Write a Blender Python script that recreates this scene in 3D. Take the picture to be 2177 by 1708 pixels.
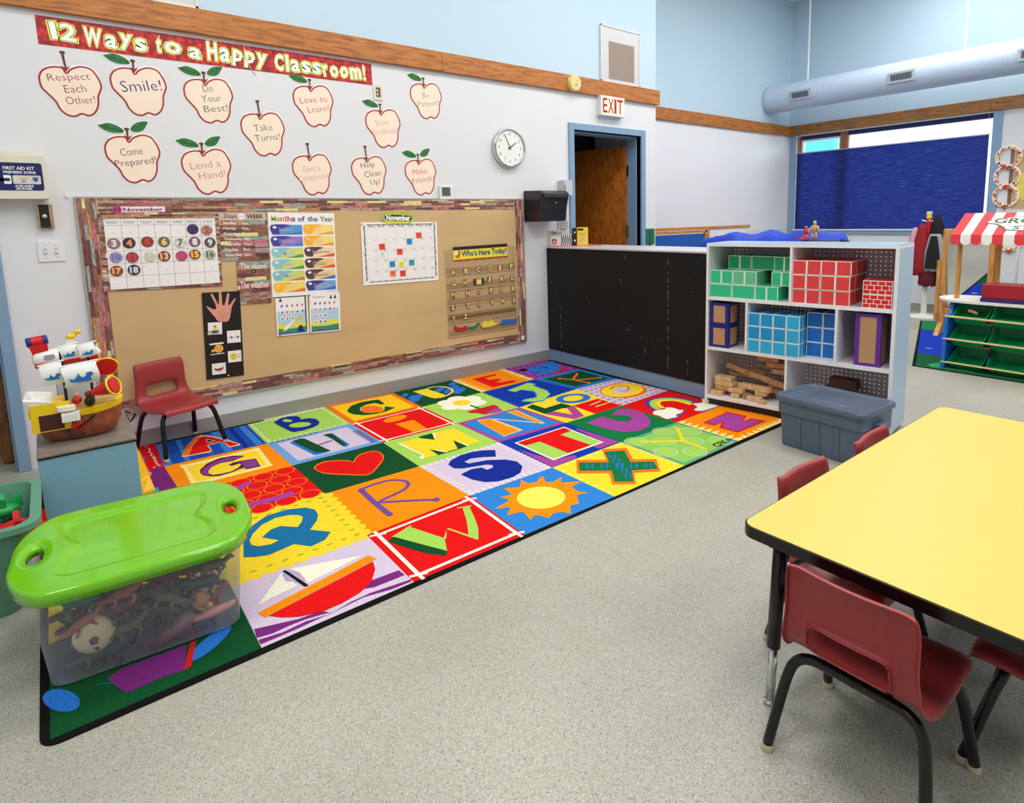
import bpy, bmesh, math, random
from mathutils import Vector, Matrix
from mathutils.geometry import tessellate_polygon
random.seed(7)
PI=math.pi
for o in list(bpy.data.objects): bpy.data.objects.remove(o)
SC=bpy.context.scene; C=SC.collection
# ---------------- camera ----------------
cd=bpy.data.cameras.new('camera'); cam=bpy.data.objects.new('camera',cd); C.objects.link(cam); SC.camera=cam
cd.sensor_fit='HORIZONTAL'; cd.sensor_width=36; cd.lens=36*1289.006/2177
cd.shift_x=(1088.5-1164.09)/2177; cd.shift_y=(645.22-854)/2177; cd.clip_start=.02; cd.clip_end=100
Rm=((0.76994818,-0.6377201,-0.0222006),(-0.10456275,-0.09176941,-0.99027522),(0.62948108,0.76478196,-0.13733946))
cam.matrix_world=Matrix.Translation((-.36386,-3.9573,1.20248))@Matrix((Rm[0],[-v for v in Rm[1]],[-v for v in Rm[2]])).transposed().to_4x4()
# ---------------- light ----------------
SC.view_settings.view_transform='Standard'; SC.view_settings.look='None'; SC.view_settings.exposure=0.80; SC.view_settings.gamma=1
SC.view_settings.use_curve_mapping=False
wd=bpy.data.worlds.new('world'); SC.world=wd; wd.use_nodes=True
wd.node_tree.nodes['Background'].inputs[0].default_value=(.80,.92,1,1); wd.node_tree.nodes['Background'].inputs[1].default_value=2.2
LAMP_W=46      # each ceiling fixture
LAMPS=[(.6,-1.6),(3.0,-1.6),(4.9,-1.5),(6.5,-1.7),(.6,-3.9),(3.0,-3.9),(5.6,-3.9),(-1.6,-2.8),(.6,-6.2),(3.4,-6.2)]  # one fixture by the alcove is added to brighten its wall
# ---------------- helpers ----------------
def lin(c): return tuple(((v/255)/12.92 if v/255<=.04045 else ((v/255+.055)/1.055)**2.4) for v in c)
MC={}
def mat(name,rgb=(200,200,200),rough=.5,metal=0,spec=.5,noise=None,bump=None,emis=0,coat=0,trans=0,sheen=0,alpha=1):
    if name in MC: return MC[name]
    m=bpy.data.materials.new(name); m.use_nodes=True; MC[name]=m
    nt=m.node_tree; b=nt.nodes['Principled BSDF']; L=nt.links.new
    c=lin(rgb)+(1,); b.inputs['Base Color'].default_value=c; b.inputs['Roughness'].default_value=rough
    b.inputs['Metallic'].default_value=metal; b.inputs['Specular IOR Level'].default_value=spec
    b.inputs['Coat Weight'].default_value=coat; b.inputs['Transmission Weight'].default_value=trans
    if alpha<1: b.inputs['Alpha'].default_value=alpha
    if emis: b.inputs['Emission Color'].default_value=c; b.inputs['Emission Strength'].default_value=emis
    tc=nt.nodes.new('ShaderNodeTexCoord') if (noise or bump) else None
    if noise:
        s,a=noise[0],noise[1]; n=nt.nodes.new('ShaderNodeTexNoise'); n.inputs['Scale'].default_value=s; n.inputs['Detail'].default_value=3
        src=tc.outputs['Object']
        if len(noise)>2:
            mp=nt.nodes.new('ShaderNodeMapping'); mp.inputs['Scale'].default_value=noise[2]; L(src,mp.inputs[0]); src=mp.outputs[0]
        L(src,n.inputs['Vector'])
        r=nt.nodes.new('ShaderNodeValToRGB'); r.color_ramp.elements[0].position=.3; r.color_ramp.elements[1].position=.7
        r.color_ramp.elements[0].color=tuple(v*(1-a) for v in c[:3])+(1,); r.color_ramp.elements[1].color=tuple(min(1,v*(1+a)+a*.02) for v in c[:3])+(1,)
        L(n.outputs['Fac'],r.inputs[0]); L(r.outputs[0],b.inputs['Base Color'])
    if bump:
        n2=nt.nodes.new('ShaderNodeTexNoise'); n2.inputs['Scale'].default_value=bump[0]; L(tc.outputs['Object'],n2.inputs['Vector'])
        bp=nt.nodes.new('ShaderNodeBump'); bp.inputs['Strength'].default_value=bump[1]; bp.inputs['Distance'].default_value=.002
        L(n2.outputs['Fac'],bp.inputs['Height']); L(bp.outputs[0],b.inputs['Normal'])
    return m
def ramp(nt,stops,const=True):
    r=nt.nodes.new('ShaderNodeValToRGB'); cr=r.color_ramp
    if const: cr.interpolation='CONSTANT'
    while len(cr.elements)>1: cr.elements.remove(cr.elements[-1])
    for i,(p,c) in enumerate(stops):
        e=cr.elements[0] if i==0 else cr.elements.new(p)
        e.position=p; e.color=lin(c)+(1,)
    return r
def plank_mat(name,vert=False,sc=1.0):
    m=mat(name,(120,80,70),.75); nt=m.node_tree; b=nt.nodes['Principled BSDF']; L=nt.links.new
    tc=nt.nodes.new('ShaderNodeTexCoord'); sp=nt.nodes.new('ShaderNodeSeparateXYZ'); cb=nt.nodes.new('ShaderNodeCombineXYZ')
    L(tc.outputs['Object'],sp.inputs[0]); L(sp.outputs['Z' if vert else 'X'],cb.inputs['X']); L(sp.outputs['X' if vert else 'Z'],cb.inputs['Y'])
    br=nt.nodes.new('ShaderNodeTexBrick'); L(cb.outputs[0],br.inputs['Vector']); br.inputs['Scale'].default_value=1
    br.inputs['Brick Width'].default_value=.135*sc; br.inputs['Row Height'].default_value=.0155*sc; br.inputs['Mortar Size'].default_value=.0006
    br.inputs['Color1'].default_value=(0,0,0,1); br.inputs['Color2'].default_value=(1,1,1,1); br.inputs['Mortar'].default_value=(.55,.55,.55,1)
    br.offset=.37; br.squash=.6; br.squash_frequency=3
    r=ramp(nt,[(0,(104,66,62)),(.13,(166,120,108)),(.24,(140,94,76)),(.36,(184,146,134)),(.45,(146,162,152)),(.52,(116,78,68)),(.62,(190,138,98)),(.7,(158,106,98)),(.78,(222,214,150)),(.83,(132,86,80)),(.9,(190,110,118)),(.94,(180,160,150))])
    L(br.outputs['Color'],r.inputs[0])
    n=nt.nodes.new('ShaderNodeTexNoise'); n.inputs['Scale'].default_value=30; n.inputs['Detail'].default_value=6
    mp=nt.nodes.new('ShaderNodeMapping'); mp.inputs['Scale'].default_value=(1,6,1); L(cb.outputs[0],mp.inputs[0]); L(mp.outputs[0],n.inputs['Vector'])
    mx=nt.nodes.new('ShaderNodeMix'); mx.data_type='RGBA'; mx.blend_type='OVERLAY'; mx.inputs[0].default_value=.5
    r2=nt.nodes.new('ShaderNodeValToRGB'); r2.color_ramp.elements[0].position=.35; r2.color_ramp.elements[1].position=.65; L(n.outputs['Fac'],r2.inputs[0])
    L(r.outputs[0],mx.inputs[6]); L(r2.outputs[0],mx.inputs[7]); L(mx.outputs[2],b.inputs['Base Color'])
    return m
def wood_mat(name,rgb,dark,sc=(1.2,10,10),rough=.45,axis='X'):
    m=mat(name,rgb,rough); nt=m.node_tree; b=nt.nodes['Principled BSDF']; L=nt.links.new
    tc=nt.nodes.new('ShaderNodeTexCoord'); mp=nt.nodes.new('ShaderNodeMapping')
    s={'X':sc,'Y':(sc[1],sc[0],sc[2]),'Z':(sc[1],sc[2],sc[0])}[axis]; mp.inputs['Scale'].default_value=s
    L(tc.outputs['Object'],mp.inputs[0]); n=nt.nodes.new('ShaderNodeTexNoise'); n.inputs['Scale'].default_value=6; n.inputs['Detail'].default_value=8; n.inputs['Distortion'].default_value=.6
    L(mp.outputs[0],n.inputs['Vector']); r=ramp(nt,[(.3,dark),(.5,rgb),(.75,tuple(min(255,v+22) for v in rgb))],False); L(n.outputs['Fac'],r.inputs[0]); L(r.outputs[0],b.inputs['Base Color'])
    return m
POS={}; COUNT={}
WT=lambda x=0,y=0,z=0: Matrix(((1,0,0,x),(0,0,-1,y),(0,1,0,z),(0,0,0,1)))      # frame of a wall facing -y
XT=lambda x=0,y=0,z=0: Matrix(((0,0,-1,x),(-1,0,0,y),(0,1,0,z),(0,0,0,1)))     # frame of a wall facing -x
I4=Matrix.Identity(4)
TX={}
def text_geo(s,off):
    k=(s,off)
    if k not in TX:
        cu=bpy.data.curves.new('t','FONT'); cu.body=s; cu.size=1; cu.offset=off; cu.resolution_u=2; cu.fill_mode='FRONT'
        o=bpy.data.objects.new('t',cu); C.objects.link(o); dg=bpy.context.evaluated_depsgraph_get()
        me=bpy.data.meshes.new_from_object(o.evaluated_get(dg)); 
        TX[k]=([tuple(v.co) for v in me.vertices],[tuple(p.vertices) for p in me.polygons])
        bpy.data.objects.remove(o); bpy.data.curves.remove(cu); bpy.data.meshes.remove(me)
    return TX[k]
class MB:
    def __init__(s): s.bm=bmesh.new(); s.mats=[]
    def mi(s,m):
        if m not in s.mats: s.mats.append(m)
        return s.mats.index(m)
    def face(s,pts,m,T=I4):
        vs=[s.bm.verts.new(T@Vector(p)) for p in pts]
        try: f=s.bm.faces.new(vs); f.material_index=s.mi(m)
        except ValueError: pass
        return s
    def hexa(s,P,m,T=I4):
        v=[s.bm.verts.new(T@Vector(p)) for p in P]; k=s.mi(m)
        for q in ((0,3,2,1),(4,5,6,7),(0,1,5,4),(1,2,6,5),(2,3,7,6),(3,0,4,7)):
            f=s.bm.faces.new([v[i] for i in q]); f.material_index=k
        return s
    def box(s,x0,y0,z0,x1,y1,z1,m,T=I4):
        return s.hexa([(x0,y0,z0),(x1,y0,z0),(x1,y1,z0),(x0,y1,z0),(x0,y0,z1),(x1,y0,z1),(x1,y1,z1),(x0,y1,z1)],m,T)
    def prism(s,poly,z0,z1,m,T=I4,side=None):
        poly=[tuple(p[:2]) for p in poly]
        A=sum(poly[i-1][0]*poly[i][1]-poly[i][0]*poly[i-1][1] for i in range(len(poly)))
        if A<0: poly=poly[::-1]
        k=s.mi(m); ks=s.mi(side) if side else k
        lo=[s.bm.verts.new(T@Vector((x,y,z0))) for x,y in poly]; hi=[s.bm.verts.new(T@Vector((x,y,z1))) for x,y in poly]
        if len(poly)>4:
            for t in tessellate_polygon([[Vector((x,y,0)) for x,y in poly]]):
                a=[poly[i] for i in t]; ar=(a[1][0]-a[0][0])*(a[2][1]-a[0][1])-(a[2][0]-a[0][0])*(a[1][1]-a[0][1])
                if ar<0: t=t[::-1]
                if len(set(t))==3:
                    try:
                        s.bm.faces.new([hi[i] for i in t]).material_index=k; s.bm.faces.new([lo[i] for i in t[::-1]]).material_index=k
                    except ValueError: pass
        else:
            s.bm.faces.new(hi).material_index=k; s.bm.faces.new(lo[::-1]).material_index=k
        n=len(poly)
        for i in range(n):
            j=(i+1)%n; s.bm.faces.new((lo[i],lo[j],hi[j],hi[i])).material_index=ks
        return s
    def tube(s,path,r,m,n=10,T=I4,closed=False,cap=True):
        path=[Vector(p) for p in path]; N=len(path); rings=[]; k=s.mi(m); up=None
        for i,p in enumerate(path):
            a=path[i-1] if (i>0 or closed) else p; b=path[(i+1)%N] if (i<N-1 or closed) else p
            d=(b-a).normalized()
            if up is None: up=Vector((0,0,1)) if abs(d.z)<.9 else Vector((1,0,0))
            u=(up-d*up.dot(d)).normalized(); w=d.cross(u); up=u
            rr=r[i] if isinstance(r,(list,tuple)) else r
            rings.append([s.bm.verts.new(T@(p+u*math.cos(t*2*PI/n)*rr+w*math.sin(t*2*PI/n)*rr)) for t in range(n)])
        for i in range(N if closed else N-1):
            A,B=rings[i],rings[(i+1)%N]
            for j in range(n): s.bm.faces.new((A[j],A[(j+1)%n],B[(j+1)%n],B[j])).material_index=k
        if cap and not closed: s.bm.faces.new(rings[0][::-1]).material_index=k; s.bm.faces.new(rings[-1]).material_index=k
        return s
    def lathe(s,prof,m,n=24,T=I4,sx=1,sy=1):
        k=s.mi(m); rings=[]
        for r,z in prof:
            rings.append([s.bm.verts.new(T@Vector((max(r,1e-5)*math.cos(t*2*PI/n)*sx,max(r,1e-5)*math.sin(t*2*PI/n)*sy,z))) for t in range(n)])
        for A,B in zip(rings,rings[1:]):
            for j in range(n): s.bm.faces.new((A[j],A[(j+1)%n],B[(j+1)%n],B[j])).material_index=k
        s.bm.faces.new(rings[0][::-1]).material_index=k; s.bm.faces.new(rings[-1]).material_index=k
        return s
    def ball(s,c,r,m,T=I4,n=12):
        if not isinstance(r,(tuple,list)): r=(r,r,r)
        k=s.mi(m); g=bmesh.ops.create_uvsphere(s.bm,u_segments=n,v_segments=max(6,n//2+1),radius=1,matrix=T@Matrix.Translation(c)@Matrix.Diagonal((*r,1)))
        fs=set(f for v in g['verts'] for f in v.link_faces)
        for f in fs: f.material_index=k
        return s
    def loft(s,rings,m,T=I4,closed=True,cap=True):
        k=s.mi(m); R=[[s.bm.verts.new(T@Vector(p)) for p in r] for r in rings]
        for A,B in zip(R,R[1:]):
            n=len(A)
            for j in range(n if closed else n-1): s.bm.faces.new((A[j],A[(j+1)%n],B[(j+1)%n],B[j])).material_index=k
        if cap and closed: s.bm.faces.new(R[0][::-1]).material_index=k; s.bm.faces.new(R[-1]).material_index=k
        return s
    def text(s,t,box,z,m,T=I4,off=0,rot=0,keep=True,al='c',thick=.0006):
        V0,F0=text_geo(t,0); V,F=text_geo(t,off); k=s.mi(m)
        if not V0: return s
        xs=[v[0] for v in V0]; ys=[v[1] for v in V0]; w=max(xs)-min(xs); h=max(ys)-min(ys)
        W=box[2]-box[0]; H=box[3]-box[1]; sx,sy=W/max(w,1e-6),H/max(h,1e-6)
        if keep: sx=sy=min(sx,sy)
        cx,cy=(box[0]+box[2])/2,(box[1]+box[3])/2; mx,my=(min(xs)+max(xs))/2,(min(ys)+max(ys))/2
        if al=='l': cx=box[0]+w*sx/2
        R=Matrix.Rotation(rot,4,'Z'); M=T@Matrix.Translation((cx,cy,z))@R@Matrix.Diagonal((sx,sy,1,1))@Matrix.Translation((-mx,-my,0))
        vs=[s.bm.verts.new(M@Vector((v[0],v[1],0))) for v in V]
        for f in F:
            try: s.bm.faces.new([vs[i] for i in f]).material_index=k
            except ValueError: pass
        return s
    def obj(s,name,parent=None,bevel=0,smooth=False,sub=0,solid=0,seg=2,label=None,cat=None,group=None,kind=None,origin=None,rot=0,weld=False):
        if weld: bmesh.ops.remove_doubles(s.bm,verts=s.bm.verts,dist=1e-4)
        me=bpy.data.meshes.new(name)
        if parent is not None: off=POS.get(parent,Vector((0,0,0)))
        else:
            if origin is None and s.bm.verts:
                xs=[v.co.x for v in s.bm.verts]; ys=[v.co.y for v in s.bm.verts]; zs=[v.co.z for v in s.bm.verts]
                origin=((min(xs)+max(xs))/2,(min(ys)+max(ys))/2,min(zs))
            off=Vector(origin or (0,0,0))
        if off.length>0: bmesh.ops.translate(s.bm,verts=s.bm.verts,vec=-off)
        s.bm.normal_update(); s.bm.to_mesh(me); s.bm.free()
        for m in s.mats: me.materials.append(m)
        if smooth:
            for p in me.polygons: p.use_smooth=True
        o=bpy.data.objects.new(name,me); C.objects.link(o)
        if parent is not None: o.parent=parent; POS[o]=off
        else: o.location=off; POS[o]=off
        if rot: o.rotation_euler[2]=rot
        if bevel: b=o.modifiers.new('bevel','BEVEL'); b.width=bevel; b.segments=seg; b.limit_method='ANGLE'; b.angle_limit=.6; b.harden_normals=False
        if solid: b=o.modifiers.new('solid','SOLIDIFY'); b.thickness=solid; b.offset=0
        if sub: b=o.modifiers.new('sub','SUBSURF'); b.levels=sub; b.render_levels=sub
        if smooth=='angle':
            me.set_sharp_from_angle(angle=.6)
        tag(o,label,cat,group,kind)
        return o
def tag(o,label=None,cat=None,group=None,kind=None):
    if label: o['label']=label
    if cat: o['category']=cat
    if group: o['group']=group
    if kind: o['kind']=kind
    return o
def thing(name,label,cat,loc=(0,0,0),rot=0,group=None,local=False,kind=None):
    o=bpy.data.objects.new(name,None); C.objects.link(o); o.location=loc; o.rotation_euler=(0,0,rot); o.empty_display_size=.05
    POS[o]=Vector((0,0,0)) if local else Vector(loc)
    return tag(o,label,cat,group,kind)
def dup(root,loc,rot,label=None,group=None):
    def cp(o,par):
        c=o.copy(); C.objects.link(c)
        if par is not None: c.parent=par
        for ch in [x for x in KIDS.get(o.name,[])]: cp(ch,c)
        return c
    KIDS={}
    for x in bpy.data.objects:
        if x.parent is not None: KIDS.setdefault(x.parent.name,[]).append(x)
    r=cp(root,None); r.location=loc; r.rotation_euler=(0,0,rot) if not isinstance(rot,tuple) else rot
    return tag(r,label,None,group)
def struct(mb,name,**k):
    return mb.obj(name,kind='structure',**k)
def rrect(x0,y0,x1,y1,r,n=4):
    P=[]
    for cx,cy,a in ((x1-r,y1-r,0),(x0+r,y1-r,PI/2),(x0+r,y0+r,PI),(x1-r,y0+r,1.5*PI)):
        for i in range(n+1): t=a+i*PI/2/n; P.append((cx+r*math.cos(t),cy+r*math.sin(t)))
    return P
def circ(cx,cy,r,n=20,ry=None): return [(cx+r*math.cos(t*2*PI/n),cy+(ry or r)*math.sin(t*2*PI/n)) for t in range(n)]
def crom(p,closed=True,n=4):
    m=len(p); o=[]
    for i in range(m if closed else m-1):
        g=lambda k: p[k%m] if closed else p[min(max(k,0),m-1)]
        a,b,c,d=g(i-1),g(i),g(i+1),g(i+2)
        for t in [j/n for j in range(n)]:
            o.append(tuple(.5*((2*b[q])+(-a[q]+c[q])*t+(2*a[q]-5*b[q]+4*c[q]-d[q])*t*t+(-a[q]+3*b[q]-3*c[q]+d[q])*t**3) for q in range(len(b))))
    if not closed: o.append(p[-1])
    return o
# ---------------- common materials ----------------
white=mat('white_paint',(226,226,230),.6); offwhite=mat('off_white_plastic',(222,216,200),.45); black=mat('black_matte',(14,13,14),.5)
paper=mat('white_paper',(240,238,238),.8); blackm=mat('black_metal',(5,5,6),.28,spec=.45); chrome=mat('chrome',(210,210,212),.12,metal=1)
oak=wood_mat('trim_wood',(178,108,44),(134,74,24)); brass=mat('brass',(190,150,70),.3,metal=1)
upblue=mat('pale_blue_wall',(190,214,230),.7); bframe=mat('blue_frame_paint',(128,158,188),.5); rubber=mat('grey_rubber_base',(150,145,140),.6,noise=(3,.08))
navy=mat('navy_ink',(24,34,84),.7); redink=mat('red_ink',(178,50,58),.7)

# ---------------- measured outlines (mm) ----------------
WD={"apples":[["Respect|Each|Other!",-300,1768,-48,2022,0],["Smile!",-12,1798,241,2055,1],["Do|Your|Best!",319,1786,569,2038,2],["Come|Prepared!",-70,1443,178,1701,2],["Lend a|Hand!",272,1386,526,1646,2],["Take|Turns!",595,1615,843,1876,0],["Love to|Learn!",906,1810,1156,2070,1],["Be|Patient!",1700,1925,1949,2178,1],["Show|Kindness!",1363,1707,1615,1967,1],["Give a|Compliment!",869,1386,1115,1646,0],["Help|Clean|Up!",1245,1391,1492,1651,0],["Make|Friends!",1629,1391,1876,1651,2]],"apple_outline":[[0.444,0.838],[0.492,0.904],[0.584,0.965],[0.704,1.0],[0.86,0.965],[0.952,0.827],[1.0,0.669],[0.988,0.577],[0.932,0.435],[0.916,0.269],[0.848,0.112],[0.732,0.031],[0.616,0.062],[0.5,0.0],[0.368,0.023],[0.264,0.131],[0.212,0.269],[0.104,0.404],[0.024,0.508],[0.0,0.646],[0.008,0.735],[0.06,0.838],[0.16,0.912],[0.296,0.946],[0.408,0.927]],"stemtall":[[0.425,0.957],[0.389,1.154],[0.476,1.189]],"leaves":[[-0.032,1.036],[0.108,1.127],[0.252,1.151],[0.364,1.083],[0.232,0.964],[0.092,0.96],[0.46,1.099],[0.592,1.218],[0.832,1.27],[0.812,1.194],[0.68,1.071],[0.552,1.044],[0.452,0.98],[0.42,1.067],[0.412,1.131]],"banner":[[-283,2239],[1425,2246],[1429,2112],[-280,2105]],"bannertext":[[-251,2128],[-127,2136],[-113,2132],[-24,2128],[74,2131],[175,2178],[191,2149],[329,2145],[351,2135],[428,2133],[442,2148],[771,2127],[808,2160],[1386,2144]],"board":[[-220,1363],[2641,1343],[2630,208],[-147,254]],"cal":[[-148,1306],[425,1268],[424,866],[-130,867]],"calgrid":[[-115,1256],[409,1250],[405,878],[-113,883]],"discs":[[293,1192],[363,1185],[-79,1127],[-12,1127],[71,1130],[148,1127],[225,1120],[296,1121],[373,1114],[-76,1054],[-5,1050],[77,1051],[142,1048],[225,1045],[291,1050],[368,1047],[-81,982],[-4,982]],"novlab":[[-73,1322],[171,1321],[168,1287],[-77,1284]],"days":[[425,1282],[693,1281],[691,998],[433,1003]],"dayhead":[[425,1282],[690,1279],[691,1237],[422,1232]],"season":[[499,999],[681,994],[682,731],[497,740]],"months":[[692,1279],[1096,1275],[1100,753],[692,768]],"alph1":[[701,767],[894,762],[888,513],[694,518]],"alph2":[[902,764],[1100,753],[1099,503],[901,508]],"hand":[[299,828],[500,820],[492,310],[292,317]],"handc":[[320,749],[363,724],[371,746],[350,812],[362,813],[386,754],[394,822],[406,821],[406,751],[418,748],[436,809],[448,810],[444,785],[438,739],[471,777],[479,774],[454,728],[431,651],[377,654],[359,683]],"cards":[[320,652],[393,647],[391,575],[317,580],[414,590],[489,587],[485,513],[414,517],[319,528],[393,527],[391,459],[318,459],[410,468],[482,466],[481,397],[408,399],[320,407],[393,404],[390,338],[317,340]],"cal2":[[1270,1211],[1844,1202],[1852,777],[1279,785]],"cal2grid":[[1317,1171],[1810,1164],[1823,811],[1311,812]],"notes":[[1702,1110],[1627,1069],[1420,1042],[1549,1001],[1488,918],[1557,912],[1636,920],[1488,852],[1563,848]],"novlab2":[[1428,1271],[1668,1268],[1667,1189],[1443,1200]],"pocket":[[1894,998],[2548,997],[2563,341],[1912,336]],"who":[[1978,1013],[2476,1018],[2472,911],[1974,903]],"letters":[[1968,826],[2082,829],[2193,831],[2302,834],[2399,833],[2510,836],[1968,743],[2068,740],[2193,737],[2286,745],[2412,743],[2517,743],[1960,654],[2090,658],[2196,660],[2307,657],[2402,654],[2519,653],[1953,562],[2085,561],[2193,565],[2307,565],[2411,563],[2521,556],[1956,476],[2061,480]],"felt":[[1957,420],[2009,399],[2064,409],[2066,378],[2008,373],[1959,386],[2083,397],[2134,397],[2175,422],[2182,404],[2133,376],[2086,383],[2202,395],[2231,422],[2280,412],[2289,432],[2329,399],[2362,388],[2303,375],[2221,372],[2374,376],[2401,415],[2556,403],[2542,373]],"pocketrows":[[1909,798],[2540,792],[1905,721],[1898,643],[1925,533],[2548,533],[1929,466],[1920,345],[2572,347]],"firstaid":[[-604,1559],[-297,1562],[-297,1338],[-608,1338]],"clock":[[2517,1764]]}
CLK=(2.52,1.764)
# ---------------- setting ----------------
fm=mat('speckled_vinyl_floor',(182,179,168),.42,spec=.45); nt=fm.node_tree; b=nt.nodes['Principled BSDF']; L=nt.links.new
tc=nt.nodes.new('ShaderNodeTexCoord'); n1=nt.nodes.new('ShaderNodeTexVoronoi'); n1.inputs['Scale'].default_value=400; L(tc.outputs['Object'],n1.inputs['Vector']); s1=nt.nodes.new('ShaderNodeSeparateColor'); L(n1.outputs['Color'],s1.inputs[0])
r1=ramp(nt,[(0,(128,132,126)),(.05,(160,158,146)),(.2,(170,166,150)),(.36,(177,174,162)),(.6,(183,180,169)),(.8,(188,188,180)),(.94,(204,200,190))]); L(s1.outputs[0],r1.inputs[0])
n2=nt.nodes.new('ShaderNodeTexNoise'); n2.inputs['Scale'].default_value=1.3; n2.inputs['Detail'].default_value=4; L(tc.outputs['Object'],n2.inputs['Vector'])
r2=ramp(nt,[(.3,(232,232,230)),(.7,(255,255,255))],False); L(n2.outputs['Fac'],r2.inputs[0])
mx=nt.nodes.new('ShaderNodeMix'); mx.data_type='RGBA'; mx.blend_type='MULTIPLY'; mx.inputs[0].default_value=1; L(r1.outputs[0],mx.inputs[6]); L(r2.outputs[0],mx.inputs[7]); L(mx.outputs[2],b.inputs['Base Color'])
struct(MB().box(-3.2,-8.2,-.1,8.2,3.4,0,fm),'floor',origin=(0,0,0))
TZ0,TZ1=2.262,2.395; CE=4.02; WX=7.75; RY=.55; EX=4.29
wl=mat('white_wall',(222,223,227),.65,bump=(60,.05))
mb=MB()
for (x0,x1,z0,z1) in ((-3.2,-1.52,0,2.3),(-1.52,-.53,2.02,2.3),(-.53,3.21,0,2.3),(3.21,4.07,1.955,2.3),(4.07,EX,0,2.3)): mb.box(x0,0,z0,x1,.14,z1,wl)
mb.box(-3.2,0,2.3,EX,.14,CE,upblue); mb.box(EX-.14,.14,0,EX,RY+.1,2.3,wl); mb.box(EX-.14,.14,2.3,EX,RY+.1,CE,upblue)
struct(mb,'wall_back')
mb=MB(); wb=mat('white_board_wall',(234,235,240),.34,spec=.5)
mb.box(EX-.14,RY+.1,0,WX+.2,RY+.24,2.3,wl); mb.box(EX-.14,RY+.1,2.3,WX+.2,RY+.24,CE,upblue); mb.box(EX,RY,1.0,WX,RY+.1,2.3,wb); mb.box(EX,RY,2.3,WX,RY+.1,CE,upblue); mb.box(EX,RY,0,WX,RY+.1,1.0,wl)
struct(mb,'wall_alcove')
mb=MB()
wy0,wy1,wz0,wz1=-1.82,.44,.985,2.25
for (y0,y1,z0,z1) in ((-8.2,wy0,0,2.3),(wy1,RY+.2,0,2.3),(wy0,wy1,0,wz0),(wy0,wy1,wz1,2.3)): mb.box(WX,y0,z0,WX+.2,y1,z1,wl)
mb.box(WX,-8.2,2.3,WX+.2,RY+.2,CE,upblue)
struct(mb,'wall_right')
struct(MB().box(-3.2,-8.34,0,WX+.2,-8.2,2.3,wl).box(-3.2,-8.34,2.3,WX+.2,-8.2,CE,upblue),'wall_front')
struct(MB().box(-3.34,-8.34,0,-3.2,3.4,2.3,wl).box(-3.34,-8.34,2.3,-3.2,3.4,CE,upblue),'wall_left')
struct(MB().box(-3.34,-8.34,CE,WX+.2,3.4,CE+.12,mat('white_ceiling',(236,236,232),.8)),'ceiling')
# corridor and closet behind the doors
struct(MB().box(-3.2,3.2,0,1.2,3.34,CE,wl).box(1.2,.14,0,1.34,3.34,CE,wl),'wall_corridor')
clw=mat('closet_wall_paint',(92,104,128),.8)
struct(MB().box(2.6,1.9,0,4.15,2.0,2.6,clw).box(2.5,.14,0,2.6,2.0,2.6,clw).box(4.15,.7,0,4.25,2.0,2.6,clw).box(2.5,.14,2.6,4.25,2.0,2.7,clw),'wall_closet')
# wooden rails
def rail(name,T,x0,x1,seams,m=oak,d=.03):
    mb=MB(); xs=[x0]+seams+[x1]
    for a,c in zip(xs,xs[1:]): mb.box(a,TZ0,0,c-.0015,TZ1,d,m,T)
    struct(mb,name,bevel=.003)
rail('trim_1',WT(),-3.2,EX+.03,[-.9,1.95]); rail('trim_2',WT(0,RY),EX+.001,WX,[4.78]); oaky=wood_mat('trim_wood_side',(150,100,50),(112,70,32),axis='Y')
rail('trim_3',XT(WX),-RY,8.2,[1.79],oaky)
for nme,bx in (('baseboard_back',(-.47,-.012,0,2.915,0,.088)),('baseboard_back_right',(2.96,-.012,0,3.15,0,.088)),('baseboard_alcove',(EX,RY-.012,0,WX,RY,.09)),('baseboard_right',(WX-.012,-8.2,0,WX,RY-.012,.09)),('baseboard_left',(-3.2,-.012,0,-1.6,0,.088))):
    struct(MB().box(*bx,rubber),nme)
# blue divider between the two parts of the room
dv=thing('low_divider_wall','long low black-faced divider wall with blue kick board and grey top','divider',(2.98,-.8,0))
blk=mat('black_chalk_board',(8,7,8),.6,spec=.25,noise=(300,.5)); 
mb=MB().box(2.915,-1.62,.095,3.32,-.002,.955,mat('divider_core',(150,152,160),.6)); mb.obj('core',dv)
mb=MB().box(2.895,-1.62,.10,2.9149,-.002,.962,blk); mb.obj('panel',dv,label='black scuffed panel')
scr=mat('white_scuff',(170,168,170),.8); mb=MB()
for k in range(70):
    y,z=random.uniform(-1.6,-.03),.1+.86*random.random()**1.0; w,h=random.uniform(.001,.004),random.uniform(.001,.003)
    if k%9==0: w,h=.002,random.uniform(.01,.05)
    mb.box(2.8943,y,z,2.8955,y+w,min(z+h,.95),scr)
for z0,z1,y in ((.13,.5,-.17),(.15,.9,-1.3),(.14,.25,-1.47)):
    z=z0
    while z<z1: dz=random.uniform(.01,.05); mb.box(2.8943,y,z,2.8955,y+.0022,z+dz,scr); z+=dz+random.uniform(.003,.05)
mb.obj('scuff_marks',dv,kind='stuff')
MB().box(2.905,-1.60,0,2.93,-.002,.10,bframe).obj('kick_board',dv,label='blue painted kick board')
mb=MB().box(2.89,-1.62,.962,3.36,-.002,.975,mat('grey_top_laminate',(196,196,204),.3)); mb.obj('top',dv,bevel=.002)
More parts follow.
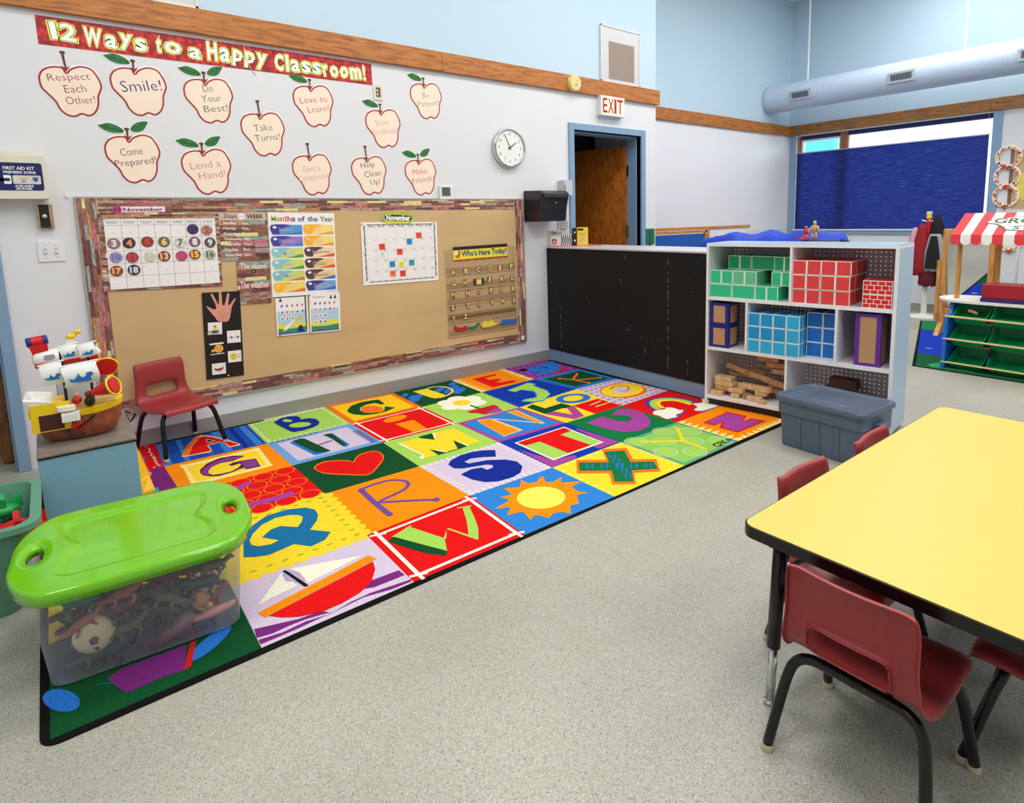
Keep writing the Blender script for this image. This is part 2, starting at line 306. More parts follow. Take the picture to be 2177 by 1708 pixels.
# door frames
def door_frame(n,x0,x1,z1,fw,fd=.02):
    t=thing('door_%d'%n,None,None,((x0+x1)/2,0,0),kind='structure')
    mb=MB()
    for (a,c,e,g) in ((x0-fw,0,x0,z1+fw),(x1,0,x1+fw,z1+fw),(x0,z1,x1,z1+fw)): mb.box(a,-fd,c,e,.16,g,bframe)
    mb.box(x0,.04,0,x0+.014,.16,z1,bframe).box(x1-.014,.04,0,x1,.16,z1,bframe).box(x0,.04,z1-.014,x1,.16,z1,bframe)
    mb.obj('door_frame',t,bevel=.003); return t
d1=door_frame(1,3.215,4.07,1.955,.056); wd1=wood_mat('door_wood',(176,98,26),(140,72,14),(2,7,7),axis='Z')
# leaf opened inward, hinged on the right jamb
hx,hy=4.05,.16; ang=math.radians(101); T=Matrix.Translation((hx,hy,0))@Matrix.Rotation(ang,4,'Z')
mb=MB().box(0,-.02,.9,.84,.02,1.88,wd1,T).box(0,-.02,.01,.84,.02,.885,wd1,T).obj('door_leaf',d1,bevel=.002,label='varnished two-part stable door leaf')
mb=MB()
for k in range(26): u,z=random.uniform(.1,.75),random.uniform(1.0,1.8); mb.box(u,.02,z,u+.003,.0206,z+random.choice((.004,.004,.012)),paper,T)
for u,z in ((.14,1.5),(.55,1.49),(.7,1.49)): mb.box(u,.02,z,u+.016,.0206,z+.02,mat('dark_stain',(80,40,16),.7),T)
mb.obj('staple_marks',d1,kind='stuff')
MB().box(.03,.02,.885,.8,.075,.897,wd1,T).box(.05,.02,.86,.09,.06,.885,wd1,T).box(.55,.02,.86,.59,.06,.885,wd1,T).obj('ledge',d1)
MB().tube([(hx-.006,hy-.02,1.03),(hx-.006,hy-.02,1.13)],.009,brass).box(hx-.035,hy-.03,1.03,hx+.0,hy-.024,1.13,brass).obj('door_handle',d1,label='brass hinge')
MB().tube([(hx-.004,hy-.02,1.60),(hx-.004,hy-.02,1.70)],.009,blackm).obj('hinge',d1)
d2=door_frame(2,-1.5,-.578,2.0,.048)
wd2=wood_mat('dark_door_wood',(128,76,34),(88,48,20),(2,7,7),axis='Z')
T2=Matrix.Translation((-.6,.165,0))@Matrix.Rotation(math.radians(97),4,'Z')
MB().box(0,-.0,.012,.88,.042,1.98,wd2,T2).obj('door_leaf',d2,bevel=.002)
# window
wn=thing('window_1',None,None,(WX,-.69,wz0),kind='structure')
mb=MB(); T=XT(WX)
def bx(a0,b0,a1,b1,d0,d1_,m): mb.box(a0,b0,d0,a1,b1,d1_,m,T)
bx(-.525,.92,-wy1,wz1,0,.02,bframe); bx(-wy0,.92,-wy0+.085,wz1+.01,0,.02,bframe); bx(-wy1,.92,-wy0,wz0-.012,0,.02,bframe)
mb.obj('window_frame',wn,bevel=.002)
mb=MB(); bx(-wy1-.004,wz0-.012,-wy0+.004,wz0+.003,0,.035,paper); mb.obj('window_sill',wn)
mb=MB(); lw=wood_mat('sash_wood',(150,96,56),(110,66,36),axis='Z')
for a,c in ((-wy1,-wy1+.045),(.145,.235)): bx(a,wz0,c,wz1,-.12,-.04,lw)
bx(-wy1,wz1-.05,-wy0,wz1,-.12,-.05,navy)
mb.obj('sash',wn)
mb=MB()
for (a0,b0,a1,b1) in ((-.395,wz0,-.37,wz1-.05),(.12,wz0,.145,wz1-.05),(-.37,wz1-.075,.12,wz1-.05),(-.37,wz0,.12,wz0+.03),(.235,wz0,.25,wz1-.05),(1.8,wz0,1.82,wz1-.05)): bx(a0,b0,a1,b1,-.11,-.06,white)
mb.obj('casement',wn)
gl=mat('window_glass',(240,250,255),.02,spec=.5,alpha=.12)
mb=MB(); bx(-wy1,wz0,-wy0,wz1,-.092,-.088,gl); mb.obj('glass',wn)
bl=mat('navy_cellular_fabric',(24,46,150),.7); nt=bl.node_tree; bs=nt.nodes['Principled BSDF']; L=nt.links.new
tc=nt.nodes.new('ShaderNodeTexCoord'); mp=nt.nodes.new('ShaderNodeMapping'); mp.inputs['Scale'].default_value=(1,2.2,90); L(tc.outputs['Object'],mp.inputs[0])
n=nt.nodes.new('ShaderNodeTexNoise'); n.inputs['Scale'].default_value=3; n.inputs['Detail'].default_value=6; L(mp.outputs[0],n.inputs['Vector'])
r=ramp(nt,[(.32,(12,22,76)),(.5,(30,52,134)),(.62,(54,58,136)),(.8,(116,146,214))],False); L(n.outputs['Fac'],r.inputs[0]); L(r.outputs[0],bs.inputs['Base Color'])
tr=nt.nodes.new('ShaderNodeBsdfTranslucent'); L(r.outputs[0],tr.inputs[0]); ms=nt.nodes.new('ShaderNodeMixShader'); ms.inputs[0].default_value=.3
L(bs.outputs[0],ms.inputs[1]); L(tr.outputs[0],ms.inputs[2]); L(ms.outputs[0],nt.nodes['Material Output'].inputs[0])
mb=MB(); z=wz0+.003; zs=[]
while z<2.03: zs.append(z); z+=.019
k=mb.mi(bl)
for i in range(len(zs)-1):
    za,zb=zs[i],zs[i+1]; zm=(za+zb)/2
    mb.face([(WX+.02,wy1-.012,za),(WX+.02,wy0+.035,za),(WX+.013,wy0+.035,zm),(WX+.013,wy1-.012,zm)],bl); mb.face([(WX+.013,wy1-.012,zm),(WX+.013,wy0+.035,zm),(WX+.02,wy0+.035,zb),(WX+.02,wy1-.012,zb)],bl)
sh=thing('pleated_blind','dark blue pleated window blind lowered below a bright strip of glass','blind',(WX,-.69,wz0)); mb.obj('blind_fabric',sh)
MB().box(WX+.008,wy0+.03,zs[-1],WX+.03,wy1-.008,zs[-1]+.014,mat('blind_rail',(150,160,180),.4)).obj('top_rail',sh)
for y in (wy1-.03,wy0+.05): MB().tube([(WX+.018,y,zs[-1]),(WX+.018,y,wz1)],.0012,paper,5).obj('cord',sh)
nb=MB().box(9.6,.82,0,9.8,6,5,mat('turquoise_panel',(60,190,200),.7)); nb.obj('pane_backdrop',label='turquoise panel added outside to tint the small left pane above the blind',cat='backdrop')  # added wall: tints the left pane and keeps sky light off the blind
MB().box(7.96,-20,-.3,40,20,-.1,mat('snowy_ground',(225,228,230),.9)).obj('ground_outside',kind='structure')
# duct
dm=mat('duct_paint',(186,203,226),.5,noise=(40,.03)); dx,dz,dr=7.2,2.685,.168
duct=thing('air_duct','large pale blue round air duct hanging high along the window wall','duct',(dx,-2,dz-dr))
mb=MB(); k=mb.mi(dm); n=32; ys=[RY+.0-i*.055 for i in range(90)]; ys=[RY]+ys[1:]
rings=[[mb.bm.verts.new((dx+(dr+(.0018 if i%2 else 0))*math.cos(t*2*PI/n),y,dz+(dr+(.0018 if i%2 else 0))*math.sin(t*2*PI/n))) for t in range(n)] for i,y in enumerate(ys)]
for A,B in zip(rings,rings[1:]):
    for j in range(n): mb.bm.faces.new((A[j],A[(j+1)%n],B[(j+1)%n],B[j])).material_index=k
mb.bm.faces.new(rings[-1]).material_index=k; mb.bm.faces.new(rings[0][::-1]).material_index=k
mb.obj('duct_tube',duct,smooth=True)
MB().lathe([(dr+.012,0),(dr+.012,.012)],dm,32,Matrix.Translation((dx,RY-.001,dz))@Matrix.Rotation(PI/2,4,'X')).obj('end_collar',duct)
rg=mat('register_grey',(170,182,196),.4); dk=mat('dark_slots',(40,34,38),.7)
for i,y in enumerate((.02,-1.13,-2.3,-3.4)):
    a=math.radians(188); T=Matrix.Translation((dx,y,dz))@Matrix.Rotation(a-PI,4,'Y').inverted()@XT(-dr-.004)
    g=MB().box(-.135,-.058,-.012,.135,.058,.01,rg,T); go=g.obj('vent_register',duct,bevel=.003)
    mb=MB().box(-.108,-.034,.0095,.108,.034,.0108,dk,T); 
    for q in range(13): x=-.1+q*.0167; mb.box(x-.0018,-.034,.0108,x+.0018,.034,.0135,rg,T)
    mb.obj('louvre',go)
wr=mat('hanger_rod_white',(236,234,226),.5)
for y in (.02,-1.67): MB().tube([(dx,y,dz+dr-.004),(dx,y,CE)],.011,wr,8).obj('hanger_rod',duct)
# ceiling lights
lm=mat('light_diffuser',(255,253,248),.5,emis=1)
LM_EM=LAMP_W
nt=lm.node_tree; nt.nodes['Principled BSDF'].inputs['Emission Strength'].default_value=9.5
for i,(x,y) in enumerate(LAMPS):
    t=thing('ceiling_light','recessed rectangular ceiling light','ceiling light',(x,y,CE),group='ceiling lights'); 
    MB().box(x-.64,y-.34,CE-.05,x+.64,y+.34,CE-.001,white).obj('light_frame',t); MB().box(x-.6,y-.3,CE-.056,x+.6,y+.3,CE-.0505,lm).obj('diffuser',t)
# ---------------- things on the back wall ----------------
def Q(pts): return [(a/1000,b/1000) for a,b in pts]
def quadT(pts,d):
    "frame of a sheet hung on the wall: local u,v in metres from its lower left corner"
    tl,tr,br,bl_=[Vector(p) for p in Q(pts)]
    u=((br-bl_)+(tr-tl))/2; w=u.length; u.normalize(); v=Vector((-u.y,u.x)); h=(((tl-bl_)+(tr-br))/2).dot(v); c=(tl+tr+br+bl_)/4; o=c-u*w/2-v*h/2
    M=Matrix(((u.x,v.x,0,o.x),(0,0,-1,-d),(u.y,v.y,0,o.y),(0,0,0,1)))
    return M,w,h
def wthing(name,label,cat,pts,d,group=None):
    M,w,h=quadT(pts,d); c=M@Vector((w/2,0,0)); return thing(name,label,cat,(c.x,c.y,c.z),group=group),M,w,h
# banner
t,T,w,h=wthing('classroom_banner','long red raspberry banner reading 12 Ways to a Happy Classroom! under the wooden rail','banner',WD['banner'],.001)
bm_=mat('berry_red',(176,18,26),.45); nt=bm_.node_tree; bs=nt.nodes['Principled BSDF']; L=nt.links.new
tc=nt.nodes.new('ShaderNodeTexCoord'); vo=nt.nodes.new('ShaderNodeTexVoronoi'); vo.inputs['Scale'].default_value=42; L(tc.outputs['Object'],vo.inputs['Vector'])
r=ramp(nt,[(0,(226,60,58)),(.35,(206,28,34)),(.7,(140,8,18))],False); L(vo.outputs['Distance'],r.inputs[0]); L(r.outputs[0],bs.inputs['Base Color'])
MB().box(0,0,0,w,h,.001,bm_,T).obj('banner_sheet',t)
ycol=mat('lemon_ink',(244,240,70),.6); gcol=mat('leaf_green_ink',(40,130,50),.6); pw=mat('print_white',(250,250,246),.6)
mb=MB()
for s,x0,x1,y0,y1,rt in (('12',.045,.16,.032,.108,0),('Ways',.175,.455,.026,.108,.0),('to',.485,.615,.034,.112,.0),('a',.64,.712,.028,.1,0),('Happy',.73,1.055,.014,.108,0),('Classroom!',1.09,1.67,.026,.112,0)):
    n=len(s); k=(x1-x0); ws=[1.35 if c in 'Wm' else .45 if c in 'lt1!' else .7 if c=='r' else 1 for c in s]; tot=sum(ws); x=x0
    for i,c in enumerate(s):
        wd_=k*ws[i]/tot; big=c.isupper() or c.isdigit() or c in '!l'; hh=(y1-y0)*(1 if big else .86 if c in 't' else .9 if c in 'ypy' else .7)
        yy=y0+(.018 if c not in 'py' and y0<.02 else 0)+random.uniform(-.004,.004)
        rot=random.uniform(-.12,.12); bxx=(x+.004,yy,x+wd_-.004,yy+hh)
        bxx=(bxx[0]+.006,bxx[1],bxx[2]-.006,bxx[3]); mb.text(c,bxx,.0014,ycol,T,.085,rot,keep=False); mb.text(c,bxx,.0017,gcol,T,.05,rot,keep=False); mb.text(c,bxx,.0020,pw,T,.028,rot,keep=False); x+=wd_
mb.obj('lettering',t,label='white rounded letters outlined green and yellow')
MB().tube([T@Vector(p) for p in ((.93,h+.02,.004),(.935,h-.06,.004),(.955,h-.12,.004),(.985,h-.16,.004))],.0022,offwhite,5).obj('loose_string',t)
# apples
crm=mat('apple_flesh_card',(246,226,208),.7,noise=(6,.03)); rim=mat('apple_red_card',(158,30,30),.6); stm=mat('stem_brown',(92,44,32),.6); lfm=mat('leaf_green_card',(36,110,48),.6,noise=(60,.25)); cdw=mat('card_white_edge',(244,242,240),.7)
tcs={'Respect':(150,40,60),'Smile!':(30,40,110),'Do':(60,100,60),'Come':(20,26,60),'Lend a':(214,120,90),'Take':(60,96,60),'Love to':(196,70,74),'Be':(130,150,120),'Show':(214,160,150),'Give a':(214,156,140),'Help':(24,34,66),'Make':(190,66,80)}
lvname={0:'tall stem and no leaf',1:'one left leaf',2:'two leaves'}
TXR={'Respect':(.12,.84),'Each':(.36,.75),'Other!':(.36,.88),'Smile!':(.15,.92),'Do':(.37,.6),'Your':(.32,.76),'Best!':(.35,.88),'Come':(.25,.69),'Prepared!':(.14,.93),'Lend a':(.15,.8),'Hand!':(.3,.88),'Take':(.27,.73),'Turns!':(.27,.89),'Love to':(.14,.86),'Learn!':(.32,.89),'Be':(.36,.6),'Patient!':(.2,.92),'Show':(.25,.68),'Kindness!':(.16,.93),'Give a':(.23,.72),'Compliment!':(.13,.95),'Help':(.25,.68),'Clean':(.33,.85),'Up!':(.5,.82),'Make':(.22,.72),'Friends!':(.2,.94)}
AO=crom([tuple(p) for p in WD['apple_outline']],True,3)
def scale_poly(P,k,c=(.5,.5)): return [(c[0]+(x-c[0])*k,c[1]+(y-c[1])*k) for x,y in P]
for s,x0,z0,x1,z1,lv in WD['apples']:
    x0,z0,x1,z1=[v/1000 for v in (x0,z0,x1,z1)]; W_,H_=x1-x0,z1-z0; full=s.replace('|',' ')
    t=thing('apple_cutout','paper apple cutout reading %s with %s'%(full.rstrip('!'),lvname[lv]),'wall decoration',((x0+x1)/2,0,z0),group='paper apples on the wall')
    A=lambda P: [(x0+x*W_,z0+y*H_) for x,y in P]
    T=WT(0,-.0005)
    n=len(AO)
    def offs(k):
        o=[]
        for i in range(n):
            a,b_,c=AO[i-1],AO[i],AO[(i+1)%n]; dx_,dy_=c[0]-a[0],c[1]-a[1]; l=math.hypot(dx_,dy_) or 1; s_=1 if sum(AO[j-1][0]*AO[j][1]-AO[j][0]*AO[j-1][1] for j in range(n))<0 else -1
            o.append((b_[0]-s_*dy_/l*k,b_[1]+s_*dx_/l*k))
        return o
    mb=MB().prism(A(offs(.03)),0,.0006,cdw,T).prism(A(AO),.0006,.0010,rim,T).prism(A(offs(-.03)),.0010,.0013,crm,T)
    mb.prism(A([(.36,.97),(.44,.86),(.52,.97),(.44,.93)]),.0013,.0016,rim,T)
    mb.obj('apple_card',t)
    mb=MB()
    if lv==0: st=[(.43,.93),(.40,1.2),(.44,1.2),(.46,.93)]; cap=(.42,1.22)
    else: st=[(.42,.92),(.415,1.08),(.45,1.08),(.45,.92)]; cap=(.43,1.09)
    mb.prism(A(st),.0013,.0019,stm,T); 
    mb.prism([(p[0],p[1]) for p in circ(x0+cap[0]*W_,z0+cap[1]*H_,.012,12,.007)],.0013,.0022,stm,T); mb.obj('stem',t)
    lvs=[]
    if lv>=1: lvs.append([(.38,1.03),(.30,1.13),(.12,1.19),(-.02,1.15),(-.06,1.13),(.05,1.04),(.22,1.0)])
    if lv==2: lvs.append([(.5,1.08),(.58,1.04),(.72,1.08),(.8,1.2),(.82,1.27),(.66,1.25),(.54,1.17)])
    for P in lvs:
        cx=sum(p[0] for p in P)/len(P); cy=sum(p[1] for p in P)/len(P); P=crom(P,True,3)
        mb=MB().prism(A(scale_poly(P,1.13,(cx,cy))),.0006,.0012,cdw,T).prism(A(P),.0012,.0018,lfm,T)
        a,b_=max(P,key=lambda p:p[0]),min(P,key=lambda p:p[0]); mb.tube([T@Vector((*A([q])[0],.0018)) for q in (a,b_)],.0009,mat('vein_green',(20,70,30),.6),4)
        mb.obj('leaf',t)
    ls=s.split('|'); ink=mat('ink_'+ls[0].strip('!').lower().replace(' ','_'),tcs[ls[0]],.7); mb=MB(); nl=len(ls)
    hh=.17 if nl>1 else .24; top=.5+.085*nl+ (.1 if nl==3 else .09)
    for i,l in enumerate(ls):
        fx=TXR[l]; cy=top-(i+.5)*.21+ (.02 if nl==3 else 0); ww=min(.84,.115*len(l)+.06) if nl>1 else .82; desc=any(c in 'py' for c in l); cx=.5+(.05 if i>0 and nl==3 else .03*i)
        if nl==1: cy=.62
        mb.text(l,(x0+(fx[0]+.015)*W_,z0+(cy-hh/2-(.03 if desc else 0))*H_,x0+(fx[1]-.015)*W_,z0+(cy+hh/2-.02)*H_),.0017,ink,T,-.012,math.radians(9),keep=False)
    mb.obj('lettering',t)
# outlet, thermostat, switches
T=WT()
t=thing('outlet_plate','cream recessed outlet plate at the right end of the red banner','outlet',(1.464,0,2.016))
MB().box(1.431,2.017,0,1.497,2.12,.006,offwhite,T).obj('plate',t,bevel=.002); MB().box(1.448,2.038,.006,1.48,2.1,.0068,mat('brown_recess',(120,84,50),.7),T).box(1.453,2.05,.0068,1.463,2.062,.0078,offwhite,T).box(1.453,2.074,.0068,1.463,2.086,.0078,offwhite,T).obj('socket',t)
t=thing('thermostat','small white wall thermostat with grey display above the pinboard','thermostat',(1.945,0,1.362))
MB().box(1.887,1.362,0,2.005,1.462,.022,white,T).obj('housing',t,bevel=.004); MB().box(1.905,1.387,.022,1.975,1.45,.0226,mat('lcd_grey',(86,98,84),.3),T).obj('display',t)
t=thing('light_switch','white double light switch plate left of the pinboard','light switch',(-.338,0,1.045))
MB().box(-.391,1.046,0,-.286,1.15,.006,white,T).obj('plate',t,bevel=.002)
for x in (-.36,-.318): MB().box(x-.005,1.088,.006,x+.005,1.108,.014,white,T).box(x-.006,1.085,.006,x+.006,1.112,.0066,mat('slot_grey',(140,136,130),.6),T).obj('toggle',t)
for x in (-.36,-.318):
    for z in (1.068,1.128): MB().ball((x,-.006,z),.0022,mat('screw_grey',(90,86,84),.4),n=6).obj('screw',t)
t=thing('lock_box','small wooden-sided black box with a round knob below the first aid kit','control box',(-.34,0,1.216))
MB().box(-.374,1.216,0,-.366,1.33,.03,wood_mat('box_side_wood',(170,140,104),(140,104,70),axis='Z'),T).box(-.327,1.216,0,-.312,1.33,.03,MC['box_side_wood'],T).obj('housing',t); MB().box(-.366,1.216,0,-.327,1.33,.024,black,T).obj('panel',t)
MB().ball((-.347,-.034,1.272),.011,mat('knob_silver',(206,190,180),.3,metal=.4)).obj('knob',t)
MB().box(-.255,1.365,0,-.243,1.385,.01,white,T).obj('wall_hook',label='tiny white adhesive hook right of the first aid kit',cat='hook',bevel=.002)
# first aid kit
t=thing('first_aid_kit','white plastic first aid box with navy bilingual label at the left edge','first aid kit',(-.43,0,1.345)); fd=.085
k=.979
MB().prism(rrect(-.60,1.355,-.315,1.562,.022),0,fd,offwhite,T).obj('case',t,bevel=.006)
MB().box(-.47,1.563,0,-.36,1.58,.06,offwhite,T).obj('hanger',t)
nav=mat('navy_label',(14,22,92),.4); mb=MB().prism(rrect(-.59,1.395,-.333,1.525,.01),fd,fd+.001,nav,T); wk=mat('label_white',(246,246,246),.5); z=fd+.0014
mb.text('FIRST AID KIT',(-.475,1.492,-.362,1.507),z,wk,T,.02,keep=False); mb.text('PREMIERS SOINS',(-.475,1.474,-.358,1.486),z,wk,T,.02,keep=False)
mb.prism(rrect(-.445,1.425,-.342,1.466,.006),fd+.001,fd+.0016,mat('label_grey',(214,208,196),.5),T); mb.prism(rrect(-.52,1.425,-.45,1.466,.006),fd+.001,fd+.0016,wk,T)
mb.box(-.493,1.425,fd+.0016,-.477,1.466,fd+.002,nav,T).box(-.515,1.438,fd+.0016,-.455,1.452,fd+.002,nav,T)
mb.text('ALBERTA',(-.42,1.448,-.39,1.453),fd+.002,nav,T,keep=False); mb.text('#2',(-.413,1.434,-.398,1.443),fd+.002,nav,T,.02,keep=False)
mb.prism([(-.372,1.458),(-.352,1.458),(-.352,1.444),(-.362,1.434),(-.372,1.444)],fd+.0016,fd+.0022,mat('crest_blue',(70,90,150),.5),T)
mb.text('ACKLANDS',(-.44,1.41,-.373,1.421),z,wk,T,.03,keep=False); mb.text('GRAINGER',(-.438,1.399,-.378,1.407),z,wk,T,.03,keep=False)
mb.obj('label',t,label='navy label with white lettering')
# clock
t=thing('wall_clock','round silver rimmed wall clock showing five to two','clock',(5.3*.48-.01+.03,0,1.62)); cx,cz=2.522+.0,1.762
cc=Vector(CLK); CT=WT(cc.x,0,cc.y); cr_=.15
t.location=(cc.x,0,cc.y-cr_); POS[t]=Vector(t.location)
MB().lathe([(cr_,0),(cr_+.002,.01),(cr_+.002,.032),(cr_-.004,.042),(cr_-.014,.042),(cr_-.018,.036),(cr_-.018,0)],chrome,40,CT).obj('rim',t,smooth=True)
mb=MB().lathe([(cr_-.017,.03),(cr_-.017,.032)],mat('clock_face',(238,238,236),.4),40,CT)
ik=mat('clock_ink',(30,28,30),.6)
for n in range(1,13):
    a=PI/2-n*PI/6; x,y=.104*math.cos(a),.104*math.sin(a); mb.text(str(n),(x-.017,y-.011,x+.017,y+.011),.0326,ik,CT,.0)
for n in range(60):
    a=n*PI/30; r0=.126; M=CT@Matrix.Rotation(a,4,'Z'); mb.box(r0,-.0005,.032,r0+.005,.0005,.0325,ik,M)
mb.obj('dial',t)
for nm,a,l,w_ in (('minute_hand',115,.108,.003),('hour_hand',33,.075,.0045)):
    M=CT@Matrix.Rotation(math.radians(a),4,'Z'); MB().hexa([(-.02,-w_,.035),(l,-w_*.5,.035),(l,w_*.5,.035),(-.02,w_,.035),(-.02,-w_,.0362),(l,-w_*.5,.0362),(l,w_*.5,.0362),(-.02,w_,.0362)],ik,M).obj(nm,t)
# alarm disc, exit sign, grilles, dispensers
t=thing('smoke_alarm','round cream alarm mounted on the wooden rail left of the exit sign','alarm',(3.2,-.03,2.262))
T=WT(3.2,-.03,2.328); cre=mat('aged_cream_plastic',(222,206,140),.45)
MB().lathe([(.066,0),(.066,.025),(.06,.036),(.0,.038)],cre,28,T).obj('housing',t,smooth='angle'); MB().prism([(-.004,-.03),(.016,-.012),(.012,-.005),(-.01,-.02)],.037,.039,mat('alarm_slot',(160,140,80),.6),T).box(.01,.012,.037,.018,.02,.039,MC['alarm_slot'],T).obj('sounder_slot',t)
t=thing('exit_sign','beige lit box sign with red letters EXIT above the doorway','exit sign',(3.65,0,2.10)); T=WT(0,0,0)
MB().box(3.50,2.095,0,3.80,2.265,.055,mat('exit_housing',(214,220,226),.5),T).obj('housing',t,bevel=.004)
MB().box(3.506,2.101,.055,3.794,2.259,.0562,mat('exit_cream',(238,222,196),.5,emis=.15),T).obj('sign_face',t)
mb=MB(); er=mat('exit_red',(168,26,22),.5)
for s_,x0,x1 in (('E',3.525,3.577),('X',3.59,3.655),('I',3.668,3.69),('T',3.705,3.775)): mb.text(s_,(x0,2.122,x1,2.242),.0568,er,T,.01,keep=False)
mb.obj('lettering',t)
def grille(label,x0,z0,x1,z1,ix0,iz0,ix1,iz1):
    t=thing('return_air_grille',label,'grille',((x0+x1)/2,0,z0)); T=WT()
    MB().box(x0,z0,0,x1,z1,.012,mat('grille_silver',(206,204,206),.35),T).obj('frame',t,bevel=.003)
    mb=MB(); gm=mat('grille_mesh',(150,134,122),.7,noise=(160,.25)); mb.box(ix0,iz0,.0121,ix1,iz1,.0128,gm,T); mb.obj('mesh',t,label='brown dusty mesh')
    mb=MB(); rmn=mat('grille_rim',(220,220,224),.3)
    for a in ((x0,z0,x0+.012,z1),(x1-.012,z0,x1,z1),(x0,z0,x1,z0+.012),(x0,z1-.012,x1,z1)): mb.box(a[0],a[1],.012,a[2],a[3],.018,rmn,T)
    mb.obj('rim',t)
grille('silver square air grille with brown mesh above the exit sign',3.545,2.397,4.052,2.872,3.645,2.425,3.975,2.745)
grille('silver air grille cut by the top edge, above the red banner',-.02,2.397,.43,2.87,.06,2.45,.36,2.79)
t=thing('paper_towel_dispenser','black plastic paper towel dispenser between pinboard and doorway','dispenser',(2.83,0,1.19)); T=WT(); k=.94
bp_=mat('black_gloss_plastic',(20,20,22),.28)
prof=[(0,1.185),(.19,1.185),(.205,1.30),(.225,1.375),(.235,1.405),(.2,1.428),(0,1.435)]
mb=MB(); mb.loft([[(x,-a,b_) for a,b_ in prof] for x in (2.665,2.955)],bp_); mb.obj('cover',t,bevel=.008,label='black glossy cover')
mb=MB(); mb.loft([[(x,-a,b_) for a,b_ in ((.19,1.382),(.236,1.376),(.243,1.403),(.21,1.424),(.05,1.432),(.05,1.42))] for x in (2.69,2.93)],mat('grey_smoke_plastic',(62,62,68),.3)); mb.obj('hood',t,bevel=.004)
MB().lathe([(.008,0),(.008,.003)],chrome,12,WT(2.83,-.212,1.335)).obj('lock',t)
t=thing('soap_dispenser','small silver grey hand sanitizer dispenser beside the blue door frame','dispenser',(3.08,0,1.4))
MB().prism(rrect(3.03,1.40,3.12,1.525,.006),0,.09,mat('silver_plastic',(196,196,202),.35),T).obj('body',t,bevel=.006); MB().box(3.035,1.44,.09,3.042,1.48,.0906,black,T).obj('side_text',t)
# ---------------- pinboard ----------------
bq=Q(WD['board']); X0,X1=-.222,2.64; Z0,Z1=.205,1.362; X0b=-.15
bdv=thing('pinboard','wide brown paper pinboard with patchwork wood plank border','bulletin board',(1.2,0,Z0)); T=WT()
kraft=mat('kraft_paper',(204,172,124),.8,noise=(2.2,.07,(1,1,2.2)))
bx0,bx1=-.215,2.64
MB().box(bx0,Z0,0,bx1,Z1,.014,mat('board_backing',(150,120,90),.8),T).obj('backing',bdv); 
MB().box(bx0+.01,Z0+.01,.014,bx1-.01,Z1-.01,.0150,kraft,T).obj('kraft_backing',bdv,label='brown kraft paper backing')
ph,pv=plank_mat('plank_print_h'),plank_mat('plank_print_v',True)
for a in ((Z1-.075,Z1),(Z0,Z0+.07)): MB().box(bx0,a[0],.0150,bx1,a[1],.0160,ph,T).obj('plank_border',bdv)
for a in ((bx0,bx0+.085),(bx1-.075,bx1)): MB().box(a[0],Z0,.0160,a[1],Z1,.0168,pv,T).obj('plank_border',bdv)
mb=MB(); al=mat('aluminium_edge',(176,172,168),.4,metal=.5)
for a in ((bx0-.008,Z0-.008,bx0,Z1+.008),(bx1,Z0-.008,bx1+.008,Z1+.008),(bx0,Z1,bx1,Z1+.008),(bx0,Z0-.008,bx1,Z0)): mb.box(a[0],a[1],0,a[2],a[3],.018,al,T)
mb.obj('edge_strip',bdv)
pl=plank_mat('plank_print_small',False,.8); inkd=mat('dark_ink',(26,22,24),.7); gridm=mat('grid_ink',(90,80,84),.7)
# calendar chart
t,T,w,h=wthing('calendar_chart','large November calendar pocket chart with round number pieces','calendar',WD['cal'],.018)
MB().box(0,0,0,w,h,.0012,pl,T).obj('chart_border',t)
M2,w2,h2=quadT(WD['calgrid'],.0193); mb=MB().box(0,0,0,w2,h2,.0006,paper,M2)
DN=['SUNDAY','MONDAY','TUESDAY','WEDNESDAY','THURSDAY','FRIDAY','SATURDAY']; hd=.034; rh=(h2-hd)/5; cw=w2/7
for i in range(1,7): mb.box(i*cw-.0007,0,.0006,i*cw+.0007,h2,.0009,gridm,M2)
for j in range(6): mb.box(0,j*rh-.0006,.0006,w2,j*rh+.0006,.0009,gridm,M2)
for i,d in enumerate(DN): mb.text(d,(i*cw+.01,h2-.026,(i+1)*cw-.01,h2-.009),.0011,inkd,M2,-.01,keep=False)
for j in range(5):
    for i in range(7): mb.box((i+.42)*cw,h2-hd-(j+.62)*rh,.0006,(i+.58)*cw,h2-hd-(j+.58)*rh,.0008,mat('faint_grey_ink',(196,194,196),.8),M2)
mb.obj('calendar_sheet',t)
def pin(x,z,d=.017,m=None,lab=None): 
    o=MB().lathe([(.0012,0),(.0035,.002),(.0028,.006),(.0045,.010),(0,.011)],m or mat('gold_pin',(220,190,90),.3,metal=.3),8,WT(x,-d,z)); return o
t2,T,w,h=wthing('month_label','purple and white November label above the big calendar','label',WD['novlab'],.0196)
mb=MB().box(.02,.004,0,w,h-.002,.0008,mat('pale_pink_card',(246,226,240),.7),T); mb.text('November',(.055,.008,w-.012,h-.008),.0011,mat('plum_ink',(110,40,80),.7),T,.02,keep=False)
mb.prism(circ(.028,h/2,.021),.0008,.0014,mat('magenta_card',(190,60,130),.7),T).text('11',(.016,h/2-.011,.04,h/2+.011),.0017,inkd,T,.02); mb.obj('label_card',t2)
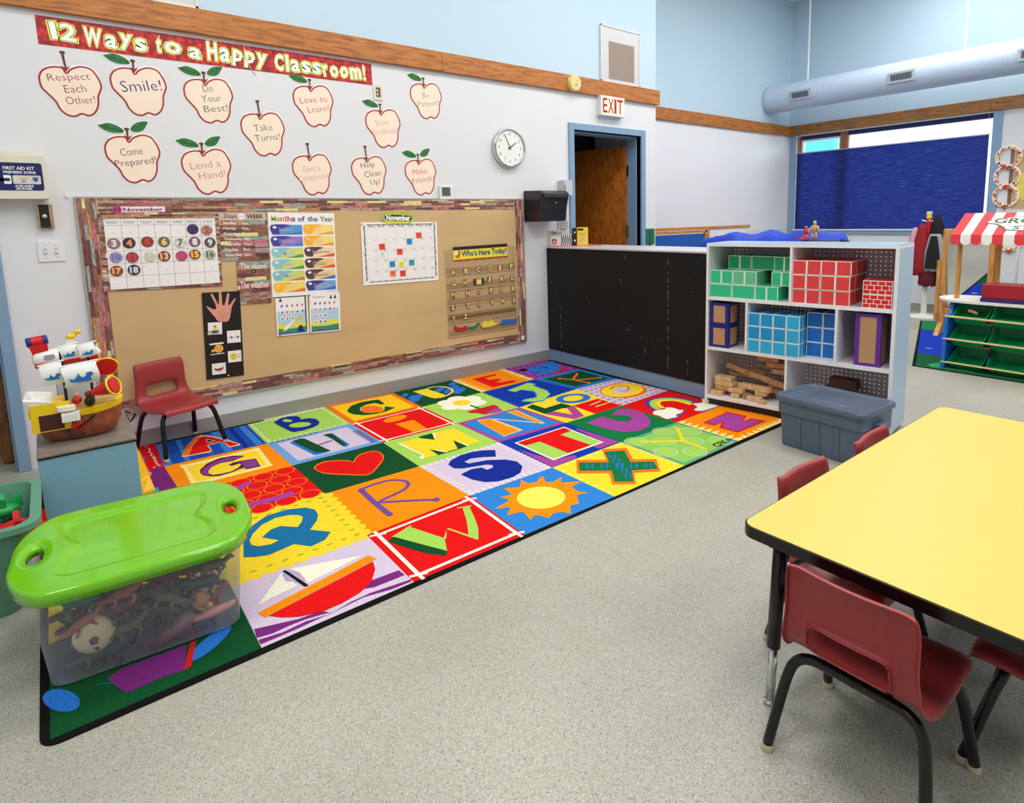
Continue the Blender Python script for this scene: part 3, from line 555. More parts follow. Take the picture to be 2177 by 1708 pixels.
dc=['58,40,90 64,46,72 purple','170,130,124 200,70,60 taupe','150,110,124 236,232,224 mauve','60,34,28 236,150,110 dark brown','130,60,34 226,60,50 red brown','128,104,80 240,220,120 olive brown','220,210,190 50,130,140 cream','130,90,120 240,236,244 violet brown','92,72,60 214,230,230 grey brown','160,150,200 120,110,190 lilac','150,60,80 226,60,60 crimson','214,216,204 190,206,170 pale grey green','130,56,26 246,200,160 rust','170,80,120 220,60,110 pink','150,76,20 250,214,90 amber','196,180,150 30,130,130 beige','140,72,30 250,180,130 orange brown','56,50,66 210,220,240 charcoal']
for i,(x,z) in enumerate(Q(WD['discs'])):
    a,b_,*nm=dc[i].split(' '); nm=' '.join(nm); ca=tuple(int(v) for v in a.split(',')); cb=tuple(int(v) for v in b_.split(','))
    if z>0: MB().lathe([(.0285,0),(.0285,.003),(.027,.0038),(0,.0038)],mat('disc_'+nm.replace(' ','_'),ca,.35,noise=(60,.35)),24,WT(x,-.0206,z)).text(str(i+1),(x-.017,z-.017,x+.017,z+.017),.0248,mat('numeral_'+nm.replace(' ','_'),cb,.6),WT(),.045).obj('calendar_piece',label='round %s calendar piece numbered %d'%(nm,i+1),cat='calendar piece',group='number pieces on the calendar')
# days of the week poster
t,T,w,h=wthing('weekday_poster','wood-look Days of the Week poster right of the big calendar','poster',WD['days'],.0178)
mb=MB().box(0,0,0,w,h,.0008,plank_mat('plank_print_poster',False,1.5),T); mb.box(0,h-.045,.0008,w-.005,h-.001,.0012,mat('bleached_wood_print',(206,180,170),.7,noise=(8,.15,(1,1,8))),T)
mb.text('Days',(.025,h-.04,.1,h-.008),.0016,inkd,T,0); mb.prism(circ(.122,h-.022,.019),.0012,.0018,paper,T).text('OF THE',(.109,h-.029,.135,h-.015),.0021,gridm,T); mb.text('WEEK',(.15,h-.034,.24,h-.01),.0016,inkd,T,.02,keep=False)
pr=mat('poster_white_ink',(240,234,228),.7)
for i,(a,b_) in enumerate((('Sunday','Sun.'),('Monday','Mon.'),('Tuesday','Tues.'),('Wednesday','Wed.'),('Thursday','Thurs.'),('Friday','Fri.'),('Saturday','Sat.'))):
    z=h-.072-i*.031; mb.text(a,(.02,z,.02+.0095*len(a)+.012,z+.02),.0013,pr,T,.02,keep=False); mb.text(b_,(.12,z+.002,.12+.0085*len(b_)+.004,z+.018),.0013,pr,T,.02,keep=False)
arw=mat('arrow_wood_print',(186,156,160),.7); 
for i in range(3):
    z=h-.195-i*.028; mb.prism([(.178,z),(.19,z+.01),(w-.004,z+.01),(w-.004,z-.01),(.19,z-.01)],.001,.0016,arw if i<2 else mat('dark_arrow',(90,60,64),.7),T); mb.text(('Yesterday','Today','Tomorrow')[i],(.2,z-.006,w-.012,z+.006),.0019,inkd,T,.0,keep=False)
mb.obj('poster_sheet',t)
t,T,w,h=wthing('season_weather_poster','wood-look season and weather poster below the weekday poster','poster',WD['season'],.0192)
mb=MB().box(0,0,0,w,h,.0008,MC['plank_print_poster'],T)
mb.text('The season',(.02,h-.05,w-.02,h-.015),.0013,pr,T,.01,keep=False); mb.prism(circ(w*.5,h-.062,.012),.0008,.0014,inkd,T).text('IS',(w*.5-.006,h-.067,w*.5+.006,h-.057),.0017,pr,T)
mb.text('The weather',(.015,h-.165,w-.01,h-.125),.0013,pr,T,.01,keep=False); mb.prism(circ(w*.5,h-.178,.012),.0008,.0014,inkd,T).text('IS',(w*.5-.006,h-.183,w*.5+.006,h-.173),.0017,pr,T)
mb.obj('poster_sheet',t)
for x,s in ((.045,'cloudy'),(w-.045,'cold')):
    p=T@Vector((x,h-.215,.002)); MB().prism(circ(p.x,p.z,.026),0,.002,mat('weather_disc',(170,140,128),.5),WT(0,p.y)).text(s,(p.x-.019,p.z-.008,p.x+.019,p.z+.008),.0024,inkd,WT(0,p.y),.02,keep=False).obj('weather_piece',label='round taupe weather piece reading %s on the weather poster'%s,cat='weather piece',group='weather pieces')
# months poster
t,T,w,h=wthing('months_poster','tall white Months of the Year poster with twelve coloured strips','poster',WD['months'],.0180)
mb=MB().box(0,0,0,w,h,.0009,paper,T)
x=.02
for s,c in zip(['M','o','n','t','h','s',' ','of',' ','the',' ','Year'],[(170,180,60),(120,150,60),(190,110,50),(220,80,50),(200,60,80),(60,60,140),0,(50,50,120),0,(50,70,150),0,(100,110,90)]):
    if s==' ': x+=.014; continue
    ww=.0205*len(s)*(1.25 if s=='M' else .72 if s in 't' else 1); mb.text(s,(x,h-.053,x+ww,h-.022 if s not in ('o','n','s') else h-.031),.0012,mat('poster_%d_%d'%c[:2],c,.7),T,.02,keep=False); x+=ww+.0035
MN=[('January',(60,60,150),(90,150,220),(210,190,230)),('February',(70,60,150),(150,120,210),(235,200,235)),('March',(140,200,210),(210,220,120),(90,150,210)),('April',(140,200,210),(210,220,110),(90,150,210)),('May',(130,190,200),(205,215,110),(80,140,200)),('June',(250,190,40),(240,220,110),(240,130,60)),
 ('July',(250,180,50),(250,225,130),(240,140,110)),('August',(250,180,50),(248,220,120),(240,150,90)),('September',(90,60,70),(246,214,170),(40,50,90)),('October',(90,56,60),(244,200,120),(40,50,100)),('November',(90,56,64),(244,200,150),(50,50,90)),('December',(60,56,140),(120,160,220),(220,200,240))]
for i,(s,c1,c2,ct) in enumerate(MN):
    col,row=i//6,i%6; x0=.018+col*.196; x1=x0+.182; z1=h-.075-row*.0715; z0=z1-.061
    a,b_=mat('strip_a_%d'%i,c1,.6),mat('strip_b_%d'%i,c2,.6); mb.box(x0,z0,.0009,x1,z1,.0012,b_,T)
    mb.prism(crom([(x0,z1),(x0+.11,z1),(x0+.07,z1-.02),(x0+.05,z0+.02),(x0+.04,z0+.004),(x0,z0+.012)],True,3),.0012,.0014,a,T); mb.prism(circ(x0+.018,z1-.015,.012,12,.008),.0014,.0016,paper if i not in(5,6,7) else mat('sun_yellow',(252,220,70),.6),T)
    mb.prism([(x0+.07,z0),(x0+.12,z0+.01),(x0+.16,z0+.02),(x1,z0+.022),(x1,z0)],.0012,.0014,mat('strip_c_%d'%(i//2),((60,130,200),(90,160,70),(230,120,50),(240,160,60),(220,90,40),(50,110,190))[i//2],.6),T)
    mb.text(s,(x0+.042 if len(s)>5 else x0+.06,z0+.017,x0+.042+.0125*max(len(s),4)*1.0+ (.02 if len(s)<=5 else 0),z0+.044),.0017,pw,T,.03,keep=False)
    mb.text(s,(x0+.042 if len(s)>5 else x0+.06,z0+.017,x0+.042+.0125*max(len(s),4)*1.0+ (.02 if len(s)<=5 else 0),z0+.044),.0019,mat('month_ink_%d'%i,(tuple(int(v*.75) for v in c1) if i not in (2,3,4,5,6,7) else ct),.6),T,.0,keep=False)
mb.box(w-.07,.012,.0009,w-.01,.0145,.0011,redink,T); mb.obj('poster_sheet',t)
for key,lab,sd in (('alph1','small white picture chart with figures over a green hill, left below the months poster',3),('alph2','small white alphabet picture chart, right below the months poster',5)):
    t,T,w,h=wthing('picture_chart',lab,'poster',WD[key],.0193); random.seed(sd); mb=MB().box(0,0,0,w,h,.0008,paper,T)
    mb.box(.008,.01,.0008,w-.012,h*.62,.001,mat('sky_print',(170,208,232),.7),T); mb.prism([(.008,.03),(w*.5,.05),(w-.012,.04),(w-.012,.075),(w*.6,.085),(w*.3,.07),(.008,.08)],.001,.0012,mat('hill_yellow',(226,220,80),.7),T)
    mb.prism([(.008,.01),(w-.012,.01),(w-.012,.05),(w*.5,.04),(.008,.045)],.0012,.0014,mat('hill_green',(60,140,90),.7),T); mb.box(.008,.008,.0014,w-.012,.018,.0016,mat('river_blue',(40,100,160),.7),T)
    if key=='alph1': mb.box(0,h-.01,.0008,w-.005,h-.004,.0012,inkd,T).box(w-.017,.02,.0008,w-.01,h-.004,.0012,inkd,T); mb.box(w-.07,.09,.0012,w-.035,.115,.0016,mat('sand_box',(214,196,120),.7),T); mb.prism([(w-.07,.018),(w-.062,.05),(w-.05,.06),(w-.038,.05),(w-.03,.018)],.0016,.002,navy,T); mb.prism(circ(w-.05,.063,.006),.002,.0024,mat('face_print',(230,200,180),.7),T); mb.prism([(.035,.03),(.06,.035),(.11,.09),(.105,.1),(.05,.055)],.0016,.002,paper,T)
    else: mb.text('The Alphabet',(.02,h-.028,.1,h-.016),.0013,inkd,T,0,keep=False)
    for r_ in range(3 if key=='alph1' else 4):
        for q in range(5 if r_<2 else 3):
            x,z=.035+q*.031,h-.06-r_*.04; mb.box(x-.011,z-.014,.001,x+.011,z+.012,.0013,paper,T); c=random.choice([(200,50,50),(40,60,140),(40,50,60),(210,80,70)]); m_=mat('pic_%d_%d'%c[:2],c,.7); dx1=random.uniform(.002,.008); mb.prism([(x-.007,z-.008),(x+.006,z-.008),(x+dx1,z+.008),(x-dx1*.3,z+.002)],.0013,.0016,m_,T); mb.box(x-.003,z-.0125,.0013,x+.003,z-.0105,.0015,inkd,T)
    for q in range(2 if key=='alph2' else 1): x=w-.06+q*.028 if key=='alph2' else .03; mb.prism([(x-.01,h-.035),(x-.004,h-.02),(x+.004,h-.02),(x+.01,h-.035)],.001,.0014,mat('figure_dark',(60,50,60),.7),T).prism(circ(x,h-.016,.004,8),.0014,.0018,inkd,T)
    mb.obj('poster_sheet',t)
random.seed(11)
# hand poster
t,T,w,h=wthing('hand_poster','black poster with a photo of an open hand and small picture cards','poster',WD['hand'],.0195)
MB().box(0,0,0,w,h,.0009,mat('black_card',(10,9,11),.4),T).obj('poster_sheet',t)
sk=mat('hand_photo_print',(222,150,130),.6,noise=(20,.1)); hp=crom(Q(WD['handc']),True,3)
TT=WT(0,-.0204); MB().prism(hp,0,.0004,sk,TT).text('Five',(.37,.755,.395,.762),.0007,mat('print_brown',(130,50,50),.7),TT,.0,keep=False).text('keys',(.378,.737,.392,.743),.0007,MC['print_brown'],TT,0,keep=False).obj('hand_photo',t)
cl=[('picture card of a seated child in yellow','x'),('picture card of two eyes looking aside','x'),('picture card of an orange sad face','x'),('picture card of a yellow face with a hand to its ear','x'),('picture card of two clasped brown hands','x')]
cq=WD['cards']; yl=mat('emoji_yellow',(236,216,50),.6); orr=mat('emoji_orange',(244,176,70),.6); bro=mat('skin_brown',(150,76,50),.6)
for i in range(5):
    M,w,h=quadT(cq[4*i:4*i+4],.0205); mb=MB().box(0,0,0,w,h,.0006,paper if i!=2 else black,M); z=.0006; c=w/2
    if i==0: mb.prism([(c-.02,.012),(c+.02,.012),(c+.012,.02),(c-.012,.02)],z,z+.0005,inkd,M).prism([(c-.012,.02),(c+.012,.02),(c+.007,.042),(c-.007,.042)],z,z+.0007,yl,M).prism(circ(c,.048,.006,10),z,z+.0009,bro,M)
    if i==1:
        for q in (-.018,.016): mb.prism(circ(c+q,h*.45,.013,14,.007),z,z+.0004,inkd,M).prism(circ(c+q,h*.45,.0115,14,.0055),z,z+.0006,paper,M).prism(circ(c+q+.005,h*.45,.005,10),z,z+.0008,inkd,M)
    if i==2: mb.box(0,h-.01,z,w,h,z+.0003,paper,M).box(0,0,z,w,.005,z+.0003,paper,M).prism(circ(c+.009,h*.48,.024,20),z,z+.0005,orr,M).prism(circ(c-.022,h*.35,.009,10),z,z+.0005,orr,M); [mb.prism(circ(c+.009+q,h*.54,.003,8),z+.0005,z+.0008,inkd,M) for q in (-.008,.01)]; mb.box(c-.001,h*.32,z+.0005,c+.017,h*.36,z+.0008,mat('mouth_brown',(140,80,30),.7),M)
    if i==3: mb.prism(circ(c-.006,h*.5,.021,20),z,z+.0005,yl,M).prism(circ(c+.021,h*.5,.009,12,.012),z,z+.0004,inkd,M).prism(circ(c+.021,h*.5,.007,12,.010),z,z+.0006,paper,M); [mb.prism(circ(c-.012+q,h*.58,.003,8),z+.0005,z+.0008,inkd,M) for q in (0,.012)]; mb.box(c-.016,h*.35,z+.0005,c-.0,h*.38,z+.0008,inkd,M)
    if i==4: mb.prism([(c-.026,h*.62),(c-.022,h*.4),(c-.008,h*.3),(c+.01,h*.3),(c+.022,h*.42),(c+.026,h*.66),(c+.012,h*.55),(c-.01,h*.52)],z,z+.0005,bro,M)
    mb.obj('picture_card',label=cl[i][0]+' on the black poster',cat='card',group='picture cards on the black poster')
M,w,h=quadT(WD['hand'],.0207); MB().tube([M@Vector(p) for p in ((.01,.27,0),(.03,.285,.002),(.08,.288,.002),(.075,.27,.002),(.03,.272,.002))],.002,mat('clear_tape_grey',(120,118,124),.15),5).obj('tape_loop',t)
# monthly calendar
t,T,w,h=wthing('monthly_calendar','white November sheet calendar with wavy grey edge and sticky notes','calendar',WD['cal2'],.0178)
MB().box(0,0,0,w,h,.0008,paper,T).obj('calendar_sheet',t)
M,w,h=quadT(WD['cal2grid'],.0187); mb=MB(); lg=mat('light_grid',(206,204,212),.8)
for i in range(8): mb.box(i*w/7-.0006,0,0,i*w/7+.0006,h,.0003,lg,M)
for j in range(6): mb.box(0,j*h/5-.0006,0,w,j*h/5+.0006,.0003,lg,M)
for i,d in enumerate(('Sunday','Monday','Tuesday','Wednesday','Thursday','Friday','Saturday')): mb.text(d,(i*w/7+.012,h+.004,(i+1)*w/7-.012,h+.02),.0003,inkd,M,.01,keep=False)
for d in range(1,31):
    k=d+4; i,j=k%7,k//7; mb.text(str(d),((i+.62)*w/7,h-(j+.25)*h/5,(i+.95)*w/7,h-(j+.04)*h/5),.0003,gridm,M,-.01)
xm,zm=1.5*w/7,h*.5; mb.tube([M@Vector((xm-.015,zm-.02,.001)),M@Vector((xm+.015,zm+.02,.001))],.0007,gridm,4).tube([M@Vector((xm-.015,zm+.02,.001)),M@Vector((xm+.015,zm-.02,.001))],.0007,gridm,4)
wv=mat('wavy_grey',(120,114,122),.7)
for sx_,x in ((1,-.018),(-1,w+.014)):
    P=[(x+sx_*(.004+.006*math.sin(k*1.7)**2),k*h/20) for k in range(22)]; P+= [(x-sx_*(.001+.004*(k%5==0)),k*h/20) for k in range(21,-1,-1)]; mb.prism(P,0,.0004,wv,M)
for z_,s_ in ((-.012,1),(h+.026,-1)):
    P=[(k*w/24,z_+s_*(.003+.006*math.sin(k*1.3)**2)) for k in range(25)]+[(k*w/24,z_) for k in range(24,-1,-1)]; mb.prism(P,0,.0004,wv,M)
mb.obj('printed_grid',t)
nc=['orange first Friday','bright blue Thursday','orange red first Monday','red middle Wednesday','blue Tuesday','yellow Wednesday','teal Thursday','salmon last Tuesday','red last Wednesday']; ncc=[(236,76,36),(20,140,210),(230,60,36),(232,62,40),(30,140,200),(240,226,60),(50,160,160),(250,110,70),(226,56,40)]
for i,(x,z) in enumerate(Q(WD['notes'])):
    a=random.uniform(-.08,.08); M=WT(x,-.0192,z)@Matrix.Rotation(a,4,'Z'); m_=mat('note_'+nc[i].replace(' ','_'),ncc[i],.7); mb=MB()
    mb.loft([[(-.021,-.02,.002),(.021,-.02,.0025)],[(-.021,.0,.0008),(.021,.0,.001)],[(-.021,.02,0),(.021,.02,0)]],m_,M,closed=False,cap=False)
    for q in range(2): mb.box(-.012,-.004+q*.01,.0014,.01,-.002+q*.01,.0018,mat('pencil_grey',(90,80,80),.7),M)
    mb.obj('sticky_note',label='small %s sticky note on the sheet calendar'%nc[i],cat='sticky note',group='sticky notes on the sheet calendar')
t,T,w,h=wthing('month_label','green and purple cartoon November label pinned over the sheet calendar','label',WD['novlab2'],.0200)
MB().prism(crom([(.0,.02),(.01,.07),(.06,h),(w-.06,h),(w-.005,.06),(w-.01,.02),(w-.05,.0),(.06,.002)],True,4),0,.001,mat('lime_card',(160,200,50),.7),T).prism(crom([(.02,.03),(.03,.06),(w-.03,.055),(w-.02,.03),(w-.05,.018),(.05,.02)],True,4),.001,.0014,mat('deep_purple_card',(70,30,80),.7),T).box(.03,.002,.001,w-.04,.014,.0013,yl,T).text('November',(.028,.022,w-.028,.06),.0017,pw,T,.04,keep=False).obj('label_card',t)
# pocket chart
t,T,w,h=wthing('pocket_chart','clear pocket chart holding rainbow alphabet letters at right of the pinboard','pocket chart',WD['pocket'],.0178)
cp=mat('clear_vinyl',(214,190,150),.12,alpha=.22); MB().box(0,0,0,w,h,.0012,cp,T).obj('vinyl_sheet',t)
mb=MB(); ps=mat('vinyl_pocket_tan',(190,156,116),.3,alpha=.55); pe=mat('vinyl_fold',(214,186,140),.3)
for z in (h-.19,h-.305,h-.42,h-.535,.105,.0): mb.box(.01,z,.0012,w-.01,z+.05,.003,ps,T); mb.box(.01,z-.004,.0012,w-.01,z,.0045,pe,T)
mb.obj('pockets',t)
mb=MB(); dl=mat('stitch_brown',(140,110,70),.7)
for x in (.014,w-.014):
    for k in range(44): mb.box(x-.001,.08+k*.0125,.0013,x+.001,.086+k*.0125,.0018,dl,T)
for x in (.03,w-.025): mb.tube([T@Vector((x+.004*math.sin(k*1.6),.06+k*.028,.002)) for k in range(20)],.0008,dl,4)
mb.obj('stitching',t)
t,T,w,h=wthing('header_sign','yellow sign reading Who\'s Here Today? above the alphabet letters','sign',WD['who'],.0200)
mb=MB().box(0,.008,0,w,h-.02,.0012,mat('sign_yellow',(238,218,40),.6),T).box(0,h-.024,.0012,w,h,.0018,inkd,T)
P=[(0,.012)]+[(k*w/40,.004+.004*math.sin(k*1.1)) for k in range(41)]+[(w,.012)]; mb.prism(P,0,.0016,mat('sign_red_edge',(176,40,40),.6),T)
mb.text("Who's Here Today?",(.075,.02,w-.01,h-.032),.0016,mat('sign_light_blue',(120,170,230),.6),T,.035,keep=False); mb.text("Who's Here Today?",(.075,.022,w-.01,h-.030),.0019,mat('sign_navy',(20,30,70),.6),T,.012,keep=False)
mb.prism(crom([(.02,.03),(.05,.025),(.065,.06),(.055,.085),(.045,.075),(.04,.05),(.02,.045)],True,3),.0012,.0018,mat('brown_animal',(190,110,50),.6),T).prism(circ(.025,.06,.012),.0012,.0016,paper,T); mb.obj('sign_card',t)
rb=[mat('rainbow_red',(220,50,40),.5),mat('rainbow_yellow',(240,220,60),.5),mat('rainbow_blue',(40,130,190),.5),mat('letter_core',(236,232,180),.5)]
for i,(x,z) in enumerate(Q(WD['letters'])):
    c=chr(65+i); M=WT(x,-.0232,z); mb=MB(); mb.text(c,(-.014,-.018,.014,.018),0,mat('letter_shadow',(20,40,40),.6),M,.12,keep=False)
    mb.text(c,(-.0155,-.0165,.0125,.0195),.0003,rb[0],M,.06,keep=False); mb.text(c,(-.0125,-.0195,.0155,.0165),.0006,rb[2],M,.05,keep=False); mb.text(c,(-.014,-.018,.014,.018),.0009,rb[1],M,.02,keep=False)
    k=mb.bm; g=bmesh.ops.extrude_face_region(k,geom=[f for f in k.faces if f.material_index==0]); bmesh.ops.translate(k,vec=(0,.0012,0),verts=[v for v in g['geom'] if isinstance(v,bmesh.types.BMVert)])
    mb.obj('alphabet_letter',label='rainbow coloured letter %s in the clear pocket chart'%c,cat='letter',group='alphabet letters in the pocket chart')
fp=Q(WD['felt']); fi=[6,6,8,4]; o=0
for n_,nm,c in ((6,'red curved',(176,30,40)),(6,'green curved',(30,120,80)),(8,'yellow banana-like',(240,210,60)),(4,'blue long',(50,100,190))):
    P=fp[o:o+n_]; o+=n_; MB().prism(crom(P,True,3) if n_>4 else P,0,.002,mat('felt_'+nm.split()[0],c,.85,bump=(300,.4)),WT(0,-.0245)).obj('felt_piece',label='%s cut felt piece at the bottom of the pocket chart'%nm,cat='felt piece',group='felt pieces')
# push pins
gp=mat('gold_pin',(220,190,90),.3,metal=.3); rp=mat('red_pin',(200,30,40),.35); wp=mat('pearl_pin',(240,236,226),.3); op=mat('orange_pin',(230,110,60),.35)
for x,z,d,m,lb in ((-.13,1.285,.020,gp,'gold push pin at the upper left corner of the big calendar'),(-.10,1.258,.020,gp,'gold push pin inside the upper left of the big calendar'),(.41,.884,.020,gp,'gold push pin at the lower right of the big calendar'),(.58,.985,.021,gp,'gold push pin topping the season poster'),(.708,.524,.021,rp,'red push pin at the lower left of the left picture chart'),(.905,.755,.021,rp,'red push pin between the two picture charts'),(.903,.515,.021,gp,'gold push pin low between the two picture charts'),(1.092,.51,.021,gp,'gold push pin at the lower right of the right picture chart'),(.40,.325,.021,wp,'pearl push pin at the foot of the black poster'),(1.285,1.198,.019,op,'orange push pin at the upper left of the sheet calendar'),(1.826,1.195,.019,op,'orange push pin at the upper right of the sheet calendar'),(1.905,.99,.021,gp,'gold push pin at the upper left of the pocket chart'),(2.54,.99,.021,gp,'gold push pin at the upper right of the pocket chart')):
    pin(x,z,d,m).obj('push_pin',label=lb,cat='push pin',group='push pins')
MB().box(2.585,.215,.017,2.62,.255,.03,mat('crumpled_white',(230,226,214),.7),WT()).obj('torn_paper',label='crumpled white paper scrap at the lower right pinboard corner',cat='paper scrap',bevel=.008)
RUGC=["black","blue","blue2","cream","cream2","dblue","dblue2","dgreen","dpurple","gold","greygreen","lav","lav2","lgreen","lgreen2","mgreen","orange","orange2","purple","purple2","purple3","red","red2","sky","sky2","sky3","sky4","teal","tealg","violet","violet2","white","white2","yellow","yellow2","ygreen","ygreen2"]
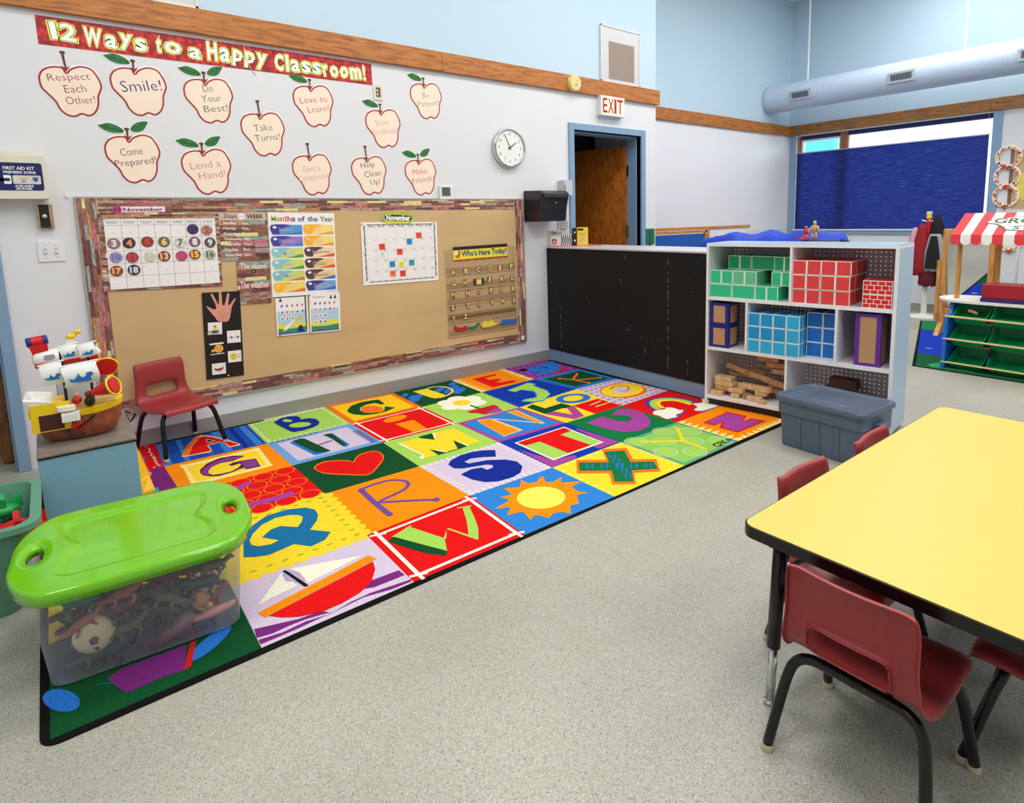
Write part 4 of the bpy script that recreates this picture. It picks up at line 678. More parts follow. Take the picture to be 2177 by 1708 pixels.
RUG="""p,7,0,-475,-39,0,-39,-13,-444,-475,-444
p,1,0,0,-39,474,-39,472,-467,-13,-444
p,13,0,474,-39,956,-2,951,-465,472,-467
p,9,0,956,-2,1436,-25,1428,-462,951,-465
p,7,0,1436,-25,1916,-17,1903,-453,1428,-462
p,16,0,1916,-17,2412,-10,2386,-436,1903,-453
p,29,0,2412,-10,2849,-22,2845,-449,2386,-436
p,30,0,-475,-444,-13,-444,0,-886,-475,-886
p,16,0,-13,-444,472,-467,482,-886,0,-886
p,11,0,472,-467,951,-465,959,-897,482,-886
p,21,0,951,-465,1428,-462,1428,-905,959,-897
p,13,0,1428,-462,1903,-453,1885,-915,1428,-905
p,5,0,1903,-453,2386,-436,2435,-857,1885,-915
p,7,0,2386,-436,2845,-449,2843,-864,2435,-857
p,18,0,-475,-886,0,-886,0,-1320,-475,-1320
p,21,0,0,-886,482,-886,491,-1320,0,-1320
p,7,0,482,-886,959,-897,951,-1332,491,-1320
p,13,0,959,-897,1428,-905,1431,-1334,951,-1332
p,23,0,1428,-905,1885,-915,1907,-1345,1431,-1334
p,33,0,1885,-915,2435,-857,2379,-1344,1907,-1345
p,11,0,2435,-857,2843,-864,2869,-1323,2379,-1344
p,33,0,-475,-1320,0,-1320,0,-1797,-475,-1797
p,33,0,0,-1320,491,-1320,482,-1797,0,-1797
p,16,0,491,-1320,951,-1332,964,-1776,482,-1797
p,11,0,951,-1332,1431,-1334,1426,-1790,964,-1776
p,5,0,1431,-1334,1907,-1345,1913,-1782,1426,-1790
p,15,0,1907,-1345,2379,-1344,2389,-1783,1913,-1782
p,21,0,2379,-1344,2869,-1323,2869,-1774,2389,-1783
p,7,0,-475,-1797,0,-1797,-5,-2199,-475,-2199
p,11,0,0,-1797,482,-1797,474,-2200,-5,-2199
p,21,0,482,-1797,964,-1776,940,-2205,474,-2200
p,23,0,964,-1776,1426,-1790,1425,-2211,940,-2205
p,33,0,1426,-1790,1913,-1782,1914,-2207,1425,-2211
p,14,0,1913,-1782,2389,-1783,2386,-2197,1914,-2207
p,16,0,2389,-1783,2869,-1774,2885,-2197,2386,-2197
p,21,1,-475,-20,0,-20,-13,-444,-475,-444
p,18,1,-475,-444,-13,-444,0,-936,-475,-936
s6,31,2,-45,-31,-43,-95,-43,-48,-35,-133,-46,-153,-33,-195,-46,-228,-30,-242,-43,-288,-27,-274,-39,-319,-29,-343,-39,-347,-30,-410,-41,-387,-26,-427
s6,31,2,-57,-425,-48,-420,-55,-433
p,7,1,-475,-1767,0,-1767,-5,-2199,-475,-2200
e,24,2,-452,-2062,34,-17,-15,61
e,24,2,-112,-2076,56,19,-30,-49
e,24,2,-352,-2073,20,-14,-17,10
p,18,3,-355,-2048,-318,-2031,-167,-2039,-190,-2153,-244,-2144,-319,-2147,-330,-2124
p,22,3,-157,-2037,-142,-2038,-173,-2149,-192,-2152
p,25,1,-10,-47,38,-47,26,-438,-22,-435
p,25,1,92,-47,116,-47,106,-441,82,-440
p,25,1,275,-47,313,-47,307,-451,268,-449
p,6,1,367,-47,391,-47,387,-454,363,-453
p,25,1,424,-48,457,-48,455,-458,421,-456
p,2,1,199,-47,227,-47,220,-447,191,-445
p,17,2,81,-345,125,-198,163,-124,184,-74,214,-52,217,-76,185,-145,150,-220,114,-364
p,4,2,79,-356,199,-60,221,-51,264,-106,317,-227,360,-376,350,-393,300,-386,298,-318,281,-256,246,-270,221,-267,219,-375,206,-394,83,-373
p,17,3,86,-344,124,-209,172,-106,206,-59,217,-76,147,-218,114,-364
p,21,3,113,-363,148,-232,210,-92,228,-87,260,-131,309,-247,352,-371,306,-372,303,-323,284,-244,236,-254,214,-267,214,-370
p,4,4,231,-153,268,-216,230,-235,221,-213
p,6,5,233,-169,259,-211,231,-219,227,-208
p,3,1,53,-482,78,-494,420,-498,421,-531,408,-787,407,-819,371,-819,59,-815,42,-805,52,-771,57,-540,48,-516
p,33,2,72,-533,399,-542,386,-788,77,-774
p,8,3,334,-579,286,-535,221,-523,160,-559,120,-620,110,-664,115,-714,141,-754,176,-776,235,-768,265,-753,292,-751,292,-778,356,-789,366,-662,305,-641,264,-637,237,-657,251,-681,286,-674,292,-686,271,-726,232,-755,186,-754,150,-737,140,-701,146,-666,171,-624,212,-600,269,-613,310,-593
p,19,4,317,-578,253,-546,189,-563,132,-620,115,-668,123,-717,142,-734,138,-679,156,-643,194,-600,242,-599,286,-606
p,19,4,250,-658,306,-653,361,-669,351,-779,297,-767,292,-713,299,-658
p,32,1,575,-6,945,-6,941,-27,569,-28
s12,32,1,488,-59,504,-58
s12,32,1,517,-57,532,-56
s12,32,1,545,-55,561,-54
s12,32,1,573,-53,589,-52
s12,32,1,602,-51,617,-50
s12,32,1,630,-49,645,-48
s12,32,1,658,-47,674,-46
s12,32,1,687,-45,702,-44
s12,32,1,715,-43,730,-42
s12,32,1,743,-41,759,-40
s12,32,1,771,-39,787,-37
s12,32,1,800,-37,815,-35
s12,32,1,828,-34,844,-33
s12,32,1,856,-32,872,-31
s12,32,1,885,-30,900,-29
s12,32,1,913,-28,929,-27
s12,32,1,486,-445,502,-445
s12,32,1,515,-445,530,-445
s12,32,1,543,-445,558,-445
s12,32,1,571,-445,586,-445
s12,32,1,599,-445,615,-444
s12,32,1,627,-444,643,-444
s12,32,1,655,-444,671,-444
s12,32,1,684,-444,699,-444
s12,32,1,712,-444,727,-444
s12,32,1,740,-444,755,-443
s12,32,1,768,-443,783,-443
s12,32,1,796,-443,812,-443
s12,32,1,824,-443,840,-443
s12,32,1,852,-443,868,-443
s12,32,1,881,-442,896,-442
s12,32,1,909,-442,924,-442
s12,32,1,493,-59,493,-80
s12,32,1,493,-98,493,-119
s12,32,1,493,-136,493,-158
s12,32,1,493,-175,492,-196
s12,32,1,492,-214,492,-235
s12,32,1,492,-252,492,-273
s12,32,1,492,-291,492,-312
s12,32,1,492,-330,492,-351
s12,32,1,492,-368,492,-389
s12,32,1,491,-407,491,-428
s12,32,1,936,-27,936,-49
s12,32,1,936,-68,936,-91
s12,32,1,936,-110,935,-132
s12,32,1,935,-151,935,-174
s12,32,1,935,-193,934,-216
s12,32,1,934,-234,934,-257
s12,32,1,934,-276,934,-299
s12,32,1,933,-317,933,-340
s12,32,1,933,-359,933,-382
s12,32,1,933,-400,932,-423
p,6,2,607,-110,662,-59,712,-54,752,-83,760,-136,746,-168,798,-181,824,-227,821,-298,797,-347,754,-375,690,-388,643,-379,632,-342,616,-219
e,13,3,680,-138,21,3,-9,40
e,13,3,713,-273,53,7,-23,56
p,17,1,956,-2,1436,-25,1428,-462,951,-465
p,9,2,989,-36,1402,-54,1395,-431,985,-433
p,7,3,1035,-195,1093,-116,1170,-84,1232,-90,1289,-108,1278,-223,1253,-234,1238,-168,1177,-161,1123,-196,1096,-252,1097,-312,1131,-357,1176,-377,1213,-364,1253,-286,1292,-357,1257,-373,1209,-392,1145,-395,1075,-366,1033,-304,1024,-242
p,17,3,1098,-255,1129,-201,1172,-191,1211,-229,1229,-296,1216,-350,1165,-367,1123,-342,1098,-303
e,24,1,1473,-134,26,2,-23,-40
e,24,1,1482,-219,29,2,-25,-43
e,24,1,1530,-228,42,4,-31,-51
e,24,1,1459,-297,45,3,-24,-41
e,24,1,1718,-183,44,3,-32,-49
e,24,1,1736,-257,29,2,-29,-44
e,24,1,1875,-110,42,3,-32,-48
e,24,1,1824,-212,46,4,-31,-45
e,24,1,1812,-303,52,3,-45,-64
s20,4,2,1666,-92,1686,-91,1714,-90,1739,-95,1757,-109,1772,-128,1783,-151,1788,-178,1789,-209,1786,-237,1778,-262,1766,-284,1750,-304,1728,-322,1702,-338,1677,-350,1653,-358,1630,-362,1614,-365
p,33,3,1554,-94,1660,-94,1680,-322,1667,-359,1589,-363,1571,-316
p,3,1,1916,-17,1989,-43,1914,-72
p,3,1,1914,-72,1988,-97,1913,-126
p,3,1,1913,-126,1986,-152,1911,-180
p,3,1,1911,-180,1984,-206,1910,-235
p,3,1,1910,-235,1982,-260,1908,-290
p,3,1,1908,-290,1980,-315,1906,-344
p,3,1,1906,-344,1978,-369,1905,-398
p,3,1,1905,-398,1976,-423,1903,-453
p,3,1,2412,-10,2336,-38,2409,-63
p,3,1,2409,-63,2333,-91,2406,-116
p,3,1,2406,-116,2330,-145,2402,-170
p,3,1,2402,-170,2327,-198,2399,-223
p,3,1,2399,-223,2324,-252,2396,-276
p,3,1,2396,-276,2321,-305,2392,-330
p,3,1,2392,-330,2318,-358,2389,-383
p,3,1,2389,-383,2315,-412,2386,-436
p,21,2,2051,-103,2270,-101,2244,-139,2136,-140,2127,-215,2203,-243,2196,-283,2127,-292,2149,-335,2255,-349,2250,-399,2030,-402
p,6,1,2407,-58,2443,-58,2443,-34,2407,-34
p,6,1,2434,-130,2470,-130,2470,-106,2434,-106
p,6,1,2399,-200,2435,-200,2435,-176,2399,-176
p,6,1,2426,-272,2462,-272,2462,-248,2426,-248
p,6,1,2390,-342,2426,-342,2426,-318,2390,-318
p,6,1,2418,-414,2454,-414,2454,-390,2418,-390
p,6,1,2468,-60,2504,-60,2504,-36,2468,-36
p,6,1,2495,-131,2531,-131,2531,-107,2495,-107
p,6,1,2461,-202,2497,-202,2497,-178,2461,-178
p,6,1,2488,-274,2524,-274,2524,-250,2488,-250
p,6,1,2453,-344,2489,-344,2489,-320,2453,-320
p,6,1,2481,-416,2517,-416,2517,-392,2481,-392
p,6,1,2529,-61,2565,-61,2565,-37,2529,-37
p,6,1,2557,-133,2593,-133,2593,-109,2557,-109
p,6,1,2523,-203,2559,-203,2559,-179,2523,-179
p,6,1,2551,-275,2587,-275,2587,-251,2551,-251
p,6,1,2516,-345,2552,-345,2552,-321,2516,-321
p,6,1,2545,-417,2581,-417,2581,-393,2545,-393
p,6,1,2590,-63,2626,-63,2626,-39,2590,-39
p,6,1,2618,-135,2654,-135,2654,-111,2618,-111
p,6,1,2585,-205,2621,-205,2621,-181,2585,-181
p,6,1,2613,-277,2649,-277,2649,-253,2613,-253
p,6,1,2579,-347,2615,-347,2615,-323,2579,-323
p,6,1,2608,-419,2644,-419,2644,-395,2608,-395
p,6,1,2651,-65,2687,-65,2687,-41,2651,-41
p,6,1,2679,-137,2715,-137,2715,-113,2679,-113
p,6,1,2647,-207,2683,-207,2683,-183,2647,-183
p,6,1,2676,-279,2712,-279,2712,-255,2676,-255
p,6,1,2642,-349,2678,-349,2678,-325,2642,-325
p,6,1,2672,-421,2708,-421,2708,-397,2672,-397
p,6,1,2712,-66,2748,-66,2748,-42,2712,-42
p,6,1,2741,-138,2777,-138,2777,-114,2741,-114
p,6,1,2708,-209,2744,-209,2744,-185,2708,-185
p,6,1,2738,-281,2774,-281,2774,-257,2738,-257
p,6,1,2705,-351,2741,-351,2741,-327,2705,-327
p,6,1,2735,-423,2771,-423,2771,-399,2735,-399
p,6,1,2773,-68,2809,-68,2809,-44,2773,-44
p,6,1,2802,-140,2838,-140,2838,-116,2802,-116
p,6,1,2770,-210,2806,-210,2806,-186,2770,-186
p,6,1,2801,-282,2837,-282,2837,-258,2801,-258
p,6,1,2768,-353,2804,-353,2804,-329,2768,-329
p,6,1,2799,-425,2835,-425,2835,-401,2799,-401
q,24,2,2535,-163,2596,-131,2658,-140,2727,-101,2795,-81,2861,-79,2856,-119,2816,-212,2758,-323,2696,-383,2635,-401,2554,-379,2505,-330,2493,-261
e,0,3,2496,-155,32,-22,-24,-26
p,22,3,2570,-414,2648,-375,2783,-327,2788,-353,2745,-391,2655,-421
s12,6,3,2504,-242,2511,-279,2535,-293,2570,-278
e,6,3,2647,-202,12,-8,-11,-14
e,6,3,2681,-222,13,-8,-10,-13
p,26,1,472,-467,951,-465,959,-897,482,-886
p,11,2,516,-509,909,-508,915,-853,524,-845
s12,8,3,487,-480,503,-479
s12,8,3,517,-479,534,-479
s12,8,3,547,-479,564,-479
s12,8,3,578,-479,594,-479
s12,8,3,608,-479,625,-479
s12,8,3,638,-479,655,-479
s12,8,3,669,-479,685,-479
s12,8,3,699,-479,716,-479
s12,8,3,729,-479,746,-479
s10,8,3,900,-616,940,-616
s10,8,3,901,-640,941,-640
s10,8,3,901,-663,941,-663
s10,8,3,902,-687,942,-687
s10,8,3,902,-711,942,-711
s10,8,3,903,-735,943,-735
s10,8,3,903,-758,943,-758
s10,8,3,903,-782,943,-782
s10,8,3,904,-806,944,-806
s10,8,3,904,-829,944,-829
s10,8,3,905,-853,945,-853
p,24,3,571,-544,621,-523,692,-825,659,-833,613,-827
p,7,4,588,-529,635,-519,654,-537,698,-826,639,-804,626,-770
p,24,3,777,-556,804,-555,809,-805,777,-822
p,7,4,752,-550,792,-550,799,-577,796,-782,772,-810,769,-649,763,-594
s10,8,5,678,-690,759,-676
s13,32,1,980,-491,1404,-489
s13,32,1,987,-872,1405,-878
s13,32,1,980,-491,987,-872
s13,32,1,1404,-489,1405,-878
s14,32,2,950,-481,1010,-501
s14,32,2,980,-526,980,-456
s14,32,2,1374,-479,1434,-499
s14,32,2,1404,-524,1404,-454
s14,32,2,957,-862,1017,-882
s14,32,2,987,-907,987,-837
s14,32,2,1375,-868,1435,-888
s14,32,2,1405,-913,1405,-843
e,16,2,1191,-567,68,-17,-41,-48
p,16,2,1145,-656,1264,-668,1248,-863,1159,-864
e,31,2,1763,-539,66,0,0,66
e,31,2,1689,-471,66,0,0,66
e,31,2,1594,-501,66,0,0,66
e,31,2,1571,-599,66,0,0,66
e,31,2,1645,-667,66,0,0,66
e,31,2,1740,-637,66,0,0,66
e,31,2,1667,-569,90,0,0,90
e,33,3,1667,-569,60,0,0,60
s18,7,2,1677,-659,1684,-750
p,22,3,1589,-756,1796,-756,1799,-792,1758,-900,1775,-901,1640,-882,1617,-814,1592,-799
p,29,4,1700,-845,1783,-827,1763,-905,1640,-882
s10,24,1,1912,-466,1928,-466
s10,24,1,1951,-465,1966,-464
s10,24,1,1990,-464,2005,-463
s10,24,1,2029,-462,2044,-462
s10,24,1,2067,-461,2083,-460
s10,24,1,2106,-459,2122,-459
s10,24,1,2145,-458,2160,-457
s10,24,1,2184,-456,2199,-456
s10,24,1,2223,-455,2238,-454
s10,24,1,2261,-453,2277,-453
s10,24,1,2300,-452,2316,-451
s10,24,1,2339,-450,2354,-450
s10,24,1,1896,-900,1914,-898
s10,24,1,1940,-895,1958,-894
s10,24,1,1984,-891,2002,-889
s10,24,1,2028,-886,2046,-885
s10,24,1,2072,-882,2089,-880
s10,24,1,2116,-877,2133,-875
s10,24,1,2160,-873,2177,-871
s10,24,1,2203,-868,2221,-866
s10,24,1,2247,-864,2265,-862
s10,24,1,2291,-859,2309,-857
s10,24,1,2335,-855,2352,-853
s10,24,1,2379,-850,2396,-848
s10,24,1,1917,-462,1917,-476
s10,24,1,1916,-499,1915,-513
s10,24,1,1915,-535,1914,-550
s10,24,1,1913,-572,1913,-587
s10,24,1,1912,-609,1912,-624
s10,24,1,1911,-646,1910,-661
s10,24,1,1909,-683,1909,-698
s10,24,1,1908,-720,1908,-734
s10,24,1,1907,-757,1906,-771
s10,24,1,1906,-793,1905,-808
s10,24,1,1904,-830,1904,-845
s10,24,1,1903,-867,1903,-882
s10,24,1,2372,-445,2374,-458
s10,24,1,2376,-479,2378,-492
s10,24,1,2380,-513,2381,-526
s10,24,1,2384,-546,2385,-560
s10,24,1,2387,-580,2389,-594
s10,24,1,2391,-614,2393,-627
s10,24,1,2395,-648,2397,-661
s10,24,1,2399,-681,2400,-695
s10,24,1,2403,-715,2404,-729
s10,24,1,2406,-749,2408,-762
s10,24,1,2410,-783,2412,-796
s10,24,1,2414,-817,2415,-830
p,23,2,2049,-542,2299,-472,2319,-560,2270,-578,2268,-735,2223,-828,2084,-921,2015,-895,1964,-819,2021,-791,2101,-811,2146,-754,2169,-700,2133,-604,2071,-621
p,13,3,2064,-546,2288,-487,2305,-554,2270,-562,2257,-740,2219,-824,2095,-903,2027,-880,1983,-817,2026,-810,2101,-825,2155,-762,2187,-687,2140,-596,2077,-612
p,24,1,2386,-436,2845,-449,2843,-864,2435,-857
p,7,2,2437,-488,2799,-498,2802,-813,2471,-807
s20,17,3,2528,-552,2608,-689,2786,-758
s20,17,3,2722,-551,2584,-652,2609,-811
e,17,4,2534,-558,15,-1,-15,-17
e,17,4,2722,-551,16,-1,-16,-18
e,17,4,2773,-759,15,-1,-17,-16
e,17,4,2608,-801,15,-1,-15,-16
e,17,1,30,-929,47,0,0,47
e,21,2,30,-929,40,0,0,40
e,17,1,131,-929,47,0,0,47
e,21,2,131,-929,40,0,0,40
e,17,1,231,-929,47,0,0,47
e,21,2,231,-929,40,0,0,40
e,17,1,332,-929,47,0,0,47
e,21,2,332,-929,40,0,0,40
e,17,1,433,-929,47,0,0,47
e,21,2,433,-929,40,0,0,40
e,17,1,81,-1016,47,0,0,47
e,21,2,81,-1016,40,0,0,40
e,17,1,182,-1016,47,0,0,47
e,21,2,182,-1016,40,0,0,40
e,17,1,283,-1016,47,0,0,47
e,21,2,283,-1016,40,0,0,40
e,17,1,384,-1016,47,0,0,47
e,21,2,384,-1016,40,0,0,40
e,17,1,30,-1103,47,0,0,47
e,21,2,30,-1103,40,0,0,40
e,17,1,132,-1103,47,0,0,47
e,21,2,132,-1103,40,0,0,40
e,17,1,233,-1103,47,0,0,47
e,21,2,233,-1103,40,0,0,40
e,17,1,334,-1103,47,0,0,47
e,21,2,334,-1103,40,0,0,40
e,17,1,436,-1103,47,0,0,47
e,21,2,436,-1103,40,0,0,40
e,17,1,81,-1190,47,0,0,47
e,21,2,81,-1190,40,0,0,40
e,17,1,183,-1190,47,0,0,47
e,21,2,183,-1190,40,0,0,40
e,17,1,285,-1190,47,0,0,47
e,21,2,285,-1190,40,0,0,40
e,17,1,387,-1190,47,0,0,47
e,21,2,387,-1190,40,0,0,40
e,17,1,31,-1277,47,0,0,47
e,21,2,31,-1277,40,0,0,40
e,17,1,133,-1277,47,0,0,47
e,21,2,133,-1277,40,0,0,40
e,17,1,235,-1277,47,0,0,47
e,21,2,235,-1277,40,0,0,40
e,17,1,337,-1277,47,0,0,47
e,21,2,337,-1277,40,0,0,40
e,17,1,439,-1277,47,0,0,47
e,21,2,439,-1277,40,0,0,40
s40,29,3,186,-1020,218,-984,269,-956
s50,29,3,194,-1207,289,-1220,387,-1218
q,17,2,550,-995,581,-956,624,-946,678,-976,717,-1015,726,-1051,753,-1015,793,-978,845,-973,880,-995,884,-1063,860,-1123,805,-1191,734,-1256,693,-1245,630,-1178,568,-1104,551,-1042
q,21,3,557,-1001,582,-970,622,-961,674,-988,712,-1027,727,-1065,754,-1026,794,-990,843,-986,873,-1003,876,-1060,855,-1119,803,-1180,737,-1244,698,-1234,635,-1165,576,-1097,557,-1042
p,7,1,1148,-955,1228,-954,1197,-1074,1263,-1135,1277,-1265,1210,-1270,1094,-1269,1093,-1161
p,31,2,1011,-971,1067,-976,1094,-978,1070,-1140,1041,-1220,1011,-1264,1001,-1235,1032,-1212
p,33,3,1024,-972,1134,-967,1190,-1061,1232,-953,1367,-967,1363,-1257,1273,-1261,1261,-1138,1214,-1263,1140,-1259,1098,-1165,1094,-1269,1011,-1264,1041,-1220
p,31,4,1235,-954,1240,-978,1193,-1058
p,31,4,1263,-1141,1284,-1265,1271,-1264
p,31,4,1098,-1165,1156,-1267,1138,-1263
p,29,1,1428,-905,1885,-915,1907,-1345,1431,-1334
p,23,2,1456,-936,1859,-944,1877,-1314,1459,-1305
p,4,3,1546,-942,1628,-976,1645,-1270,1503,-1282,1530,-998
p,16,4,1548,-958,1611,-975,1622,-1261,1511,-1271,1532,-1001
s14,4,3,1632,-994,1806,-1259
p,4,3,1768,-942,1838,-945,1814,-1266,1785,-1259
p,16,4,1779,-952,1827,-953,1805,-1244,1785,-1226
p,7,1,1922,-946,1987,-924,1993,-1046,2138,-1035,2152,-1132,1920,-1135
p,33,2,1987,-924,2175,-910,2138,-1035,1993,-1046
p,21,1,2149,-1130,2382,-1127,2389,-1342,2150,-1345
p,33,1,1914,-1130,2083,-1132,2062,-1316,1924,-1345
p,29,2,1920,-1135,1992,-1126,2036,-1261,2101,-1134,2157,-1137,2072,-1325,1988,-1334
p,33,3,1989,-1130,2082,-1122,2038,-1232
p,33,1,2157,-1137,2150,-1345,2065,-1333
e,24,3,2267,-1009,98,-65,-74,-78
e,33,4,2267,-1009,59,-35,-44,-47
s12,3,3,2240,-1200,2360,-1177
s12,3,3,2246,-1246,2382,-1240
s6,8,1,2438,-888,2470,-888
s6,8,1,2454,-902,2454,-874
s6,8,1,2432,-948,2464,-948
s6,8,1,2448,-962,2448,-934
s6,8,1,2426,-1009,2458,-1009
s6,8,1,2442,-1023,2442,-995
s6,8,1,2419,-1070,2451,-1070
s6,8,1,2435,-1084,2435,-1056
s6,8,1,2413,-1130,2445,-1130
s6,8,1,2429,-1144,2429,-1116
s6,8,1,2406,-1191,2438,-1191
s6,8,1,2422,-1205,2422,-1177
s6,8,1,2400,-1252,2432,-1252
s6,8,1,2416,-1266,2416,-1238
s6,8,1,2393,-1312,2425,-1312
s6,8,1,2409,-1326,2409,-1298
s6,8,1,2484,-888,2516,-888
s6,8,1,2500,-902,2500,-874
s6,8,1,2479,-949,2511,-949
s6,8,1,2495,-963,2495,-935
s6,8,1,2474,-1009,2506,-1009
s6,8,1,2490,-1023,2490,-995
s6,8,1,2468,-1069,2500,-1069
s6,8,1,2484,-1083,2484,-1055
s6,8,1,2463,-1129,2495,-1129
s6,8,1,2479,-1143,2479,-1115
s6,8,1,2458,-1190,2490,-1190
s6,8,1,2474,-1204,2474,-1176
s6,8,1,2453,-1250,2485,-1250
s6,8,1,2469,-1264,2469,-1236
s6,8,1,2447,-1310,2479,-1310
s6,8,1,2463,-1324,2463,-1296
s6,8,1,2530,-889,2562,-889
s6,8,1,2546,-903,2546,-875
s6,8,1,2526,-949,2558,-949
s6,8,1,2542,-963,2542,-935
s6,8,1,2522,-1009,2554,-1009
s6,8,1,2538,-1023,2538,-995
s6,8,1,2518,-1069,2550,-1069
s6,8,1,2534,-1083,2534,-1055
s6,8,1,2514,-1129,2546,-1129
s6,8,1,2530,-1143,2530,-1115
s6,8,1,2509,-1188,2541,-1188
s6,8,1,2525,-1202,2525,-1174
s6,8,1,2505,-1248,2537,-1248
s6,8,1,2521,-1262,2521,-1234
s6,8,1,2501,-1308,2533,-1308
s6,8,1,2517,-1322,2517,-1294
s6,8,1,2576,-889,2608,-889
s6,8,1,2592,-903,2592,-875
s6,8,1,2573,-949,2605,-949
s6,8,1,2589,-963,2589,-935
s6,8,1,2570,-1009,2602,-1009
s6,8,1,2586,-1023,2586,-995
s6,8,1,2567,-1068,2599,-1068
s6,8,1,2583,-1082,2583,-1054
s6,8,1,2564,-1128,2596,-1128
s6,8,1,2580,-1142,2580,-1114
s6,8,1,2561,-1187,2593,-1187
s6,8,1,2577,-1201,2577,-1173
s6,8,1,2558,-1247,2590,-1247
s6,8,1,2574,-1261,2574,-1233
s6,8,1,2555,-1306,2587,-1306
s6,8,1,2571,-1320,2571,-1292
s6,8,1,2622,-890,2654,-890
s6,8,1,2638,-904,2638,-876
s6,8,1,2620,-949,2652,-949
s6,8,1,2636,-963,2636,-935
s6,8,1,2618,-1008,2650,-1008
s6,8,1,2634,-1022,2634,-994
s6,8,1,2616,-1067,2648,-1067
s6,8,1,2632,-1081,2632,-1053
s6,8,1,2615,-1127,2647,-1127
s6,8,1,2631,-1141,2631,-1113
s6,8,1,2613,-1186,2645,-1186
s6,8,1,2629,-1200,2629,-1172
s6,8,1,2611,-1245,2643,-1245
s6,8,1,2627,-1259,2627,-1231
s6,8,1,2609,-1304,2641,-1304
s6,8,1,2625,-1318,2625,-1290
s6,8,1,2668,-891,2700,-891
s6,8,1,2684,-905,2684,-877
s6,8,1,2667,-949,2699,-949
s6,8,1,2683,-963,2683,-935
s6,8,1,2666,-1008,2698,-1008
s6,8,1,2682,-1022,2682,-994
s6,8,1,2666,-1067,2698,-1067
s6,8,1,2682,-1081,2682,-1053
s6,8,1,2665,-1126,2697,-1126
s6,8,1,2681,-1140,2681,-1112
s6,8,1,2664,-1184,2696,-1184
s6,8,1,2680,-1198,2680,-1170
s6,8,1,2664,-1243,2696,-1243
s6,8,1,2680,-1257,2680,-1229
s6,8,1,2663,-1302,2695,-1302
s6,8,1,2679,-1316,2679,-1288
s6,8,1,2714,-891,2746,-891
s6,8,1,2730,-905,2730,-877
s6,8,1,2714,-950,2746,-950
s6,8,1,2730,-964,2730,-936
s6,8,1,2715,-1008,2747,-1008
s6,8,1,2731,-1022,2731,-994
s6,8,1,2715,-1066,2747,-1066
s6,8,1,2731,-1080,2731,-1052
s6,8,1,2715,-1125,2747,-1125
s6,8,1,2731,-1139,2731,-1111
s6,8,1,2716,-1183,2748,-1183
s6,8,1,2732,-1197,2732,-1169
s6,8,1,2716,-1241,2748,-1241
s6,8,1,2732,-1255,2732,-1227
s6,8,1,2717,-1300,2749,-1300
s6,8,1,2733,-1314,2733,-1286
s6,8,1,2760,-892,2792,-892
s6,8,1,2776,-906,2776,-878
s6,8,1,2761,-950,2793,-950
s6,8,1,2777,-964,2777,-936
s6,8,1,2763,-1008,2795,-1008
s6,8,1,2779,-1022,2779,-994
s6,8,1,2764,-1066,2796,-1066
s6,8,1,2780,-1080,2780,-1052
s6,8,1,2766,-1124,2798,-1124
s6,8,1,2782,-1138,2782,-1110
s6,8,1,2767,-1182,2799,-1182
s6,8,1,2783,-1196,2783,-1168
s6,8,1,2769,-1240,2801,-1240
s6,8,1,2785,-1254,2785,-1226
s6,8,1,2771,-1298,2803,-1298
s6,8,1,2787,-1312,2787,-1284
s6,8,1,2806,-892,2838,-892
s6,8,1,2822,-906,2822,-878
s6,8,1,2808,-950,2840,-950
s6,8,1,2824,-964,2824,-936
s6,8,1,2811,-1008,2843,-1008
s6,8,1,2827,-1022,2827,-994
s6,8,1,2814,-1065,2846,-1065
s6,8,1,2830,-1079,2830,-1051
s6,8,1,2816,-1123,2848,-1123
s6,8,1,2832,-1137,2832,-1109
s6,8,1,2819,-1180,2851,-1180
s6,8,1,2835,-1194,2835,-1166
s6,8,1,2822,-1238,2854,-1238
s6,8,1,2838,-1252,2838,-1224
s6,8,1,2824,-1295,2856,-1295
s6,8,1,2840,-1309,2840,-1281
e,17,2,2647,-1110,124,-108,-137,-122
e,33,3,2649,-1100,128,-83,-123,-111
e,11,4,2649,-1100,60,-37,-64,-55
s16,17,5,2599,-1032,2617,-1021,2644,-1006,2669,-997,2693,-997,2717,-1004,2732,-1016,2737,-1038,2734,-1066,2724,-1091,2702,-1112,2673,-1131,2649,-1139,2633,-1129,2622,-1109,2615,-1094
s12,33,6,2608,-1040,2622,-1033,2641,-1023,2660,-1017,2678,-1018,2695,-1024,2707,-1034,2710,-1051,2708,-1071,2706,-1086
e,33,1,27,-1320,27,0,0,27
e,35,2,27,-1350,12,0,0,7
e,33,1,82,-1320,27,0,0,27
e,35,2,82,-1350,12,0,0,7
e,33,1,136,-1320,27,0,0,27
e,35,2,136,-1350,12,0,0,7
e,33,1,191,-1320,27,0,0,27
e,35,2,191,-1350,12,0,0,7
e,33,1,245,-1320,27,0,0,27
e,35,2,245,-1350,12,0,0,7
e,33,1,300,-1320,27,0,0,27
e,35,2,300,-1350,12,0,0,7
e,33,1,355,-1320,27,0,0,27
e,35,2,355,-1350,12,0,0,7
e,33,1,409,-1320,27,0,0,27
e,35,2,409,-1350,12,0,0,7
e,33,1,464,-1320,27,0,0,27
e,35,2,464,-1350,12,0,0,7
e,33,1,490,-1346,27,0,0,27
e,35,2,460,-1346,12,0,0,7
e,33,1,490,-1400,27,0,0,27
e,35,2,460,-1400,12,0,0,7
e,33,1,488,-1453,27,0,0,27
e,35,2,458,-1453,12,0,0,7
e,33,1,488,-1506,27,0,0,27
e,35,2,458,-1506,12,0,0,7
e,33,1,486,-1558,27,0,0,27
e,35,2,456,-1558,12,0,0,7
e,33,1,486,-1612,27,0,0,27
e,35,2,456,-1612,12,0,0,7
e,33,1,484,-1664,27,0,0,27
e,35,2,454,-1664,12,0,0,7
